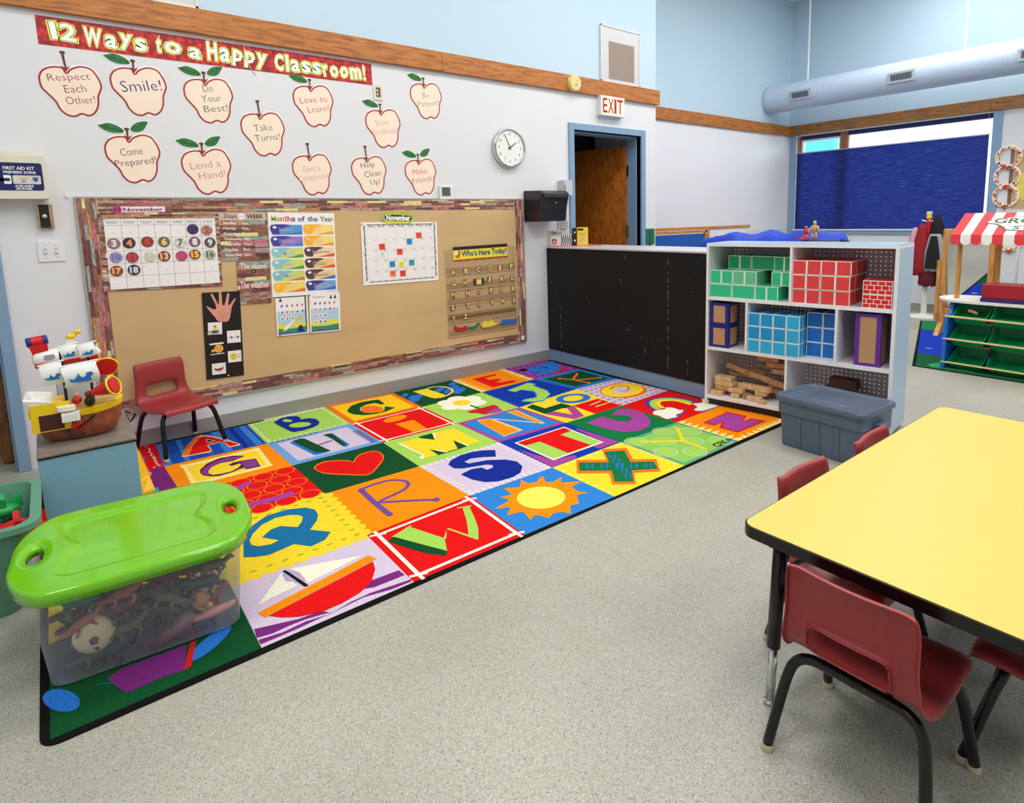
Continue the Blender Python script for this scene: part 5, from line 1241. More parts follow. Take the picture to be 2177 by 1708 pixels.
e,33,1,484,-1717,27,0,0,27
e,35,2,454,-1717,12,0,0,7
e,33,1,482,-1770,27,0,0,27
e,35,2,452,-1770,12,0,0,7
e,33,1,27,-1797,27,0,0,27
e,35,2,27,-1767,12,0,0,7
e,33,1,80,-1797,27,0,0,27
e,35,2,80,-1767,12,0,0,7
e,33,1,134,-1797,27,0,0,27
e,35,2,134,-1767,12,0,0,7
e,33,1,187,-1797,27,0,0,27
e,35,2,187,-1767,12,0,0,7
e,33,1,241,-1797,27,0,0,27
e,35,2,241,-1767,12,0,0,7
e,33,1,295,-1797,27,0,0,27
e,35,2,295,-1767,12,0,0,7
e,33,1,348,-1797,27,0,0,27
e,35,2,348,-1767,12,0,0,7
e,33,1,402,-1797,27,0,0,27
e,35,2,402,-1767,12,0,0,7
e,33,1,455,-1797,27,0,0,27
e,35,2,455,-1767,12,0,0,7
p,27,3,78,-1644,113,-1492,161,-1416,231,-1364,313,-1364,378,-1399,402,-1444,397,-1501,376,-1547,329,-1606,385,-1678,346,-1723,290,-1734,267,-1702,247,-1673,203,-1682,152,-1690,110,-1670
p,33,4,124,-1535,147,-1488,195,-1434,254,-1411,305,-1424,334,-1450,342,-1478,327,-1515,298,-1551,248,-1495,212,-1499,167,-1541,210,-1607,180,-1619,139,-1602,122,-1573
s1,16,1,486,-1558,746,-1556
s26,20,2,626,-1399,620,-1533,620,-1646,621,-1700
s18,20,2,622,-1390,642,-1386,670,-1382,698,-1379,724,-1379,750,-1381,773,-1388,792,-1402,808,-1420,818,-1438,822,-1454,820,-1470,815,-1485,806,-1499,793,-1512,776,-1523,752,-1532,725,-1539,699,-1545,676,-1550,655,-1555,640,-1558
s18,20,2,631,-1565,716,-1623,795,-1681,837,-1716
e,20,3,626,-1399,14,-8,-8,-19
e,20,3,622,-1699,12,-7,-8,-15
e,20,3,834,-1712,13,-8,-9,-17
p,6,2,1351,-1414,1302,-1490,1259,-1455,1196,-1423,1146,-1437,1152,-1472,1244,-1498,1316,-1555,1344,-1614,1327,-1681,1275,-1734,1216,-1750,1142,-1742,1090,-1706,1062,-1643,1053,-1557,1122,-1539,1171,-1556,1176,-1598,1212,-1594,1228,-1571,1213,-1543,1170,-1527,1099,-1503,1066,-1472,1068,-1414,1103,-1377,1173,-1350,1242,-1351,1299,-1372
s6,32,1,969,-1370,969,-1330
s6,32,1,980,-1779,980,-1739
s6,32,1,951,-1348,991,-1348
s6,32,1,1392,-1350,1432,-1350
s6,32,1,1003,-1370,1003,-1330
s6,32,1,1013,-1780,1013,-1740
s6,32,1,952,-1380,992,-1380
s6,32,1,1391,-1383,1431,-1383
s6,32,1,1037,-1370,1037,-1330
s6,32,1,1046,-1781,1046,-1741
s6,32,1,952,-1411,992,-1411
s6,32,1,1391,-1415,1431,-1415
s6,32,1,1071,-1370,1071,-1330
s6,32,1,1079,-1782,1079,-1742
s6,32,1,953,-1443,993,-1443
s6,32,1,1391,-1448,1431,-1448
s6,32,1,1106,-1371,1106,-1331
s6,32,1,1112,-1783,1112,-1743
s6,32,1,954,-1475,994,-1475
s6,32,1,1390,-1480,1430,-1480
s6,32,1,1140,-1371,1140,-1331
s6,32,1,1145,-1784,1145,-1744
s6,32,1,955,-1507,995,-1507
s6,32,1,1390,-1513,1430,-1513
s6,32,1,1174,-1371,1174,-1331
s6,32,1,1178,-1785,1178,-1745
s6,32,1,956,-1538,996,-1538
s6,32,1,1390,-1545,1430,-1545
s6,32,1,1208,-1371,1208,-1331
s6,32,1,1211,-1785,1211,-1745
s6,32,1,957,-1570,997,-1570
s6,32,1,1390,-1578,1430,-1578
s6,32,1,1243,-1371,1243,-1331
s6,32,1,1244,-1786,1244,-1746
s6,32,1,958,-1602,998,-1602
s6,32,1,1389,-1610,1429,-1610
s6,32,1,1277,-1371,1277,-1331
s6,32,1,1277,-1787,1277,-1747
s6,32,1,959,-1634,999,-1634
s6,32,1,1389,-1643,1429,-1643
s6,32,1,1311,-1372,1311,-1332
s6,32,1,1311,-1788,1311,-1748
s6,32,1,959,-1665,999,-1665
s6,32,1,1389,-1676,1429,-1676
s6,32,1,1345,-1372,1345,-1332
s6,32,1,1344,-1789,1344,-1749
s6,32,1,960,-1697,1000,-1697
s6,32,1,1388,-1708,1428,-1708
s6,32,1,1379,-1372,1379,-1332
s6,32,1,1377,-1790,1377,-1750
s6,32,1,961,-1729,1001,-1729
s6,32,1,1388,-1741,1428,-1741
s6,32,1,1414,-1372,1414,-1332
s6,32,1,1410,-1791,1410,-1751
s6,32,1,962,-1761,1002,-1761
s6,32,1,1388,-1773,1428,-1773
p,5,1,1431,-1334,1907,-1345,1913,-1782,1426,-1790
p,29,2,1891,-1458,1911,-1774,1763,-1771,1761,-1713,1842,-1721,1876,-1470
p,29,2,1443,-1484,1489,-1724,1609,-1745,1602,-1779,1428,-1788
p,32,3,1485,-1400,1853,-1390,1845,-1723,1487,-1727
p,13,4,1497,-1411,1841,-1405,1836,-1710,1498,-1713
p,21,5,1497,-1411,1841,-1405,1835,-1470,1748,-1477,1766,-1707,1603,-1708,1599,-1478,1506,-1476
p,29,2,1996,-1427,2145,-1410,2148,-1485,2148,-1542,2200,-1586,2253,-1555,2262,-1490,2206,-1428,2321,-1376,2373,-1425,2376,-1537,2300,-1658,2219,-1719,2119,-1730,2041,-1688,2010,-1602,2000,-1500
s35,30,2,2461,-1553,2470,-1531,2483,-1500,2500,-1470,2521,-1442,2546,-1415,2573,-1396,2603,-1387,2635,-1385,2665,-1390,2694,-1401,2721,-1419,2744,-1438,2763,-1459,2777,-1482,2787,-1506,2791,-1531,2791,-1557,2789,-1584,2786,-1614,2783,-1645,2780,-1667
s35,13,2,2496,-1553,2503,-1534,2514,-1506,2529,-1480,2550,-1457,2574,-1435,2599,-1420,2622,-1414,2646,-1414,2668,-1419,2690,-1429,2711,-1444,2728,-1462,2741,-1482,2751,-1504,2758,-1528,2760,-1557,2758,-1587,2757,-1608
s35,33,2,2537,-1558,2545,-1538,2556,-1509,2571,-1485,2590,-1467,2611,-1453,2634,-1447,2658,-1452,2683,-1466,2703,-1482,2715,-1499,2723,-1520,2727,-1543,2728,-1574,2726,-1608,2725,-1632
q,31,3,2437,-1564,2487,-1561,2524,-1579,2564,-1566,2587,-1605,2580,-1649,2601,-1670,2548,-1702,2484,-1706,2462,-1733,2389,-1709,2401,-1643,2401,-1595
p,31,3,2741,-1629,2807,-1657,2882,-1597,2870,-1752,2784,-1775,2637,-1754,2645,-1711,2712,-1690
s12,24,4,2601,-1670,2548,-1702,2493,-1699,2462,-1733,2399,-1719
s12,24,4,2631,-1731,2665,-1770,2784,-1775
p,18,1,0,-2097,116,-2138,183,-2145,202,-2171,133,-2154,89,-2152,36,-2155,-4,-2145
p,18,1,365,-2095,467,-2102,470,-2142,362,-2139,296,-2108,340,-2102
p,18,1,-3,-2157,62,-2170,130,-2165,200,-2179,274,-2163,336,-2160,480,-2180,466,-2191,398,-2188,313,-2167,240,-2174,171,-2178,97,-2183,37,-2183,-3,-2182
p,31,2,156,-1837,43,-1980,170,-1957
p,31,2,182,-1836,409,-1925,200,-1966,204,-1923
p,12,3,182,-1844,201,-1884,200,-1943,175,-1933,148,-1908,151,-1852
p,0,4,158,-1836,168,-1837,199,-1983,187,-1983
p,16,3,30,-2024,426,-1940,440,-1982,386,-1993,41,-2063
p,21,3,52,-2063,422,-1990,407,-2043,367,-2103,315,-2136,248,-2152,181,-2152,119,-2127,79,-2096
s16,32,1,515,-1824,943,-1807
s16,32,1,507,-2172,923,-2175
s16,32,1,515,-1824,507,-2172
s16,32,1,943,-1807,923,-2175
s14,32,2,485,-1814,545,-1834
s14,32,2,515,-1859,515,-1789
s14,32,2,913,-1797,973,-1817
s14,32,2,943,-1842,943,-1772
s14,32,2,477,-2162,537,-2182
s14,32,2,507,-2207,507,-2137
s14,32,2,893,-2165,953,-2185
s14,32,2,923,-2210,923,-2140
p,13,2,551,-1878,634,-1843,696,-2021,657,-2106,646,-2099
p,7,2,521,-1895,554,-1878,657,-2106,638,-2132,589,-2066,549,-1970
p,13,2,880,-1850,905,-1866,870,-1960,835,-2041,787,-2115,773,-2070,829,-1966
s12,36,3,694,-2025,741,-1962,787,-2112
s10,36,3,860,-1841,917,-1865
s10,36,3,551,-1878,644,-1848
p,16,2,1230,-1798,1229,-1851,1266,-1867,1322,-1834,1327,-1846,1297,-1896,1327,-1917,1391,-1904,1343,-1946,1425,-2001,1352,-2015,1343,-2066,1369,-2109,1315,-2089,1268,-2155,1225,-2145,1184,-2198,1161,-2160,1132,-2148,1089,-2167,1077,-2119,1059,-2110,1025,-2130,1046,-2063,1037,-2048,979,-2034,1033,-1986,974,-1954,1058,-1934,1068,-1920,1051,-1880,1108,-1892,1118,-1819,1179,-1857
e,34,3,1185,-2002,81,-68,-69,-81
s14,3,1,1441,-1811,1469,-1810
s14,3,1,1491,-1810,1519,-1810
s14,3,1,1542,-1809,1570,-1809
s14,3,1,1593,-1808,1621,-1808
s14,3,1,1644,-1808,1672,-1807
s14,3,1,1695,-1807,1723,-1806
s14,3,1,1746,-1806,1774,-1805
s14,3,1,1797,-1805,1825,-1805
s14,3,1,1848,-1804,1876,-1804
s14,3,1,1441,-1802,1441,-1827
s14,3,1,1440,-1846,1440,-1871
s14,3,1,1440,-1890,1440,-1915
s14,3,1,1440,-1934,1440,-1959
s14,3,1,1440,-1978,1440,-2003
s14,3,1,1440,-2022,1440,-2047
s14,3,1,1440,-2066,1440,-2090
s14,3,1,1440,-2110,1440,-2134
s14,3,1,1440,-2154,1440,-2178
s14,3,1,1898,-1795,1898,-1819
s14,3,1,1899,-1839,1899,-1864
s14,3,1,1899,-1884,1899,-1908
s14,3,1,1899,-1928,1899,-1953
s14,3,1,1899,-1972,1899,-1997
s14,3,1,1899,-2017,1899,-2041
s14,3,1,1899,-2061,1899,-2086
s14,3,1,1899,-2106,1899,-2130
s14,3,1,1899,-2150,1899,-2174
p,17,2,1769,-1785,1876,-1863,1787,-1988,1876,-2061,1775,-2174,1672,-2100,1585,-2190,1506,-2117,1583,-2023,1468,-1924,1573,-1801,1687,-1900
p,15,3,1754,-1819,1841,-1878,1754,-2002,1842,-2073,1789,-2147,1685,-2073,1597,-2164,1533,-2106,1612,-2011,1497,-1910,1561,-1833,1674,-1931
s6,24,4,1553,-1886,1563,-1905
s6,24,4,1582,-1870,1537,-1923
s6,24,4,1572,-1903,1581,-1922
s6,24,4,1601,-1888,1555,-1939
s6,24,4,1733,-1862,1742,-1883
s6,24,4,1764,-1846,1713,-1901
s6,24,4,1752,-1880,1761,-1901
s6,24,4,1784,-1864,1732,-1919
s6,24,4,1608,-1932,1617,-1952
s6,24,4,1637,-1917,1591,-1968
s6,24,4,1626,-1949,1635,-1969
s6,24,4,1655,-1934,1609,-1985
s6,24,4,1701,-1922,1710,-1942
s6,24,4,1732,-1906,1682,-1959
s6,24,4,1720,-1939,1729,-1959
s6,24,4,1751,-1924,1701,-1976
s6,24,4,1662,-1978,1671,-1998
s6,24,4,1692,-1964,1644,-2014
s6,24,4,1680,-1995,1689,-2015
s6,24,4,1710,-1981,1662,-2031
s6,24,4,1671,-1979,1680,-1998
s6,24,4,1700,-1964,1653,-2014
s6,24,4,1689,-1996,1698,-2015
s6,24,4,1719,-1981,1671,-2031
s6,24,4,1716,-2025,1725,-2044
s6,24,4,1746,-2011,1698,-2060
s6,24,4,1735,-2042,1743,-2061
s6,24,4,1765,-2028,1716,-2076
s6,24,4,1642,-2033,1650,-2052
s6,24,4,1671,-2019,1625,-2067
s6,24,4,1660,-2050,1668,-2068
s6,24,4,1689,-2036,1642,-2084
s6,24,4,1771,-2071,1779,-2090
s6,24,4,1801,-2057,1751,-2105
s6,24,4,1789,-2088,1797,-2107
s6,24,4,1820,-2074,1769,-2122
s6,24,4,1614,-2086,1622,-2104
s6,24,4,1642,-2073,1597,-2118
s6,24,4,1632,-2102,1640,-2120
s6,24,4,1660,-2089,1615,-2134
p,28,1,1913,-1782,2389,-1783,2386,-2197,1914,-2207
p,14,2,1937,-1808,2365,-1808,2363,-2177,1938,-2185
S8,10,3,2041,-1833,2036,-1810,2023,-1790,2004,-1777,1981,-1773,1958,-1777,1939,-1790,1926,-1810,1921,-1833,1926,-1856,1939,-1875,1958,-1888,1981,-1893,2004,-1888,2023,-1875,2036,-1856
e,13,3,1981,-1833,50,0,0,50
S8,10,3,2041,-2034,2037,-2011,2024,-1992,2004,-1979,1981,-1974,1958,-1979,1939,-1992,1926,-2011,1921,-2034,1926,-2057,1939,-2077,1958,-2090,1981,-2094,2004,-2090,2024,-2077,2037,-2057
e,13,3,1981,-2034,50,0,0,50
S8,10,3,2154,-1933,2150,-1910,2137,-1890,2117,-1877,2094,-1873,2071,-1877,2052,-1890,2039,-1910,2034,-1933,2039,-1956,2052,-1975,2071,-1988,2094,-1993,2117,-1988,2137,-1975,2150,-1956
e,13,3,2094,-1933,50,0,0,50
S8,10,3,2154,-2133,2149,-2110,2136,-2091,2117,-2078,2094,-2073,2071,-2078,2051,-2091,2038,-2110,2034,-2133,2038,-2156,2051,-2175,2071,-2188,2094,-2193,2117,-2188,2136,-2175,2149,-2156
e,13,3,2094,-2133,50,0,0,50
S8,10,3,2267,-1832,2263,-1809,2250,-1790,2230,-1777,2207,-1772,2185,-1777,2165,-1790,2152,-1809,2147,-1832,2152,-1855,2165,-1875,2185,-1888,2207,-1892,2230,-1888,2250,-1875,2263,-1855
e,13,3,2207,-1832,50,0,0,50
S8,10,3,2267,-2032,2262,-2009,2249,-1989,2230,-1976,2207,-1972,2184,-1976,2164,-1989,2151,-2009,2147,-2032,2151,-2055,2164,-2074,2184,-2087,2207,-2092,2230,-2087,2249,-2074,2262,-2055
e,13,3,2207,-2032,50,0,0,50
S8,10,3,2380,-1931,2376,-1908,2363,-1889,2343,-1876,2320,-1871,2297,-1876,2278,-1889,2265,-1908,2260,-1931,2265,-1954,2278,-1974,2297,-1987,2320,-1991,2343,-1987,2363,-1974,2376,-1954
e,13,3,2320,-1931,50,0,0,50
S8,10,3,2379,-2129,2374,-2106,2361,-2087,2342,-2074,2319,-2069,2296,-2074,2277,-2087,2264,-2106,2259,-2129,2264,-2152,2277,-2172,2296,-2185,2319,-2189,2342,-2185,2361,-2172,2374,-2152
e,13,3,2319,-2129,50,0,0,50
s22,33,4,2297,-1828,2307,-1851,2176,-1992,2163,-2136,2176,-2148
s22,33,4,1995,-1848,2049,-1904,2107,-1940,2168,-1998
p,3,1,2389,-1783,2451,-1805,2389,-1829
p,3,1,2611,-2197,2625,-2138,2640,-2197
p,3,1,2386,-2197,2414,-2156,2441,-2197
p,3,1,2389,-1829,2451,-1851,2388,-1875
p,3,1,2640,-2197,2654,-2138,2670,-2197
p,3,1,2441,-2197,2469,-2155,2497,-2197
p,3,1,2388,-1875,2451,-1897,2388,-1921
p,3,1,2670,-2197,2684,-2138,2700,-2197
p,3,1,2497,-2197,2524,-2155,2552,-2197
p,3,1,2388,-1921,2451,-1943,2388,-1967
p,3,1,2700,-2197,2714,-2138,2730,-2197
p,3,1,2552,-2197,2580,-2155,2608,-2197
p,3,1,2388,-1967,2451,-1989,2387,-2013
p,3,1,2730,-2197,2744,-2138,2760,-2197
p,3,1,2608,-2197,2635,-2155,2663,-2197
p,3,1,2387,-2013,2451,-2036,2387,-2059
p,3,1,2760,-2197,2774,-2138,2790,-2197
p,3,1,2663,-2197,2690,-2155,2719,-2197
p,3,1,2387,-2059,2451,-2082,2387,-2105
p,3,1,2790,-2197,2803,-2138,2820,-2197
p,3,1,2719,-2197,2745,-2155,2774,-2197
p,3,1,2387,-2105,2451,-2128,2386,-2151
p,3,1,2820,-2197,2833,-2138,2850,-2197
p,3,1,2774,-2197,2801,-2155,2830,-2197
p,3,1,2386,-2151,2451,-2174,2386,-2197
p,3,1,2850,-2197,2863,-2138,2880,-2197
p,3,1,2830,-2197,2856,-2155,2885,-2197
p,21,2,2487,-1892,2763,-1874,2775,-1997,2673,-2038,2760,-2039,2780,-2124,2494,-2122,2488,-2007,2568,-1968,2497,-1968
p,29,3,2504,-1900,2750,-1887,2757,-1996,2647,-2043,2745,-2052,2760,-2111,2508,-2111,2504,-2014,2593,-1972,2511,-1958"""
# ---------------- alphabet rug ----------------
RC=dict(black=(14,12,12),blue=(22,74,168),blue2=(34,92,186),sky3=(58,122,204),cream=(250,222,130),cream2=(246,190,140),dblue=(8,52,158),dblue2=(12,40,140),dgreen=(8,72,36),dpurple=(84,24,84),gold=(248,196,24),greygreen=(186,204,166),lav=(206,190,212),lav2=(188,164,200),lgreen=(160,204,88),lgreen2=(140,194,84),mgreen=(14,112,60),orange=(248,138,6),orange2=(240,112,20),purple=(116,38,116),purple2=(132,58,140),purple3=(108,72,150),red=(218,14,14),red2=(196,24,36),sky=(44,126,204),sky2=(40,112,200),sky4=(110,156,214),teal=(22,108,156),tealg=(90,160,130),violet=(160,66,150),violet2=(116,44,130),white=(240,234,214),white2=(240,232,216),yellow=(246,208,44),yellow2=(250,224,90),ygreen=(170,180,40),ygreen2=(190,190,90))
def pile(n,c): return mat('pile_'+n,c,.95,spec=.1,noise=(170,.16),bump=(420,.6))
NPOLY=0
rug=thing('alphabet_rug','large colourful patchwork alphabet rug on the floor below the pinboard','rug',(1.2,-1.1,0))
bk=mat('rug_black_binding',(12,11,12),.9,spec=.15)
RX0,RX1,RY0,RY1=-.495,2.893,-2.222,-.012
MB().prism(rrect(RX0,RY0,RX1,RY1,.04),0,.0048,bk).obj('binding',rug,bevel=.002)
mb=MB()
for ln in RUG.split('\n'):
    f=ln.split(','); k=f[0]; c=RUGC[int(f[1])]; l=int(f[2]); v=[int(a)/1000 for a in f[3:]]; P=[(v[i],v[i+1]) for i in range(0,len(v),2)]
    m=pile(c,RC[c]); NPOLY+=1; z=.0052+l*.00045+(NPOLY%40)*.00001
    if k=='e':
        o,a,b_=P; mb.face([(o[0]+a[0]*math.cos(t*PI/11)+b_[0]*math.sin(t*PI/11),o[1]+a[1]*math.cos(t*PI/11)+b_[1]*math.sin(t*PI/11),z) for t in range(22)],m)
    elif k[0] in 'sS':
        w_=int(k[1:])/2000; n=len(P); cl=k[0]=='S'; L_=[];R_=[]
        for i in range(n):
            a,b_=(P[i-1],P[(i+1)%n]) if cl else (P[max(i-1,0)],P[min(i+1,n-1)]); dx_,dy_=b_[0]-a[0],b_[1]-a[1]; d=math.hypot(dx_,dy_) or 1
            L_.append((P[i][0]-dy_/d*w_,P[i][1]+dx_/d*w_,z)); R_.append((P[i][0]+dy_/d*w_,P[i][1]-dx_/d*w_,z))
        for i in range(n if cl else n-1): j=(i+1)%n; mb.face([L_[i],L_[j],R_[j],R_[i]],m)
    else:
        if k=='q': P=crom(P,True,4)
        P=[p for i,p in enumerate(P) if math.hypot(p[0]-P[i-1][0],p[1]-P[i-1][1])>1e-4]
        if len(P)>4:
            for t in tessellate_polygon([[Vector((x,y,0)) for x,y in P]]):
                if len(set(t))==3: mb.face([(P[i][0],P[i][1],z) for i in t],m)
        else: mb.face([(x,y,z) for x,y in P],m)
for (s_,x,y) in (('CFK',2.30,-2.155),): mb.text(s_,(x-.07,y-.022,x+.035,y+.022),.0075,pile('black',RC['black']),Matrix.Rotation(0,4,'Z'),.02,keep=False); mb.face([(x+.06+.02*math.cos(t*PI/8),y+.02*math.sin(t*PI/8),.0075) for t in range(16)],pile('teal',RC['teal']))
bmesh.ops.recalc_face_normals(mb.bm,faces=mb.bm.faces)
for f in mb.bm.faces:
    if f.normal.z<0: f.normal_flip()
mb.obj('pile',rug,label='short pile woven with letters and pictures')
# ---------------- chairs ----------------
shell_m=mat('maroon_plastic',(150,44,46),.42,spec=.5,noise=(90,.06),bump=(260,.25)); footm=mat('cream_foot_cap',(196,184,150),.5)
def make_chair(label,group):
    t=thing('stacking_chair',label,'chair',(0,0,0),0,group,local=True)
    prof=[(.150,.236),(.148,.250),(.128,.259),(.09,.257),(.045,.250),(0,.247),(-.05,.249),(-.09,.256),(-.113,.268),(-.126,.288),(-.130,.310),(-.131,.332),(-.131,.352),(-.131,.385),(-.131,.415),(-.133,.442),(-.138,.462),(-.143,.470)]
    us=[-1,-.93,-.8,-.62,-.3,0,.3,.62,.8,.93,1]
    bm_s=MB(); k=bm_s.mi(shell_m); V=[]
    for i,(x,z) in enumerate(prof):
        s=i/(len(prof)-1); hw=.145 if i<7 else .145-.017*min(1,(i-6)/6); row=[]
        if i==0: hw=.128
        if i==1: hw=.138
        if i>=len(prof)-2: hw-=.004*(i-len(prof)+3)
        for u in us:
            e=max(0,abs(u)-.8)/.2; c=1-u*u; y=hw*u
            if i<8: V_=(x,y,z+ .010*(u*u) - .014*e*e); 
            else: V_=(x-.016*c*min(1,(i-7)/4)+.010*e*e*-1.2+.010,y,z)
            row.append(bm_s.bm.verts.new(V_))
        V.append(row)
    for i in range(len(prof)-1):
        for j in range(len(us)-1):
            if i in (9,10,11) and 3<=j<=6: continue
            bm_s.bm.faces.new((V[i][j],V[i][j+1],V[i+1][j+1],V[i+1][j])).material_index=k
    inner=set(); outer=set()
    for e in bm_s.bm.edges:
        if e.is_boundary:
            a,b_=e.verts; mid=(a.co+b_.co)/2
            (inner if (abs(mid.y)<.1 and .28<mid.z<.36) else outer).add(e)
    for S_,inn in ((inner,1),(outer,0)):
        g=bmesh.ops.extrude_edge_only(bm_s.bm,edges=list(S_))
        for v in [q for q in g['geom'] if isinstance(q,bmesh.types.BMVert)]:
            if inn: v.co.x-=.014
            elif v.co.z>.275: v.co.x-=.011; v.co.y*=1.01
            elif v.co.x>.12: v.co.z-=.009; v.co.x+=.002
            else: v.co.z-=.010; v.co.y*=1.01
    bmesh.ops.recalc_face_normals(bm_s.bm,faces=bm_s.bm.faces)
    bm_s.obj('seat_shell',t,smooth=True,solid=.005,sub=2)
    for sx in (1,-1):
        for sy in (1,-1):
            x0,x1=sx*.085,sx*.143; P=[(x0,0,.232),(x0,sy*.06,.232),(x0,sy*.092,.230),(x0+sx*.004,sy*.115,.222),(x0+sx*.010,sy*.130,.205),(x0+sx*.018,sy*.138,.18),(x0+sx*.03,sy*.146,.13),(x1,sy*.160,.012)]
            P=crom(P,False,4); o=MB().tube(P,.0115,blackm,12).obj('leg',t,smooth=True)
            MB().lathe([(.012,0),(.0135,.002),(.0135,.010),(.012,.016)],footm,12,Matrix.Translation((x1,sy*.160,0))).obj('foot_cap',o)
    for sy in (1,-1): MB().tube([(-.088,sy*.06,.232),(.088,sy*.06,.232)],.009,blackm,8).obj('seat_rail',t)
    return t
chg='maroon stacking chairs'
ch=make_chair('maroon plastic child chair standing alone on the rug by the pinboard',chg)
KID={x for x in ch.children}
def dupt(root,loc,rot,label): 
    return dup(root,loc,rot,label)
bpy.context.view_layer.update()
ch.location=(.104,-.202,.0); ch.rotation_euler=(0,0,math.radians(-69))
c1=dupt(ch,(.925,-3.475,0),math.radians(0),'nearest maroon chair seen from behind at the short end of the yellow table')
c2=dupt(ch,(1.27,-3.268,0),math.radians(-92),'left of two maroon chairs tucked in along the far side of the table')
c3=dupt(ch,(1.70,-3.285,0),math.radians(-88),'right of two maroon chairs along the far table side, nearer the grey tote')
c4=dupt(ch,(1.245,-3.745,0),math.radians(93),'maroon chair on the near table side, only seat edge and legs in view')
ch.location.z=.0078; ch.location.y-=.0
# ---------------- table ----------------
tx0,tx1,ty0,ty1,tz=.845,2.165,-3.87,-3.19,.475
tb=thing('activity_table','yellow topped rectangular child table with black edge and adjustable legs','table',((tx0+tx1)/2,(ty0+ty1)/2,0))
ym=mat('yellow_laminate',(212,190,88),.42,spec=.4)
MB().prism(rrect(tx0,ty0,tx1,ty1,.035,6),tz-.028,tz-.001,blackm).obj('edge_band',tb,bevel=.004)
MB().prism(rrect(tx0+.004,ty0+.004,tx1-.004,ty1-.004,.032,6),tz-.001,tz+.0006,ym).obj('tabletop',tb)
for x,y in ((.906,-3.248),(2.10,-3.248),(.906,-3.81),(2.10,-3.81)):
    sx=1 if x>1.5 else -1; sy=1 if y>-3.5 else -1
    tp=(x-sx*.012,y-sy*.01,tz-.028); mid=(x-sx*.003,y-sy*.003,.155); ft=(x,y,.012)
    lg=MB().tube([tp,mid],.0165,blackm,16).obj('leg',tb,smooth=True); MB().tube([mid,ft],.0115,chrome,14).obj('leg_insert',lg,smooth=True)
    MB().lathe([(.010,0),(.0155,.003),(.0155,.009),(.008,.014)],chrome,14,Matrix.Translation((x,y,0))).obj('glide',lg)
    mb=MB(); 
    for q in (0,1):
        dx_,dy_=(-sx,0) if q==0 else (0,-sy); P=[(tp[0],tp[1],.33),(tp[0]+dx_*.035,tp[1]+dy_*.035,.385),(tp[0]+dx_*.10,tp[1]+dy_*.10,tz-.03)]; mb.tube(crom(P,False,4),.006,blackm,8)
    mb.obj('brace',lg)
mb=MB().box(tx0+.05,ty0+.05,tz-.06,tx1-.05,ty0+.065,tz-.028,blackm).box(tx0+.05,ty1-.065,tz-.06,tx1-.05,ty1-.05,tz-.028,blackm); mb.obj('apron',tb)
# ---------------- blue block with toys ----------------
bxp=mat('blue_block_paint',(118,168,194),.55,noise=(60,.03)); bt=mat('grey_worn_laminate',(126,116,106),.55,noise=(18,.2))
t=thing('low_cabinet','small light blue box cabinet with worn grey top under the toy ship','cabinet',(-.31,-.86,.0))
MB().box(-.465,-1.115,.009,-.163,-.61,.364,bxp).obj('body',t,bevel=.003); MB().box(-.465,-1.118,.3645,-.160,-.607,.3695,black).obj('shadow_gap_edge',t); MB().box(-.467,-1.118,.370,-.160,-.607,.380,bt).obj('top',t,bevel=.002)
# toy ship
hb=mat('ship_brown_plastic',(150,78,44),.5,noise=(40,.3)); ye=mat('toy_yellow',(240,200,20),.35); tw=mat('toy_white',(240,238,234),.4); tr_=mat('toy_red',(206,24,30),.35); tbk=mat('toy_black',(24,20,20),.4)
sail=mat('sail_cloth',(238,240,240),.6); sb=mat('sail_print_blue',(24,104,180),.6)
bx_,by_=-.325,-.93; Z=.381
t=thing('toy_ship','toy sailing ship with brown hull, yellow deck and white sails on the blue box','toy ship',(bx_,by_,Z))
T=Matrix.Translation((bx_,by_,Z))@Matrix.Rotation(math.radians(-3),4,'Z')@Matrix.Diagonal((1.13,1.1,1.05,1))
def hull(zs,m,nm,lab=None,wf=1.0,lf=1.0,x0=0):
    mb=MB(); rings=[]
    for z,a,bw in zs:
        r=[]
        for k in range(20):
            th=k*2*PI/20; c,s=math.cos(th),math.sin(th); x=a*(abs(c)**.8)*(1 if c>0 else -1); w=bw*(abs(s)**.75)*(1 if s>0 else -1)
            if x<0: w*=.95
            r.append((x0+x,w,z+ .018*(x/.13)**2*(z/.1)))
        rings.append(r)
    mb.loft(rings,m,T); return mb.obj(nm,t,smooth='angle',label=lab)
hull([(0,.085,.04),(.015,.105,.058),(.05,.122,.068),(.095,.127,.072)],hb,'hull','brown wood-look hull')
hull([(.093,.129,.074),(.112,.132,.077)],ye,'deck_rim','yellow rim')
MB().box(-.125,-.0795,.055,-.02,-.0745,.16,ye,T).box(-.105,-.0815,.06,-.04,-.079,.118,mat('cabin_dark',(70,20,16),.6),T).box(-.13,-.07,.11,-.04,.07,.15,ye,T).box(-.13,-.05,.11,.11,.05,.13,mat('deck_tan',(200,160,90),.6),T).obj('cabin',t,bevel=.003,label='yellow cabin side with dark opening')
MB().loft([[(-.128,-.072,.142),(-.066,-.076,.142),(-.066,.076,.142),(-.128,.072,.142)],[(-.142,-.076,.182),(-.07,-.082,.166),(-.07,.082,.166),(-.142,.076,.182)],[(-.133,-.066,.184),(-.076,-.072,.168),(-.076,.072,.168),(-.133,.066,.184)],[(-.124,-.062,.152),(-.076,-.066,.152),(-.076,.066,.152),(-.124,.062,.152)]],tw,T).obj('stern_castle',t,bevel=.003,label='white stern')
mb=MB().prism(circ(0,0,.026,16,.014),0,.018,tw,T@Matrix.Translation((-.03,-.085,.125))).box(-.045,-.1,.085,.005,-.078,.118,tw,T)
for q in range(5): mb.box(-.042+q*.009,-.103,.085,-.038+q*.009,-.1,.112,tw,T)
mb.obj('side_balcony',t)
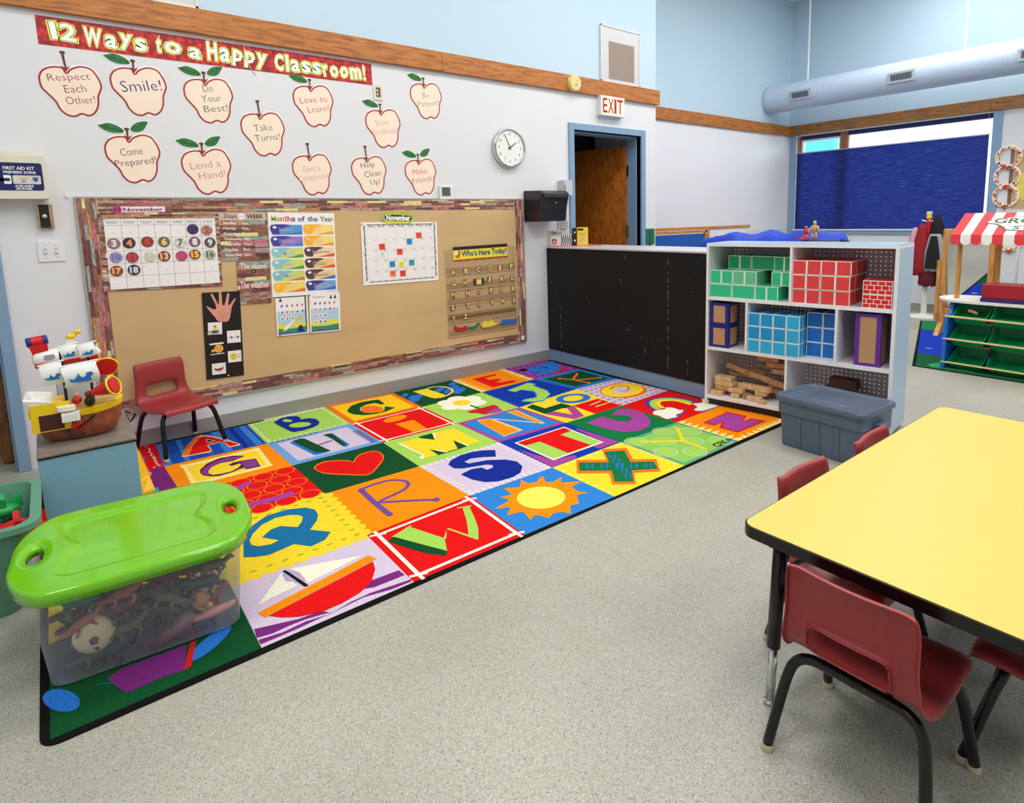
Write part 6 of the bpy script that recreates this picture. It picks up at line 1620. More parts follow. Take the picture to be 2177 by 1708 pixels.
MB().tube([T@Vector((-.03,0,.11)),T@Vector((-.03,0,.35))],.005,tbk,8).tube([T@Vector((.045,.01,.11)),T@Vector((.045,.01,.35))],.005,tbk,8).obj('mast',t)
def sailp(x0,x1,z0,z1,y,curve=.02):
    mb=MB(); R=[]
    for j in range(6):
        z=z0+(z1-z0)*j/5; R.append([(x0+(x1-x0)*i/6+.004*math.sin(j),y-curve*math.sin(PI*j/5)-.004*math.sin(PI*i/6),z+.01*(i/6)) for i in range(7)])
    mb.loft(R,sail,T,closed=False,cap=False)
    cx,cz=(x0+x1)/2,(z0+z1)/2; k=(x1-x0)/.1
    P=[(-.034,-.004),(-.03,-.018),(-.01,-.022),(.03,-.02),(.026,-.006),(.036,.004),(.03,.014),(.016,.012),(.014,0),(.004,-.006),(-.004,.004),(-.006,.014),(-.012,.0),(-.02,-.01),(-.028,-.008)]
    mb.prism([(a*k,b_*k) for a,b_ in P],0,.0012,sb,T@Matrix(((1,0,0,cx),(0,0,-1,y-curve-.003),(0,1,0,cz),(0,0,0,1))))
    o=mb.obj('sail',t,smooth='angle')
    MB().tube([T@Vector((x0-.008,y,z1)),T@Vector((x1+.004,y,z1+.012))],.0035,tw,8).obj('yard',o)
sailp(-.085,-.025,.215,.295,-.05,.012); sailp(-.028,.07,.205,.285,-.068,.014); sailp(-.03,.02,.30,.35,-.02,.008); sailp(.024,.07,.30,.35,-.03,.008)
mb=MB().tube([T@Vector(p) for p in ((.045,-.075,.175),(.075,-.09,.185),(.11,-.11,.20))],[.012,.022,.03],tr_,16).obj('cannon',t,smooth='angle',label='red cannon')
MB().tube([T@Vector((.108,-.109,.199))+T.to_3x3()@(Vector((.29,.92,-.27)).cross(Vector((0,0,1))).normalized()*0+Vector((.0,0,0)))+Vector((.0,0,0))+(T.to_3x3()@(Vector((-.25,.14,.95)).normalized()*.036*math.cos(q*PI/12)+Vector((.5,.85,0)).normalized()*.036*math.sin(q*PI/12))) for q in range(24)],.004,ye,8,closed=True).obj('cannon_ring',t)
MB().lathe([(.034,0),(.034,.006),(.028,.02),(0,.022)],tr_,18,T@Matrix.Translation((.092,-.045,.26))@Matrix.Rotation(-PI/2.4,4,'X')).obj('red_wheel',t); MB().tube([(.034*math.cos(q*PI/10),.034*math.sin(q*PI/10),.004) for q in range(20)],.004,ye,8,T@Matrix.Translation((.094,-.043,.26))@Matrix.Rotation(-PI/2.4,4,'X'),closed=True).obj('wheel_rim',t)
mb=MB().tube([T@Vector(p) for p in ((.045,-.082,.092),(.02,-.086,.07),(-.01,-.088,.05))],.004,tbk,6).tube([T@Vector(p) for p in ((-.035,-.086,.055),(-.028,-.09,.028),(-.006,-.09,.022),(.012,-.09,.03))],.005,tbk,6); mb.obj('anchor',t,label='black anchor on the hull')
MB().lathe([(.02,0),(.018,.006),(0,.008)],tr_,14,T@Matrix.Translation((-.005,-.076,.06))@Matrix.Rotation(PI/2,4,'X')).obj('hull_port',t)
mb=MB().ball((0,0,0),(.016,.013,.02),tbk,T@Matrix.Translation((.035,-.055,.14))).ball((0,0,0),.012,mat('figure_brown',(110,50,30),.5),T@Matrix.Translation((.035,-.057,.168))).ball((0,0,0),(.015,.012,.016),tr_,T@Matrix.Translation((.0,-.05,.15))).ball((0,0,0),.009,mat('toy_skin',(220,160,120),.5),T@Matrix.Translation((0,-.052,.172)))
mb.obj('crew_figures',t,smooth=True)
# anchor on the floor side
mb=MB().tube([(-.185,-.60,.41),(-.165,-.60,.385),(-.155,-.60,.35),(-.145,-.60,.32)],.004,tbk,8).tube([(-.172,-.60,.37),(-.135,-.60,.352)],.0035,tbk,6).tube(crom([(-.19,-.6,.33),(-.168,-.6,.312),(-.145,-.6,.31),(-.125,-.6,.325),(-.118,-.6,.345)],False,3),.0045,tbk,8); mb.obj('toy_anchor',label='black toy anchor hanging behind the blue box beside the chair leg',cat='toy anchor')
# toy shuttle
t=thing('toy_shuttle','white toy space shuttle with red belly and blue engine behind the toy ship','toy shuttle',(-.33,-.745,.381)); T=Matrix.Translation((-.335,-.74,.682))@Matrix.Rotation(math.radians(4),4,'Z')@Matrix.Rotation(math.radians(-2),4,'Y')
def body(xs,m,nm,T,lab=None):
    mb=MB(); mb.loft([[(x,w*math.cos(k*PI/8),zc+h*math.sin(k*PI/8)) for k in range(16)] for x,w,h,zc in xs],m,T); return mb.obj(nm,t,smooth=True,label=lab)
body([(-.115,.02,.016,.0),(-.105,.036,.03,0),(-.06,.042,.036,0),(.02,.042,.036,.002),(.07,.036,.03,.0),(.10,.024,.02,-.004),(.113,.008,.008,-.006)],tw,'fuselage',T)
MB().loft([[(x,w*math.cos(PI+k*PI/8),-.012+.024*math.sin(PI+k*PI/8)) for k in range(9)] for x,w in ((-.11,.036),(-.05,.045),(.05,.044),(.1,.02))],tr_,T).obj('belly',t,label='red underside')
MB().prism([(-.01,.03),(.04,.028),(.03,.06),(.012,.075),(.0,.06)],-.008,.008,tw,T@WT()).obj('tail_fin',t); MB().ball((.02,0,.075),(.018,.014,.012),ye,T).ball((.045,0,.092),(.014,.012,.010),ye,T).tube([T@Vector((.02,0,.075)),T@Vector((.045,0,.092))],.008,ye,8).obj('yellow_figure',t,smooth=True)
MB().tube([T@Vector((-.125,0,.074)),T@Vector((-.055,0,.078))],.02,mat('toy_navy',(40,40,130),.35),16).obj('engine',t,bevel=.005,label='dark blue engine'); MB().tube([T@Vector((-.108,0,.075)),T@Vector((-.072,0,.077))],.0206,tr_,16).obj('engine_band',t)
MB().hexa([(-.11,-.015,.02),(-.06,-.015,.02),(-.06,.015,.02),(-.11,.015,.02),(-.12,-.02,.062),(-.06,-.02,.066),(-.06,.02,.066),(-.12,.02,.062)],tr_,T).obj('engine_mount',t); MB().prism(rrect(-.08,.0,-.045,.02,.006),.041,.044,mat('toy_window_grey',(150,160,176),.3),T@WT()).obj('window',t)
MB().hexa([(-.06,-.03,-.29),(.06,-.03,-.29),(.06,.03,-.29),(-.06,.03,-.29),(-.05,-.02,-.03),(.05,-.02,-.03),(.05,.02,-.03),(-.05,.02,-.03)],mat('stand_grey',(180,184,188),.5),T@Matrix.Translation((0,0,.010))).obj('stand',t)
# yellow toy behind the box
t=thing('toy_vehicle','yellow toy vehicle standing behind the blue box with a dark red side window','toy vehicle',(-.14,-.78,0)); yt=mat('toy_deep_yellow',(244,190,10),.35)
MB().loft([[(-.155,-.95,.02),(-.125,-.95,.02),(-.125,-.42,.02),(-.155,-.42,.02)],[(-.157,-.99,.09),(-.105,-.97,.09),(-.105,-.42,.09),(-.157,-.42,.09)],[(-.157,-.97,.15),(-.118,-.93,.15),(-.118,-.44,.15),(-.157,-.44,.15)]],yt).obj('body',t,bevel=.008)
MB().box(-.118,-.86,.085,-.110,-.52,.135,mat('toy_orange_inside',(214,110,20),.5)).obj('window',t); MB().ball((-.106,-.6,.115),.012,mat('toy_blue_eye',(30,60,140),.3)).ball((-.106,-.78,.1),(.01,.016,.012),mat('toy_pink',(232,160,150),.5)).obj('passenger',t,smooth=True)
MB().box(-.118,-.98,.07,-.092,-.93,.085,mat('toy_turquoise',(40,150,180),.4)).obj('bumper',t)
# green bin at left
t=thing('storage_bin','grey green open plastic bin cut by the left edge holding red and green toys','bin',(-.62,-1.36,0)); gb=mat('sage_plastic',(96,150,124),.4)
def rr(x0,y0,x1,y1,r,z,n=5): return [(x,y,z) for x,y in rrect(x0,y0,x1,y1,r,n)]
bx0_,bx1_,by0,by1=-.93,-.485,-1.55,-1.12
mb=MB().loft([rr(bx0_+.05,by0+.05,bx1_-.05,by1-.05,.05,0),rr(bx0_,by0,bx1_,by1,.05,.30),rr(bx0_-.02,by0-.02,bx1_+.02,by1+.02,.06,.30),rr(bx0_-.02,by0-.02,bx1_+.02,by1+.02,.06,.285),rr(bx0_-.024,by0-.024,bx1_+.024,by1+.024,.06,.285),rr(bx0_-.024,by0-.024,bx1_+.024,by1+.024,.06,.304),rr(bx0_+.004,by0+.004,bx1_-.004,by1-.004,.05,.304),rr(bx0_+.055,by0+.055,bx1_-.055,by1-.055,.05,.006)],gb,cap=True); mb.obj('bin_shell',t,smooth='angle')
for i,(x,y,z,lab,m,rx) in enumerate(((-.53,-1.36,.215,'shiny red curved toy in the sage bin',tr_,.075),(-.60,-1.27,.19,'dark green leafy toy in the sage bin',mat('toy_dark_green',(10,60,40),.3),.06),(-.57,-1.22,.245,'bright green toy behind the red toy in the sage bin',mat('toy_green',(20,150,70),.4),.05),(-.58,-1.45,.16,'second red toy low in the sage bin',mat('toy_red_dark',(170,20,28),.35),.07))):
    mb=MB().ball((x,y,z),(rx,rx*.7,rx*.5),m,n=14); 
    for q in range(4): a=q*1.6; mb.hexa([(x+rx*.4*math.cos(a)-.01,y+rx*.4*math.sin(a),z),(x+rx*.4*math.cos(a)+.01,y+rx*.4*math.sin(a),z),(x+rx*.9*math.cos(a)+.01,y+rx*.7*math.sin(a)+.01,z),(x+rx*.9*math.cos(a)-.01,y+rx*.7*math.sin(a)+.01,z),(x+rx*.4*math.cos(a)-.01,y+rx*.4*math.sin(a),z+.03),(x+rx*.4*math.cos(a)+.01,y+rx*.4*math.sin(a),z+.03),(x+rx*.9*math.cos(a)+.01,y+rx*.7*math.sin(a)+.01,z+.05),(x+rx*.9*math.cos(a)-.01,y+rx*.7*math.sin(a)+.01,z+.05)],m)
    mb.obj('plastic_toy',label=lab,cat='toy',smooth='angle',bevel=.004)
for i,(x,y,r_) in enumerate(((-.77,-1.34,.09),(-.69,-1.42,.07),(-.72,-1.26,.07),(-.60,-1.34,.075))):
    MB().ball((x,y,.105),(r_,r_,.085),mat('toy_fill_%d'%i,[(150,40,40),(30,90,70),(40,80,120),(60,70,66)][i],.5),n=12).obj('soft_ball',label=['dull red','dark green','navy blue','grey green'][i]+' ball low in the sage bin',cat='ball',smooth=True)
# ---------------- clear tub with lime lid ----------------
tub=thing('lidded_tub','clear plastic toy tub with a lime green lid on the near left rug corner','storage tub',(-.232,-1.835,.0055),math.radians(-4.5),local=True)
# local frame: long axis x, half sizes
cl=bpy.data.materials.new('frosted_clear_plastic'); cl.use_nodes=True; MC['frosted_clear_plastic']=cl; nt=cl.node_tree; nt.nodes.clear(); L=nt.links.new
out=nt.nodes.new('ShaderNodeOutputMaterial'); tp_=nt.nodes.new('ShaderNodeBsdfTransparent'); pb=nt.nodes.new('ShaderNodeBsdfPrincipled'); mxs=nt.nodes.new('ShaderNodeMixShader')
tp_.inputs[0].default_value=(.95,.96,.98,1); pb.inputs['Base Color'].default_value=lin((206,206,220))+(1,); pb.inputs['Roughness'].default_value=.25
fr=nt.nodes.new('ShaderNodeLayerWeight'); fr.inputs[0].default_value=.3; mr=nt.nodes.new('ShaderNodeMapRange'); mr.inputs['To Min'].default_value=.09; mr.inputs['To Max'].default_value=.6
L(fr.outputs['Facing'],mr.inputs['Value']); L(mr.outputs[0],mxs.inputs[0]); L(tp_.outputs[0],mxs.inputs[1]); L(pb.outputs[0],mxs.inputs[2]); L(mxs.outputs[0],out.inputs[0])
hx_,hy_=.272,.232
mb=MB().loft([rr(-.22,-.185,.22,.185,.04,0),rr(-.228,-.195,.228,.195,.045,.006),rr(-.248,-.215,.248,.215,.05,.265)],cl,cap=False); mb.face([(x,y,.001) for x,y in rrect(-.22,-.185,.22,.185,.04,5)],cl); mb.obj('tub_body',tub,smooth=True)
lim=mat('lime_lid_plastic',(112,190,20),.16,spec=.6,coat=.3)
mb=MB(); 
def oct_(hx,hy,c,z,n=5):
    # long lid with drawn-in handle ends
    Q4=[(hx,.22*hy),(hx-.006,.44*hy),(hx-.022,.64*hy),(hx-.052,.85*hy),(hx-.088,.965*hy),(hx-.15,.995*hy),(.08,hy)]; P=Q4+[(-x,y) for x,y in Q4[::-1]]+[(-x,-y) for x,y in Q4]+[(x,-y) for x,y in Q4[::-1]]
    P=crom(P,True,4); return [(x,y,z) for x,y in P]
LH=.302; HX,HY=.290,.262
# lid ring with two hand holes: outer loop strip, top deck built from grid
bmx=mb.bm; k=mb.mi(lim)
def inlid(x,y):
    P=oct_(HX,HY,0,0); c=False
    for i in range(len(P)):
        (x1,y1,_),(x2,y2,_)=P[i-1],P[i]
        if (y1>y)!=(y2>y) and x<(x2-x1)*(y-y1)/(y2-y1)+x1: c=not c
    return c
NX,NY=72,60; gx=[-HX+2*HX*i/NX for i in range(NX+1)]; gy=[-HY+2*HY*i/NY for i in range(NY+1)]
P0=[(p[0],p[1]) for p in oct_(HX,HY,0,0)]; HXm=max(p[0] for p in P0); gx=[-HXm+2*HXm*i/NX for i in range(NX+1)]
def edge_y(x):
    ys=[]
    for i in range(len(P0)):
        (x1,y1),(x2,y2)=P0[i-1],P0[i]
        if (x1-x)*(x2-x)<=0 and abs(x1-x2)>1e-9: ys.append(abs(y1+(y2-y1)*(x-x1)/(x2-x1)))
    return max(ys) if ys else .5*HY
def rec(x,y):
    # recessed panel depth with bulging ends
    a=.190-.03*math.exp(-(y/.06)**2); b_=.190; d=min(a-abs(x),b_-abs(y)); d=min(d,.5*(a-abs(x)+b_-abs(y))-.012)
    s=max(0,min(1,(d)/.014)); return s*s*(3-2*s)
def hole(x,y): return ((abs(x)-.243)/.022)**2+(y/.058)**2
grid={}
for i,x in enumerate(gx):
    e=edge_y(min(max(x,-HXm+1.5e-3),HXm-1.5e-3))
    for j in range(NY+1):
        y=-e+2*e*j/NY; z=LH-.009*rec(x,y)
        hh=hole(x,y)
        if hh<2.2 : 
            s=max(0,1-(hh-1)/1.2); z-=.006*s
        grid[i,j]=bmx.verts.new((x,y,z))
for i in range(NX):
    for j in range(NY):
        vs=[grid[i,j],grid[i+1,j],grid[i+1,j+1],grid[i,j+1]]; cx=sum(v.co.x for v in vs)/4; cy=sum(v.co.y for v in vs)/4
        if hole(cx,cy)<1: continue
        bmx.faces.new(vs).material_index=k
rim_=[v for v in bmx.verts if v.link_faces and 0<len(v.link_faces)<4 and hole(v.co.x,v.co.y)<3]
for v in rim_:
    c0=math.copysign(.243,v.co.x); q_=hole(v.co.x,v.co.y)**.5; v.co.x=c0+(v.co.x-c0)/q_; v.co.y=v.co.y/q_
hole_e=[e for e in bmx.edges if e.is_boundary and e.verts[0] in rim_ and e.verts[1] in rim_]
g_=bmesh.ops.extrude_edge_only(bmx,edges=hole_e); bmesh.ops.translate(bmx,vec=(0,0,-.022),verts=[q for q in g_['geom'] if isinstance(q,bmesh.types.BMVert)])
for e in g_['geom']:
    if isinstance(e,bmesh.types.BMFace): e.material_index=k
# skirt
top=[grid[i,0] for i in range(NX+1)]+[grid[NX,j] for j in range(1,NY+1)]+[grid[i,NY] for i in range(NX-1,-1,-1)]+[grid[0,j] for j in range(NY-1,0,-1)]
l1=[bmx.verts.new((v.co.x*1.018,v.co.y*1.02,LH-.008)) for v in top]; l2=[bmx.verts.new((v.co.x*1.012,v.co.y*1.014,LH-.036)) for v in top]; n=len(top)
for A,B in ((top,l1),(l1,l2)):
    for i in range(n): bmx.faces.new((A[i],A[(i+1)%n],B[(i+1)%n],B[i])).material_index=k
bmesh.ops.recalc_face_normals(bmx,faces=bmx.faces)
mb.obj('lid',tub,smooth=True,solid=.003,label='glossy lime green lid with two hand holes')
# toys inside
tm=lambda n,c: mat('toy_'+n,c,.55,noise=(50,.2))
cols=[('olive',(96,92,56)),('grey',(110,106,104)),('terracotta',(176,104,84)),('brown',(96,66,50)),('pink',(206,150,136)),('dark green',(40,84,62)),('charcoal',(56,54,58)),('plum',(96,50,66)),('tan',(170,134,96)),('teal',(52,112,100)),('rust',(146,66,46)),('slate blue',(76,92,116))]
TU=Matrix.Translation((-.232,-1.835,.0055))@Matrix.Rotation(math.radians(-4.5),4,'Z')
def animal(name,p,yaw,L_,m,kind,label,pit=0):
    M=TU@Matrix.Translation(p)@Matrix.Rotation(yaw,4,'Z')@Matrix.Rotation(pit,4,'Y'); mb=MB(); h=L_*.22
    if kind==0: # long tailed reptile
        sp=[(-L_*.5,0,h*.5,.004),(-L_*.25,.01*math.sin(3),h*.6,.010),(-.08*L_,0,h*.9,h*.5),(.12*L_,0,h,h*.55),(.28*L_,0,h*1.35,h*.3),(.40*L_,0,h*1.9,h*.28),(.5*L_,0,h*1.85,h*.12)]
        mb.tube([M@Vector(s[:3]) for s in sp],[s[3] for s in sp],m,10)
    else:
        sp=[(-L_*.32,0,h*1.1,.008),(-.22*L_,0,h*1.3,h*.55),(0,0,h*1.35,h*.62),(.2*L_,0,h*1.4,h*.5),(.3*L_,0,h*1.9,h*.35),(.42*L_,0,h*1.8,h*.28),(.5*L_,0,h*1.7,h*.15)]
        mb.tube([M@Vector(s[:3]) for s in sp],[s[3] for s in sp],m,10)
    for sx in (-.18,.16):
        for sy in (-1,1): mb.tube([M@Vector((sx*L_,sy*h*.35,h*.9)),M@Vector((sx*L_+.01,sy*h*.6,h*.4)),M@Vector((sx*L_,sy*h*.65,0))],[h*.24,h*.17,h*.14],m,7)
    mb.ball((.42*L_,h*.2,h*2.0),h*.09,m,M).ball((.42*L_,-h*.2,h*2.0),h*.09,m,M)
    o=mb.obj(name,label=label,cat='toy animal',group='toy animals in the clear tub',smooth=True); o['label']=label
random.seed(5)
wh=[a+' '+b for a in ('front','front middle','back middle','back') for b in ('left','centre left','centre right','right')]
cnt={}
for lvl in range(4):
    for q in range(16):
        cx=(q%4-1.5)*.098+random.uniform(-.015,.015); cy=(q//4-1.5)*.105+random.uniform(-.008,.008); cx*=.94+.03*lvl; cy*=.98+.04*lvl
        if lvl==3 and q<3 : pass
        cn,cc_=cols[(q*5+lvl*7)%12]; z=.012+lvl*.055
        animal('toy_animal',(cx,cy,z),random.uniform(-.5,.5)+(PI if random.random()<.5 else 0),random.uniform(.115,.15),tm(cn.replace(' ','_'),cc_),(q+lvl)%2,'%s toy animal in the tub, %s, layer %s from below'%(cn,wh[q],('one','two','three','four')[lvl]),random.uniform(-.25,.25))
M=TU@Matrix.Translation((-.125,-.155,.10)); sh_=mat('shell_cream',(232,214,168),.5)
mb=MB().ball((0,0,0),(.05,.032,.052),sh_,M,n=20); mb.prism([(0,.011),(.011,.003),(.007,-.011),(-.007,-.011),(-.011,.003)],.031,.0345,mat('shell_hole',(120,80,70),.7),M@WT()).obj('toy_shell',label='large cream round toy shell with a dark star mark in the clear tub',cat='toy',smooth=True)
M=TU@Matrix.Translation((.128,-.178,.115)); mk=mat('monkey_tan',(186,136,72),.6)
MB().ball((0,0,0),(.026,.018,.026),mk,M).ball((.024,0,.018),.017,mk,M).ball((.038,-.006,.024),.007,mk,M).ball((.01,-.005,.03),.007,mk,M).ball((.02,-.012,-.022),.009,mat('monkey_hand',(214,170,90),.6),M).tube([M@Vector((-.02,0,-.01)),M@Vector((.0,-.01,-.03)),M@Vector((.03,-.01,-.025))],.006,mk,8).obj('toy_monkey',label='small tan toy monkey against the front wall of the clear tub',cat='toy',smooth=True)
M=TU@Matrix.Translation((.14,-.172,.052))@Matrix.Rotation(.15,4,'Y'); MB().tube([M@Vector(p) for p in ((-.06,0,-.01),(-.02,0,.0),(.02,0,.008),(.06,0,.02),(.075,0,.03))],[.004,.012,.014,.010,.004],tm('pink',(206,150,136)),10).tube([M@Vector((0,0,0)),M@Vector((-.01,-.008,.03))],.004,tm('pink',(206,150,136)),6).obj('toy_crocodile',label='pink toy crocodile low at the front right of the clear tub',cat='toy',smooth=True)
M=TU@Matrix.Translation((.055,-.178,.045))@Matrix.Rotation(-.55,4,'Y'); MB().loft([[(-.07,0,0)]*1+[(-.07,.001,0),(-.07,.001,.001)],[(-.02,-.006,-.012),(-.02,.004,-.012),(-.02,0,.018)],[(.035,-.010,-.02),(.035,.006,-.02),(.035,0,.028)],[(.06,-.006,-.01),(.06,.004,-.01),(.06,0,.018)]],mat('fin_mauve',(150,120,116),.6),M).obj('toy_fin',label='mauve grey fin shaped toy piece at the front bottom of the clear tub',cat='toy',smooth=True)
# ---------------- grey tote ----------------
t=thing('grey_tote','slate grey lidded storage tote on the floor in front of the block shelf','storage tote',(2.655,-2.57,0),math.radians(-3),local=True); gt=mat('slate_plastic',(84,96,118),.36,spec=.5,noise=(30,.05))
a,b_=.165,.228; b0,b1=.143,.206
mb=MB().loft([rr(-b0,-b1,b0,b1,.03,0),rr(-a+.012,-b_+.012,a-.012,b_-.012,.035,.175),rr(-a+.004,-b_+.004,a-.004,b_-.004,.035,.178),rr(-a+.004,-b_+.004,a-.004,b_-.004,.035,.25)],gt); mb.obj('tote_body',t,smooth='angle',bevel=.003)
mb=MB()
for y in (-.10,0,.10): mb.hexa([(-b0-.004,y-.012,.01),(-b0+.004,y-.012,.01),(-b0+.004,y+.012,.01),(-b0-.004,y+.012,.01),(-a+.006,y-.012,.172),(-a+.016,y-.012,.172),(-a+.016,y+.012,.172),(-a+.006,y+.012,.172)],gt)
for x in (-.06,.06): mb.hexa([(x-.012,-b1-.004,.01),(x+.012,-b1-.004,.01),(x+.012,-b1+.004,.01),(x-.012,-b1+.004,.01),(x-.012,-b_+.004,.172),(x+.012,-b_+.004,.172),(x+.012,-b_+.014,.172),(x-.012,-b_+.014,.172)],gt)
mb.obj('rib',t,bevel=.002)
mb=MB().loft([rr(-a-.008,-b_-.008,a+.008,b_+.008,.042,.245),rr(-a-.010,-b_-.010,a+.010,b_+.010,.044,.262),rr(-a-.006,-b_-.006,a+.006,b_+.006,.042,.270),rr(-a+.012,-b_+.012,a-.012,b_-.012,.036,.270),rr(-a+.020,-b_+.020,a-.020,b_-.020,.032,.262),rr(-.085,-.12,.085,.12,.02,.262),rr(-.08,-.115,.08,.115,.02,.266)],gt); mb.obj('lid',t,smooth='angle')
MB().box(-.055,-b_-.03,.17,.055,-b_-.004,.205,gt).box(-.045,-b_-.026,.12,-.03,-b_+.004,.175,gt).box(.03,-b_-.026,.12,.045,-b_+.004,.175,gt).obj('handle',t,bevel=.004)
# ---------------- white shelf ----------------
SA=math.radians(-81.37); SX,SY=2.799,-1.679
sh=thing('block_shelf','white low bookshelf with pegboard back holding coloured cardboard blocks','bookshelf',(SX,SY,0),SA,local=True)   # x along the front, y to the back
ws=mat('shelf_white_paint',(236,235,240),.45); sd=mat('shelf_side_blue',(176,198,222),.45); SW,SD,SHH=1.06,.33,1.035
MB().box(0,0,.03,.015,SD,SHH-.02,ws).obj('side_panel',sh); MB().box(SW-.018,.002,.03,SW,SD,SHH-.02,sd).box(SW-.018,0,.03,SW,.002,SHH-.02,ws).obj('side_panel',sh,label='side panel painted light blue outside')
mb=MB().box(0,0,SHH-.02,SW,SD,SHH-.002,ws).box(-.0,.004,SHH-.002,SW+.001,SD,SHH,mat('shelf_top_blue',(150,184,224),.3)); mb.obj('top_panel',sh)
for z in (.70,.383,.068): MB().box(.0152,0,z-.018,SW-.0182,SD-.008,z,ws).obj('shelf_board',sh)
for x,z0,z1 in ((.512,.70,1.015),(.258,.383,.682),(.766,.383,.682),(.502,.068,.365)): MB().box(x,.0,z0+.0002,x+.014,SD-.008,z1-.0002,ws).obj('divider_panel',sh)
MB().box(.02,.02,0,SW-.02,SD-.02,.0495,black).obj('shaded_gap_base',sh,label='recessed base coloured black as the shaded gap')  # black colour stands in for the shadow under the shelf
pgm=mat('pegboard',(198,180,182),.7); nt=pgm.node_tree; bs=nt.nodes['Principled BSDF']; L=nt.links.new
tc=nt.nodes.new('ShaderNodeTexCoord'); sp=nt.nodes.new('ShaderNodeSeparateXYZ'); L(tc.outputs['Object'],sp.inputs[0]); cb=nt.nodes.new('ShaderNodeCombineXYZ'); L(sp.outputs['X'],cb.inputs['X']); L(sp.outputs['Z'],cb.inputs['Y'])
vm=nt.nodes.new('ShaderNodeVectorMath'); vm.operation='SCALE'; vm.inputs['Scale'].default_value=1/.0254; L(cb.outputs[0],vm.inputs[0]); vf=nt.nodes.new('ShaderNodeVectorMath'); vf.operation='FRACTION'; L(vm.outputs[0],vf.inputs[0])
vs_=nt.nodes.new('ShaderNodeVectorMath'); vs_.operation='SUBTRACT'; vs_.inputs[1].default_value=(.5,.5,0); L(vf.outputs[0],vs_.inputs[0]); vl=nt.nodes.new('ShaderNodeVectorMath'); vl.operation='LENGTH'; L(vs_.outputs[0],vl.inputs[0])
gr=nt.nodes.new('ShaderNodeMath'); gr.operation='GREATER_THAN'; gr.inputs[1].default_value=.13; L(vl.outputs['Value'],gr.inputs[0]); L(gr.outputs[0],bs.inputs['Alpha'])
MB().box(.0152,SD-.007,.05,SW-.0182,SD-.003,SHH-.0205,pgm).obj('back_panel',sh,label='perforated pegboard back')
SM=Matrix.Translation((SX,SY,0))@Matrix.Rotation(SA,4,'Z')
wln=mat('block_white_print',(232,240,232),.6)
def block(x,y,z,w,h,d,m,label,style,group,dm_=None):
    "cardboard block: printed face colour with white lines"
    o=thing('cardboard_block',label,'cardboard block',(0,0,0),group=group); 
    bpy.data.objects.remove(o)
    mb=MB(); mb.box(x,y,z,x+w,y+d,z+h,m,SM); e=.0006; l=.0035
    def fr_(a0,b0,a1,b1,face):   # line rectangle on a face
        if face=='f': mb.box(a0,y-e,b0,a1,y,b1,wln,SM)
        if face=='r': mb.box(x+w,a0,b0,x+w+e,a1,b1,wln,SM)
        if face=='t': mb.box(a0,b0,z+h,a1,b1,z+h+e,wln,SM)
    for a0,b0,a1,b1 in ((x,z,x+w,z+l),(x,z+h-l,x+w,z+h),(x,z,x+l,z+h),(x+w-l,z,x+w,z+h)) if style!='card' else (): fr_(a0,b0,a1,b1,'f')
    for a0,b0,a1,b1 in ((y,z,y+d,z+l),(y,z+h-l,y+d,z+h),(y,z,y+l,z+h)) if style!='card' else (): fr_(a0,b0,a1,b1,'r')
    for a0,b0,a1,b1 in ((x,y,x+w,y+l),(x,y,x+l,y+d),(x+w-l,y,x+w,y+d)) if style!='card' else (): fr_(a0,b0,a1,b1,'t')
    if 'v' in style: fr_(x+w/2-.005,z,x+w/2+.005,z+h,'f')
    if 's' in style:
        for q in (.33,.66): fr_(y+d*q,z,y+d*q+.004,z+h,'r')
    if style=='brick':
        for r_ in range(3):
            fr_(x,z+h*r_/3-.0015,x+w,z+h*r_/3+.0015,'f')
            for q in range(4): xx=x+w*(q+.5*(r_%2))/4; fr_(xx,z+h*r_/3,xx+.004,z+h*(r_+1)/3,'f')
            fr_(y,z+h*r_/3,y+d,z+h*r_/3+.003,'r'); fr_(y+d*(.3+.3*(r_%2)),z+h*r_/3,y+d*(.3+.3*(r_%2))+.004,z+h*(r_+1)/3,'r')
    if style=='card':
        g=.024; mb.box(x+g,y-e,z+g*.7,x+w-g,y,z+h-g*.7,dm_,SM); mb.box(x+w,y+g,z+g*.7,x+w+e,y+d-g,z+h-g*.7,dm_,SM)
    return mb.obj('cardboard_block',label=label,cat='cardboard block',group=group)
gA,gB=mat('block_green',(16,164,104),.5),mat('block_green_bright',(40,196,140),.5); gC=mat('block_green_faded',(100,196,146),.5); rA=mat('block_red',(228,60,66),.5); rB=mat('block_bright_red',(224,20,24),.5); bA=mat('block_sky_blue',(10,148,216),.5); bB=mat('block_sky_pale',(40,176,228),.5); bC=mat('block_mid_blue',(8,106,200),.5); nB=mat('block_navy_tape',(20,36,130),.35); crd=mat('plain_cardboard',(190,146,104),.8); prB=mat('block_purple_tape',(98,40,150),.35)
gg='green cardboard blocks'; Z=.7005; H=.083
for x,y,z,w,d,m,st,lb in ((.018,.012,Z,.145,.16,gB,'','bright green cardboard block, bottom row left'),(.166,.012,Z,.142,.16,gB,'','bright green cardboard block, bottom row middle'),(.311,.012,Z,.135,.17,gB,'v','two-square bright green block, bottom row right'),
    (.019,.018,Z+.085,.146,.16,gB,'v','two-square green block, second row left'),(.168,.014,Z+.085,.148,.20,gC,'v','faded two-square green block, second row middle'),(.387,.06,Z+.085,.117,.16,gB,'v','green block, second row right against the divider'),
    (.09,.12,Z+.17,.146,.16,gA,'v','darker two-square green block, top row left'),(.24,.12,Z+.17,.146,.16,gA,'','darker plain green block, top row middle'),(.389,.09,Z+.17,.118,.16,gA,'v','darker green block, top row right')): block(x,y,z,w,H,d,m,lb+' on the shelf',st,gg)
gg='red cardboard blocks'; H=.0795
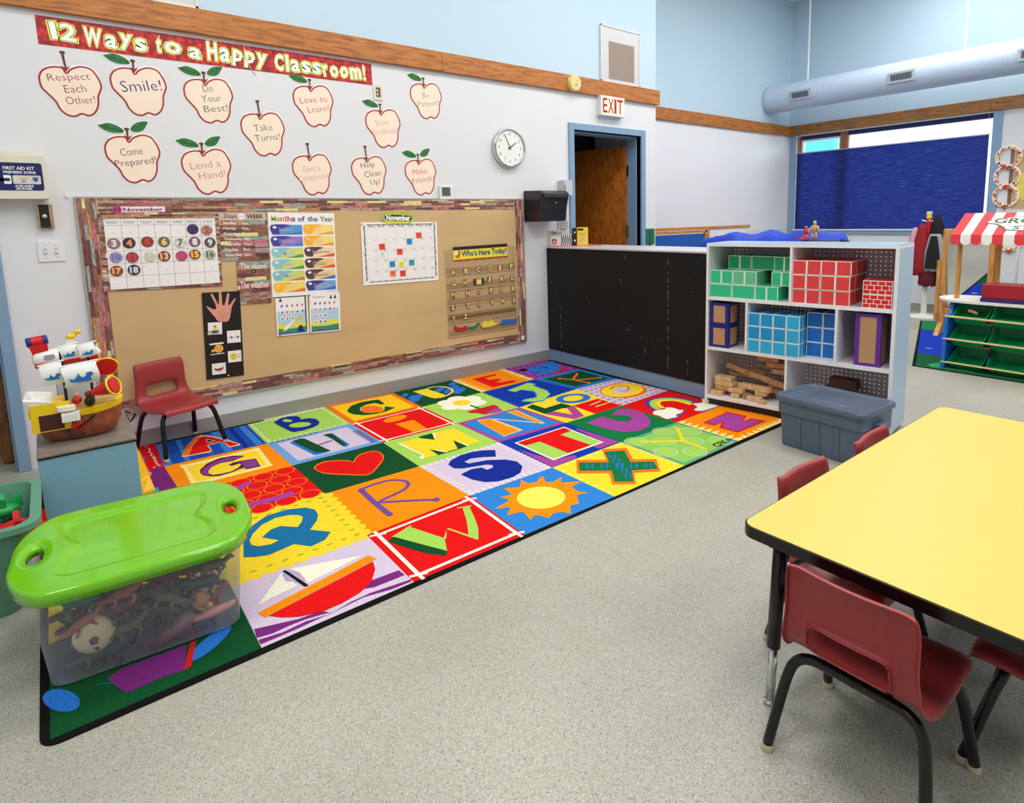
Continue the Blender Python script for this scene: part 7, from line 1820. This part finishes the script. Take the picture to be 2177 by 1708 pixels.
for r_ in range(3):
    for c_,x in enumerate((.528,.682)): block(x,.006 if r_ else .010,Z+r_*.0815,.15+(.004 if r_==2 else 0),H,.30,rA,'coral red cardboard block, %s row %s of the stack'%(('bottom','middle','top')[r_],('left','right')[c_]),'vs',gg)
for r_ in range(2): block(.893,.015,Z+r_*.074,.142,.072,.14,rB,'bright red brick-print block, %s of the pair at the shelf right end'%(('lower','upper')[r_]),'brick','brick print blocks')
Z=.3835
for r_ in range(2): block(.022,.015,Z+r_*.141,.125,.139,.14,nB,'navy taped cardboard cube, %s of two at the shelf left end'%(('lower','upper')[r_]),'card','navy taped cubes',crd)
for r_ in range(3):
    for c_ in range(4): block(.276+c_*.0765,.0,Z+r_*.0805,.0745,.079,.15,bB if (r_<1 or c_==3) else bA,'bright blue cardboard block, %s row, %s column'%(('bottom','middle','top')[r_],('first','second','third','fourth')[c_]),'s' if c_==3 else '','bright blue cardboard blocks')
for r_ in range(3):
    for c_ in range(2): block(.590+c_*.088,.09,Z+r_*.0865,.086,.085,.16,bC,'deeper blue cardboard block, %s row, %s of the right pair'%(('bottom','middle','top')[r_],('left','right')[c_]),'','deeper blue cardboard blocks')
block(.862,.03,Z,.128,.283,.15,prB,'tall purple taped cardboard block standing at the right of the middle shelf','card','purple block',crd)
# wooden blocks
wbm=[wood_mat('block_wood_a',(218,184,134),(196,158,108)),wood_mat('block_wood_b',(200,150,104),(178,124,80)),wood_mat('block_wood_c',(176,136,98),(146,104,72))]; Z=.0685
WB=[(.03,.02,0,.075,.028,.05,0,0,'small tan wooden block at the lower left front'),(.045,.05,.03,.12,.03,.07,3,1,'orange brown block above the lower left block'),(.04,.05,.061,.125,.028,.07,-3,0,'tan block third from the bottom in the left pile'),(.042,.05,.09,.11,.028,.07,2,0,'tan block topping the left pile'),
(.06,.10,0,.16,.028,.06,5,1,'long block behind the lower left block'),(.135,.045,.03,.095,.026,.07,-4,0,'rounded tan block in the middle front'),(.16,.03,0,.055,.028,.045,4,0,'small block under the rounded tan block'),(.225,.05,0,.04,.032,.05,-10,2,'small square end block at front middle'),
(.265,.03,0,.085,.028,.05,-5,0,'tan block at the front right of the opening'),(.33,.015,.0,.05,.022,.04,-20,0,'little block at the right beside the tote'),(.30,.07,.03,.07,.03,.045,10,0,'stubby block over the front right block'),(.10,.13,.12,.09,.022,.09,-12,2,'dark block at the back of the left pile'),
(.19,.085,.057,.20,.030,.05,-12,0,'long tan block lying across the middle'),(.18,.13,.12,.17,.03,.05,-14,2,'brown block in the middle back'),(.23,.14,.15,.10,.02,.03,0,1,'short block behind the plank'),(.35,.12,.05,.12,.03,.07,-6,2,'brown block at the back right'),(.36,.12,.082,.11,.03,.06,4,1,'reddish block at the back right'),(.38,.12,.17,.10,.03,.05,-5,1,'reddish block high at the right'),(.34,.13,.202,.12,.03,.06,4,1,'reddish brown block near the top'),(.28,.14,.234,.13,.03,.06,2,1,'flat reddish block topping the right pile'),(.26,.15,.20,.11,.012,.03,-18,2,'thin slanted block under the top right blocks'),(.17,.10,.03,.03,.05,.03,10,0,'upright peg block in the middle')]
# supports so that the high ones are carried
for i,(x,y,z,w,h,d,a,mi,lb) in enumerate(WB):
    M=SM@Matrix.Translation((x,y,Z+z+.0005))@Matrix.Rotation(math.radians(a*.5),4,'Z'); MB().box(0,0,0,w,d,h,wbm[mi],M).obj('wooden_block',label=lb+' of the wooden block pile',cat='wooden block',group='wooden unit blocks',bevel=.003)
M=SM@Matrix.Translation((.105,.09,Z+.207))@Matrix.Rotation(math.radians(12.5),4,'Y'); MB().box(0,0,-.034,.385,.028,0,wbm[2],M).obj('wooden_block',label='longest brown wooden plank slanting across the block pile',cat='wooden block',group='wooden unit blocks',bevel=.003)
for i,(x,y,w) in enumerate(((.35,.20,.12),(.40,.19,.10),(.30,.22,.16))):
    MB().box(0,0,0,w,.06,.048+.06*(i%2)+.0,wbm[1],SM@Matrix.Translation((x,y,Z+.0005))).obj('wooden_block',label=('third','second','first')[i]+' block standing at the very back of the wooden pile',cat='wooden block',group='wooden unit blocks',bevel=.003)
for i,(x,z,a) in enumerate(((.60,0,0),(.70,.0,6),(.66,.06,-8),(.69,.122,-10))):
    MB().box(0,0,0,.15,.07,.058,mat('dark_wood_block',(88,52,40),.6),SM@Matrix.Translation((x if i!=1 else .77,.2,Z+z+.0005))@Matrix.Rotation(math.radians(a*.3),4,'Z')).obj('wooden_block',label='dark brown block behind the grey tote, '+('lower left','lower right','middle','topmost')[i],cat='wooden block',group='dark wooden blocks',bevel=.003)
# ---------------- on the divider and shelf tops ----------------
DZ=.9755
def leaf(name,label,cat,x,y,w,h,yaw,lean,m,th=.004,z=DZ,deco=None,group=None):
    M=Matrix.Translation((x,y,z))@Matrix.Rotation(yaw,4,'Z')@Matrix.Rotation(-lean,4,'X')@Matrix(((1,0,0,0),(0,0,-1,0),(0,1,0,0),(0,0,0,1)))
    mb=MB().box(-w/2,0,0,w/2,h,th,m,M)
    if deco: deco(mb,M,w,h,th)
    return mb.obj(name,label=label,cat=cat,group=group)
yw=math.radians(-50)
def d_news(mb,M,w,h,t):
    for k in range(5): mb.box(-w*.4,h*.85-k*h*.13,t,w*.4,h*.89-k*h*.13,t+.0006,gridm,M)
    mb.box(-w*.3,h*.1,t,w*.2,h*.3,t+.0006,mat('photo_grey',(130,126,136),.7),M)
def d_red(mb,M,w,h,t): mb.box(-w*.35,h*.15,t,w*.1,h*.7,t+.0006,tr_,M).text('A',(-w*.3,h*.2,w*.05,h*.6),t+.001,paper,M,.02)
def d_zebra(mb,M,w,h,t):
    for k in range(6): x=-w*.45+k*w*.17; mb.prism([(x,h*.03),(x+w*.07,h*.03),(x+w*.13,h*.55),(x+w*.06,h*.97),(x,h*.97),(x+w*.04,h*.5)],t,t+.0006,inkd,M)
def d_pen(mb,M,w,h,t): mb.prism([(-w*.3,h*.15),(w*.25,h*.7),(w*.33,h*.6),(-w*.15,h*.12)],t,t+.0008,mat('pen_silver',(180,180,190),.4),M).box(-w*.45,h*.82,t,w*.1,h*.93,t+.0006,inkd,M).text('Pens',(-w*.35,h*.55,w*.2,h*.72),t+.001,mat('box_orange',(200,120,20),.6),M,0)
tray=MB().box(-.05,-.03,0,.36,.05,.005,mat('red_tray_plastic',(214,84,72),.4),Matrix.Translation((2.95,-.09,DZ))@Matrix.Rotation(math.radians(-36),4,'Z')).obj('red_tray',label='thin red tray under the booklets on the divider top',cat='tray')
DZ2=DZ+.0055
def pp(px,back=0): k=(px-1173)/250; return 2.93+k*.77+back*.5,-.045-k*.64+back*.6-.01
def lf(name,label,cat,px,w,h,m,z0=0,back=0,th=.004,deco=None,grp=None):
    x,y=pp(px,back); return leaf(name,label,cat,x,y,w,h,yw,.0,m,th,DZ2+z0,deco,grp)
lf('booklet','pale green Dental booklet at the left rear of the divider top','booklet',1182,.17,.125,mat('pale_green_cover',(204,216,196),.6),back=.02,deco=lambda mb,M,w,h,t: mb.text('Dental',(-w*.3,h*.78,w*.2,h*.93),t+.001,inkd,M,.02,keep=False))
lf('booklet','white and red booklet in front of the divider display','booklet',1177,.085,.08,paper,deco=d_red)
lf('booklet','black and white zebra striped booklet on the divider top','booklet',1200,.102,.092,paper,deco=d_zebra)
st_=thing('leaflet_stand','clear acrylic stand holding white leaflets on the divider end','leaflet stand',(*pp(1192,.035),DZ2)); x,y=pp(1192,.035); SM_=Matrix.Translation((x,y,DZ2))@Matrix.Rotation(yw,4,'Z'); acr=mat('clear_acrylic',(235,240,242),.05,alpha=.2)
MB().box(-.05,.0,0,.05,.003,.27,acr,SM_).obj('back_plate',st_); MB().box(-.05,-.028,.10,.05,0,.103,acr,SM_).box(-.05,-.028,.10,.05,-.025,.13,acr,SM_).obj('pocket',st_); MB().box(-.05,-.034,0,.05,.003,.003,acr,SM_).obj('base',st_)
def inst(name,label,w,h,z0,dy,dx_,m,deco):
    mb=MB(); M=SM_@Matrix.Translation((dx_,dy,z0))@Matrix(((1,0,0,0),(0,0,-1,0),(0,1,0,0),(0,0,0,1))); mb.box(-w/2,0,0,w/2,h,.003,m,M); deco(mb,M,w,h,.003); mb.obj(name,label=label,cat='leaflet',group='leaflets in the acrylic stand')
inst('leaflet','tall white leaflet with headline, uppermost on the divider display',.075,.185,.115,-.006,-.012,paper,d_news)
inst('leaflet','lower white leaflet with a grey photo on the divider display',.088,.105,.1035,-.014,.012,mat('leaflet_grey_white',(232,232,238),.7),d_news)
lf('card_box','yellow pen box standing at the right end of the divider display','box',1234,.09,.15,mat('box_yellow',(244,200,50),.5),th=.03,deco=d_pen)
lf('card_box','narrow black box beside the yellow pen box on the divider','box',1217,.034,.145,inkd,th=.03,back=.0,deco=lambda mb,M,w,h,t: mb.prism(circ(.006,h*.75,.008),t,t+.001,mat('box_peach',(240,190,140),.6),M).prism(circ(.006,h*.28,.008),t,t+.001,paper,M))
MB().box(-.018,-.005,.0005,.018,.012,.155,mat('toy_skin2',(0,0,0),.5) if 0 else mat('green_fabric',(14,96,62),.7,bump=(60,.5)),Matrix.Translation((4.20,-.017,.93))).obj('green_cloth',label='small green cloth sign hung on the wall corner beyond the divider',cat='cloth',bevel=.004)
MB().box(4.14,-.014,.94,4.262,-.002,1.09,mat('green_print_cloth',(20,110,70),.7,noise=(50,.3))).obj('green_banner',label='green printed cloth panel taped to the wall end right of the doorway',cat='wall decoration')
# objects behind: wood framed boards, cloth covered box, figurines
t=thing('room_divider_panel','wood framed low panel with a blue board standing before the whiteboard wall','panel',(5.1,.1,0)); fw=wood_mat('pine_frame',(196,130,66),(156,94,42)); Y_=.12
mb=MB()
for a in ((4.38,1.055,6.15,1.085),(4.38,1.02,5.30,1.05),(5.27,0,5.35,1.05),(4.38,.03,4.42,1.05),(4.38,.03,5.3,.07)): mb.box(a[0],Y_,a[1],a[2],Y_+.03,a[3],fw)
mb.obj('frame',t,bevel=.003); MB().box(4.42,Y_+.01,.07,5.27,Y_+.02,1.01,mat('blue_board',(14,84,168),.6)).obj('blue_board',t)
MB().box(5.35,Y_+.01,.0,6.15,Y_+.02,1.055,white).obj('white_board',t)
t=thing('covered_box','box covered by a crumpled royal blue cloth behind the white shelf','covered box',(4.4,-1.25,0)); 
MB().box(4.15,-1.65,0,4.75,-.60,.80,mat('cabinet_grey',(170,170,176),.6)).obj('cabinet',t)
cbm=mat('royal_blue_cloth',(26,62,190),.55,spec=.5); mb=MB(); random.seed(3); G=[]
NX_,NY_=14,40
for j in range(NY_+1):
    row=[]
    for i in range(NX_+1):
        u=i/NX_; v=j/NY_; y=-1.74+v*1.22; x=4.10+u*.70; ex=min(u,1-u); ey=min(v,1-v); hgt=min(1,ex/.12)*min(1,ey/.10)
        z=.80+.26*hgt**.5+.02*math.sin(9*v+3*u)+.015*math.sin(23*v-7*u)+random.uniform(-.008,.008)-(0.06*v)
        if v>.82: z-= (v-.82)*.45
        row.append(mb.bm.verts.new((x,y,z)))
    G.append(row)
k=mb.mi(cbm)
for j in range(NY_):
    for i in range(NX_): mb.bm.faces.new((G[j][i],G[j][i+1],G[j+1][i+1],G[j+1][i])).material_index=k
mb.obj('cloth',t,smooth=True,solid=.004)
def figure(x,y,z,h,m1,m2,label):
    M=Matrix.Translation((x,y,z)); mb=MB()
    for s_ in (-1,1): mb.tube([M@Vector((0,s_*h*.10,0)),M@Vector((0,s_*h*.08,h*.42))],h*.06,m1,8).tube([M@Vector((0,s_*h*.16,h*.74)),M@Vector((.0,s_*h*.22,h*.5)),M@Vector((.01,s_*h*.2,h*.34))],h*.045,m1,8)
    mb.loft([[(h*.1*math.cos(a*PI/5)*k,h*q*math.sin(a*PI/5),h*zz) for a in range(10)] for k,q,zz in ((1,.14,.4),(1,.16,.6),(1,.17,.74),(.6,.07,.80))],m2,M).ball((0,0,h*.9),(h*.1,h*.09,h*.11),m1,M)
    return mb.obj('wooden_figurine',label=label,cat='figurine',smooth=True,bevel=0)
skw=mat('figure_tan',(206,166,120),.5)
SZ=1.0355
MB().box(-.05,-.10,0,.05,.09,.006,mat('dark_plate',(70,62,60),.5),Matrix.Translation((3.27,-2.16,SZ))).obj('flat_tray',label='dark flat tray under the figurines on the shelf top',cat='tray')
figure(3.26,-2.13,SZ+.0065,.115,skw,mat('figure_cloth_tan',(190,150,100),.6),'tall tan toy figure standing on the white shelf top'); figure(3.25,-2.08,SZ+.0065,.085,mat('figure_skin',(190,110,90),.5),tr_,'shorter red toy figure beside the blue cloth on the white shelf top')
MB().box(3.19,-2.11,SZ+.0065,3.24,-2.05,SZ+.02,tr_).obj('small_red_box',label='small red block at the feet of the toy figures',cat='block',bevel=.002)
MB().hexa([(3.2,-2.36,SZ),(3.23,-2.36,SZ),(3.23,-2.31,SZ),(3.2,-2.31,SZ),(3.205,-2.345,SZ+.012),(3.225,-2.345,SZ+.012),(3.225,-2.315,SZ+.016),(3.205,-2.315,SZ+.016)],black).obj('binder_clip',label='small black clip lying on the middle of the white shelf top',cat='clip')
# ---------------- window side: rug, coat stand, mirror, play store ----------------
bkr=thing('play_rug','blue river and green land play rug by the window wall','rug',(6.0,-2.6,0)); rp_=[(4.79,-3.6),(4.79,-2.21),(6.99,-1.50),(7.30,-2.2),(7.4,-3.8)]
MB().prism([(4.775,-3.6),(4.775,-2.19),(7.0,-1.48),(7.32,-2.2),(7.42,-3.8)],0,.004,bk).obj('binding',bkr); mb=MB(); bp2=pile('deep_blue',(24,58,176)); 
def strip(x0,x1,m,z): 
    f=lambda x: -2.21+(x-4.79)*.3227
    mb.face([(x0,f(x0),z),(x0,-3.6,z),(x1,-3.6,z),(x1,f(min(x1,6.99)),z)],m)
mb.face([(x,y,.0045) for x,y in rp_[::-1]],bp2); strip(4.79,5.28,pile('land_dark',(26,92,56)),.005); mb.face([(6.45,-1.675,.005),(6.45,-3.4,.005),(7.2,-3.4,.005),(7.3,-2.2,.005),(6.99,-1.5,.005)],pile('land_green',(34,130,72)))
mb.face([(4.83,-2.3,.0054),(4.9,-2.26,.0054),(5.15,-2.33,.0054),(5.0,-2.42,.0054),(4.85,-2.6,.0054)],pile('land_light',(60,160,96)))
for i in range(40):
    x,y=random.uniform(5.3,6.4),random.uniform(-3.2,-2.0); mb.face([(x,y,.0056),(x,y-.05,.0056),(x+.012,y-.05,.0056),(x+.012,y,.0056)],pile('white',RC['white']))
for x,y in ((5.55,-2.32),(6.55,-1.88)): mb.face([(x+.09*math.cos(t*PI/8),y+.045*math.sin(t*PI/8),.0058) for t in range(16)],pile('white',RC['white']))
mb.obj('pile',bkr)
for f in bkr.children[-1].data.polygons: pass
# coat stand
rx,ry=7.22,-1.43; t=thing('coat_stand','white coat stand with round base by the window, hung with dress-up clothes','coat stand',(rx,ry,0)); wpl=mat('stand_white',(230,228,222),.5)
MB().lathe([(.17,0),(.175,.02),(.15,.035),(.05,.045),(.03,.06),(.028,.6)],wpl,28,Matrix.Translation((rx,ry,0))).obj('base',t,smooth='angle'); MB().tube([(rx,ry,.6),(rx,ry,1.12)],.024,tr_,12).obj('pole',t,label='red upper pole'); MB().tube([(rx,ry,1.12),(rx,ry,1.17)],.028,ye,12).obj('collar',t); MB().tube([(rx,ry,1.17),(rx,ry,1.195)],.03,wpl,12).obj('cap',t)
mb=MB()
for a in (0,1.57,3.14,4.71): mb.tube([(rx,ry,1.08),(rx+.07*math.cos(a+.4),ry+.07*math.sin(a+.4),1.10)],.008,wpl,8)
mb.obj('hook',t)
def garment(label,x,y,zt,zb,wt,wb_,d,m,extra=None,seed=1,cat='garment'):
    random.seed(seed); mb=MB(); R=[]
    n=20; H_=9
    for j in range(H_+1):
        v=j/H_; z=zt+(zb-zt)*v; w=wt+(wb_-wt)*min(1,v*2.2)**.7; dd=d*(.35+.65*min(1,v*2)); 
        R.append([(x+dd*math.cos(k*2*PI/n)*(1+.18*math.sin(k*3+seed)),y+w*math.sin(k*2*PI/n)*(1+.12*math.sin(k*2.3+v*4+seed)),z+(.02*math.sin(k*1.9+seed) if j==H_ else 0)) for k in range(n)])
    mb.loft(R,m); 
    if extra: extra(mb,x,y)
    return mb.obj('hanging_garment',label=label,cat=cat,group='dress-up clothes',smooth=True)
redc=mat('cloth_dark_red',(150,14,26),.8); blkc=mat('cloth_black',(16,14,18),.8); gryc=mat('cloth_grey',(160,160,168),.75); pnkc=mat('cloth_pink',(226,170,184),.8)
garment('dark red dress-up robe hanging at the left of the coat stand',rx-.06,ry+.045,1.06,.50,.02,.075,.05,redc,seed=1)
garment('pale pink cloth hanging at the far left of the coat stand',rx+.02,ry+.14,1.02,.66,.015,.06,.04,pnkc,seed=2)
garment('tall black cape hanging from the coat stand top',rx+.0,ry-.085,1.15,.40,.02,.11,.05,blkc,seed=3)
garment('black and grey costume vest hanging in front on the coat stand',rx-.09,ry-.10,.95,.55,.05,.09,.03,gryc,lambda mb,x,y: mb.loft([[(x-.036,y+.05*k,.93-.0*k) for k in (-.6,.6)],[(x-.042,y+.07*k,.75) for k in (-.9,.9)],[(x-.042,y+.075*k,.57) for k in (-1,1)]],blkc,closed=False,cap=False),seed=4)
garment('dark lower cloth bundle hanging under the red robe',rx-.05,ry-.03,.62,.38,.06,.08,.05,mat('cloth_wine',(96,10,30),.8),seed=5)
# mirror in wooden frame
t=thing('standing_mirror','wooden framed standing mirror with gold brown posts behind the play store','mirror',(6.35,-2.02,0)); pw_=wood_mat('honey_wood',(206,148,74),(170,112,48),axis='Z')
ML=Matrix.Translation((6.38,-1.86,0))@Matrix.Rotation(math.radians(-84),4,'Z'); MR=ML@Matrix.Translation((0,0,.61))@Matrix.Rotation(math.radians(9),4,'X')@Matrix.Translation((0,0,-.61))
for x in (-.015,.36): MB().box(x,-.02,.10,x+.05,.02,1.02,pw_,ML).obj('post',t,bevel=.003)
MB().box(.035,-.018,.97,.36,.018,1.02,pw_,ML).box(.035,-.018,.17,.36,.018,.25,pw_,ML).obj('rail',t,bevel=.003); 
for x in (-.015,.36): MB().prism([(-.2,.0),(.2,.0),(.16,.035),(.03,.11),(-.03,.11),(-.16,.035)],-.02,.02,pw_,ML@Matrix.Translation((x+.025,0,0))@Matrix(((0,0,1,0),(1,0,0,0),(0,1,0,0),(0,0,0,1)))).obj('foot',t)
MB().box(.0352,-.006,.2502,.3598,-.002,.9698,mat('mirror_silver',(225,228,230),.03,metal=1),MR).obj('mirror_glass',t); MB().box(-.05,-.022,.12,-.018,.0,.72,pw_,ML).obj('side_strip',t)
# play store
ss=thing('play_store','toy grocery store stand with striped awning and rows of green bins','play stand',(5.1,-2.9,0)); blp=mat('store_blue_panel',(20,104,200),.45); X_=4.86
yl_,yr_=-2.375,-3.45
for y in (yl_,yr_):
    P=[(4.84,0.006),(5.26,.006),(5.26,.505),(4.97,.505),(4.96,.45),(4.93,.415),(4.855,.39),(4.845,.2)]
    MB().prism(P,-.012,.012,blp,Matrix(((1,0,0,0),(0,0,1,y),(0,1,0,0),(0,0,0,1)))).obj('side_panel',ss)
MB().prism([(x_,y_) for x_,y_ in crom([(5.12,-2.245),(5.25,-2.27),(5.33,-2.42),(5.34,-2.9),(5.33,-3.5),(5.1,-3.6),(4.92,-3.5),(4.90,-2.9),(4.91,-2.45),(5.0,-2.29)],True,5)],.507,.523,wpl).obj('counter_top',ss,label='white oval counter top')
MB().box(5.25,yr_,.05,5.262,yl_,.5,mat('store_back_white',(214,214,214),.6)).obj('back_panel',ss)
dow=mat('dowel_wood',(226,190,134),.5)
gm_=mat('bin_green',(0,142,82),.35)
rows_=[(.405,4.865),(.235,4.85),(.055,4.845)]
for ri,(z,x) in enumerate(rows_):
    MB().tube([(x,yl_+.012,z),(x,yr_-.01,z-.012)],.0075,dow,8).obj('dowel',ss); MB().tube([(x+.23,yl_,z+.10),(x+.23,yr_,z+.10)],.0075,dow,8).obj('dowel',ss)
    for c_ in range(4):
        y=yl_-.14-c_*.245; hw=.112
        M=Matrix.Translation((x+.012,y,z+.008))@Matrix.Rotation(math.radians(-24),4,'Y')
        o=thing('green_bin',None,'bin',(0,0,0)); bpy.data.objects.remove(o)
        lo=[(.02,-hw+.02,-.075),(.2,-hw+.02,-.075),(.2,hw-.02,-.075),(.02,hw-.02,-.075)]; hi=[(0,-hw+.006,0),(.235,-hw+.006,0),(.235,hw-.006,0),(0,hw-.006,0)]; ri_=[(-.008,-hw,0.0),(.243,-hw,0.0),(.243,hw,0.0),(-.008,hw,0.0)]
        mb=MB().loft([lo,hi,ri_],gm_,M,cap=False); mb.face(lo[::-1],gm_,M)
        nm='%s, %s row'%(('leftmost','second','third','fourth')[c_],('top','middle','bottom')[ri])
        mb.obj('green_bin',label='tilted green plastic bin of the play store, %s'%nm,cat='bin',group='green store bins',solid=.003)
        if ri==2: MB().box(.03,-.02,-.0698,.055,.02,-.05,paper,M).obj('label_tag',label='small white folded tag in the %s bottom green bin'%('leftmost','second','third','fourth')[c_],cat='tag',group='white tags')
MB().tube([(4.93,-2.50,.452),(4.90,-2.56,.440)],.012,tm('tan',(170,134,96)),8).obj('wooden_toy',label='tan stick toy in the leftmost top green bin',cat='toy')
for (x,y) in ((5.06,-2.375),(5.06,-3.4)): MB().box(x-.012,y-.014,.523,x+.012,y+.014,1.02,pw_).obj('awning_post',ss,label='honey wood post')
[MB().box(5.25,q-.04,.523,5.275,q,1.10,pw_).obj('back_post',ss) for q in (-2.55,-3.36)]
aw=MB(); AR=mat('awning_red',(226,60,66),.8); AWh=mat('awning_white',(240,236,226),.8); y0=-2.355; xf,zf,xb,zb=4.90,1.02,5.2,1.175; sw=.0655
for i in range(17):
    ya,yb=y0-i*sw-.03*0,y0-(i+1)*sw; m_=AR if i%2==0 else AWh
    ta,tb2=ya,yb
    aw.face([(xf,ya,zf),(xf,yb,zf),(xb,yb,zb),(xb,ya,zb)][::-1],m_)
    cy=(ya+yb)/2; r_=sw/2; arc=[(xf-.002,ya,zf),(xf-.004,ya,zf-.045)]+[(xf-.004,cy+r_*math.cos(t*PI/8),zf-.045-.03*math.sin(t*PI/8)) for t in range(1,8)]+[(xf-.004,yb,zf-.045),(xf-.002,yb,zf)]
    aw.face(arc,m_)
aw.face([(xf,y0,zf),(xb,y0,zb),(xb,y0,zf-.04),(xf,y0,zf-.045)],AR)
ao=aw.obj('awning',ss,solid=.003)
u=Vector((0,-1,0)); v=Vector((xb-xf,0,zb-zf)); hl=v.length; v.normalize(); nn=u.cross(v); M=Matrix(((u.x,v.x,nn.x,xf),(u.y,v.y,nn.y,y0),(u.z,v.z,nn.z,zf),(0,0,0,1)))@Matrix.Translation((0,0,.003))
mb=MB(); ss_g=mat('sign_green',(70,98,70),.7); mb.prism(crom([(.18,.17),(.2,.22),(.3,.255),(.5,.285),(.7,.255),(.8,.2),(.76,.16),(.66,.15),(.66,.06),(.34,.06),(.3,.1),(.24,.15)],True,4),0,.001,ss_g,M).prism(crom([(.19,.175),(.21,.215),(.305,.248),(.5,.275),(.695,.248),(.785,.198),(.75,.168),(.65,.155),(.65,.068),(.35,.068),(.31,.105),(.25,.158)],True,4),.001,.002,AWh,M)
mb.text('GROCERY',(.225,.165,.755,.24),.0025,ss_g,M,.03,keep=False).text('STORE',(.36,.075,.64,.125),.0025,ss_g,M,.03,keep=False)
for q,c in ((.44,'sign_plum'),(.5,'sign_red'),(.56,'sign_peach')): mb.prism(circ(q,.145,.022,10,.011),.002,.003,mat(c,{'sign_plum':(100,70,110),'sign_red':(206,60,60),'sign_peach':(240,180,130)}[c],.6),M)
mb.obj('awning_sign',ao)
t=thing('cash_box','dark red box with a navy base standing on the play store counter','box',(5.06,-2.72,.5235)); MB().box(4.96,-2.86,.524,5.16,-2.555,.552,mat('box_navy',(40,30,100),.4)).obj('base',t,bevel=.003); MB().box(4.965,-2.86,.5525,5.155,-2.56,.655,mat('box_dark_red',(164,18,36),.45)).obj('lid',t,bevel=.006)
# hanging children's bags beyond the store
pat=mat('patterned_cloth',(60,70,150),.8,noise=(22,.9)); 
garment('blue and purple patterned cloth hanging at the right behind the play store',5.9,-2.72,1.02,.66,.05,.11,.05,pat,seed=7); garment('bright green garment at the right edge behind the play store',5.75,-2.92,.96,.55,.05,.10,.05,mat('cloth_green',(90,200,40),.8),seed=8); garment('grey black leggings hanging under the patterned cloth',5.92,-2.70,.72,.45,.06,.07,.03,mat('cloth_greyblack',(70,70,78),.8),seed=9)
t=thing('costume_rack','thin white rail carrying costumes at the right edge','rack',(5.88,-2.8,0)); MB().tube([(5.9,-2.55,0.0),(5.9,-2.55,1.03),(5.9,-3.2,1.03),(5.9,-3.2,0.0)],.012,wpl,8).obj('rack_rail',t)
# paper plates on the window wall
leafm=[mat('plate_red_bits',(200,40,30),.7),mat('plate_yellow_bits',(230,200,60),.7),mat('plate_orange_bits',(226,110,40),.7)]
random.seed(21)
for i,(y,z,lb) in enumerate(((-1.985,1.755,'uppermost'),(-1.985,1.553,'second'),(-1.985,1.34,'third'),(-2.06,.86,'lowest, half hidden by the awning,'))):
    T=XT(WX,y,z); mb=MB(); [mb.tube([(rr2*math.cos(q*PI/16),rr2*math.sin(q*PI/16),zz2) for q in range(32)],.013,paper,8,T,closed=True) for rr2,zz2 in ((.098,.012),(.112,.014))]
    o=mb.obj('plate_wreath',label='%s paper plate leaf wreath on the window wall'%lb,cat='wreath',group='paper plate wreaths'); b2=MB()
    # open centre: a ring, so rebuild faces
    for k in range(26):
        a=k*2*PI/26+random.uniform(-.1,.1); r_=.098+random.uniform(-.010,.010); x,zz=r_*math.cos(a),r_*math.sin(a); s_=random.uniform(.010,.017); b2.prism([(x-s_,zz-s_*.3),(x,zz-s_),(x+s_,zz+s_*.2),(x+s_*.2,zz+s_)],.025,.0275,random.choice(leafm),T)
    b2.obj('leaf_bits',o,kind='stuff')
    r2=MB().prism([(-.03,-.095),(-.008,-.108),(.0,-.095),(.008,-.108),(.03,-.092),(.028,-.12),(.006,-.11),(.012,-.14),(-.012,-.14),(-.006,-.11),(-.028,-.122)],.026,.03,leafm[0],T).obj('ribbon_bow',o)
MB().box(.0,0,0,.035,.62,.004,wood_mat('bark_paper',(130,100,84),(90,64,54),axis='Z'),XT(WX-.0,-2.0,1.22)).obj('paper_strip',label='brown paper strip running down behind the plate wreaths',cat='wall decoration')
t=thing('craft_poster','yellow and tan paper craft poster at the right edge of the window wall','poster',(WX,-2.3,1.2)); MB().box(0,0,0,.6,.62,.002,mat('tan_craft',(206,170,120),.8),XT(WX,-2.04,1.2)).obj('tan_sheet',t); MB().box(.03,.1,.002,.5,.38,.004,mat('yellow_craft',(236,208,90),.8),XT(WX,-2.04,1.2)).obj('yellow_sheet',t)
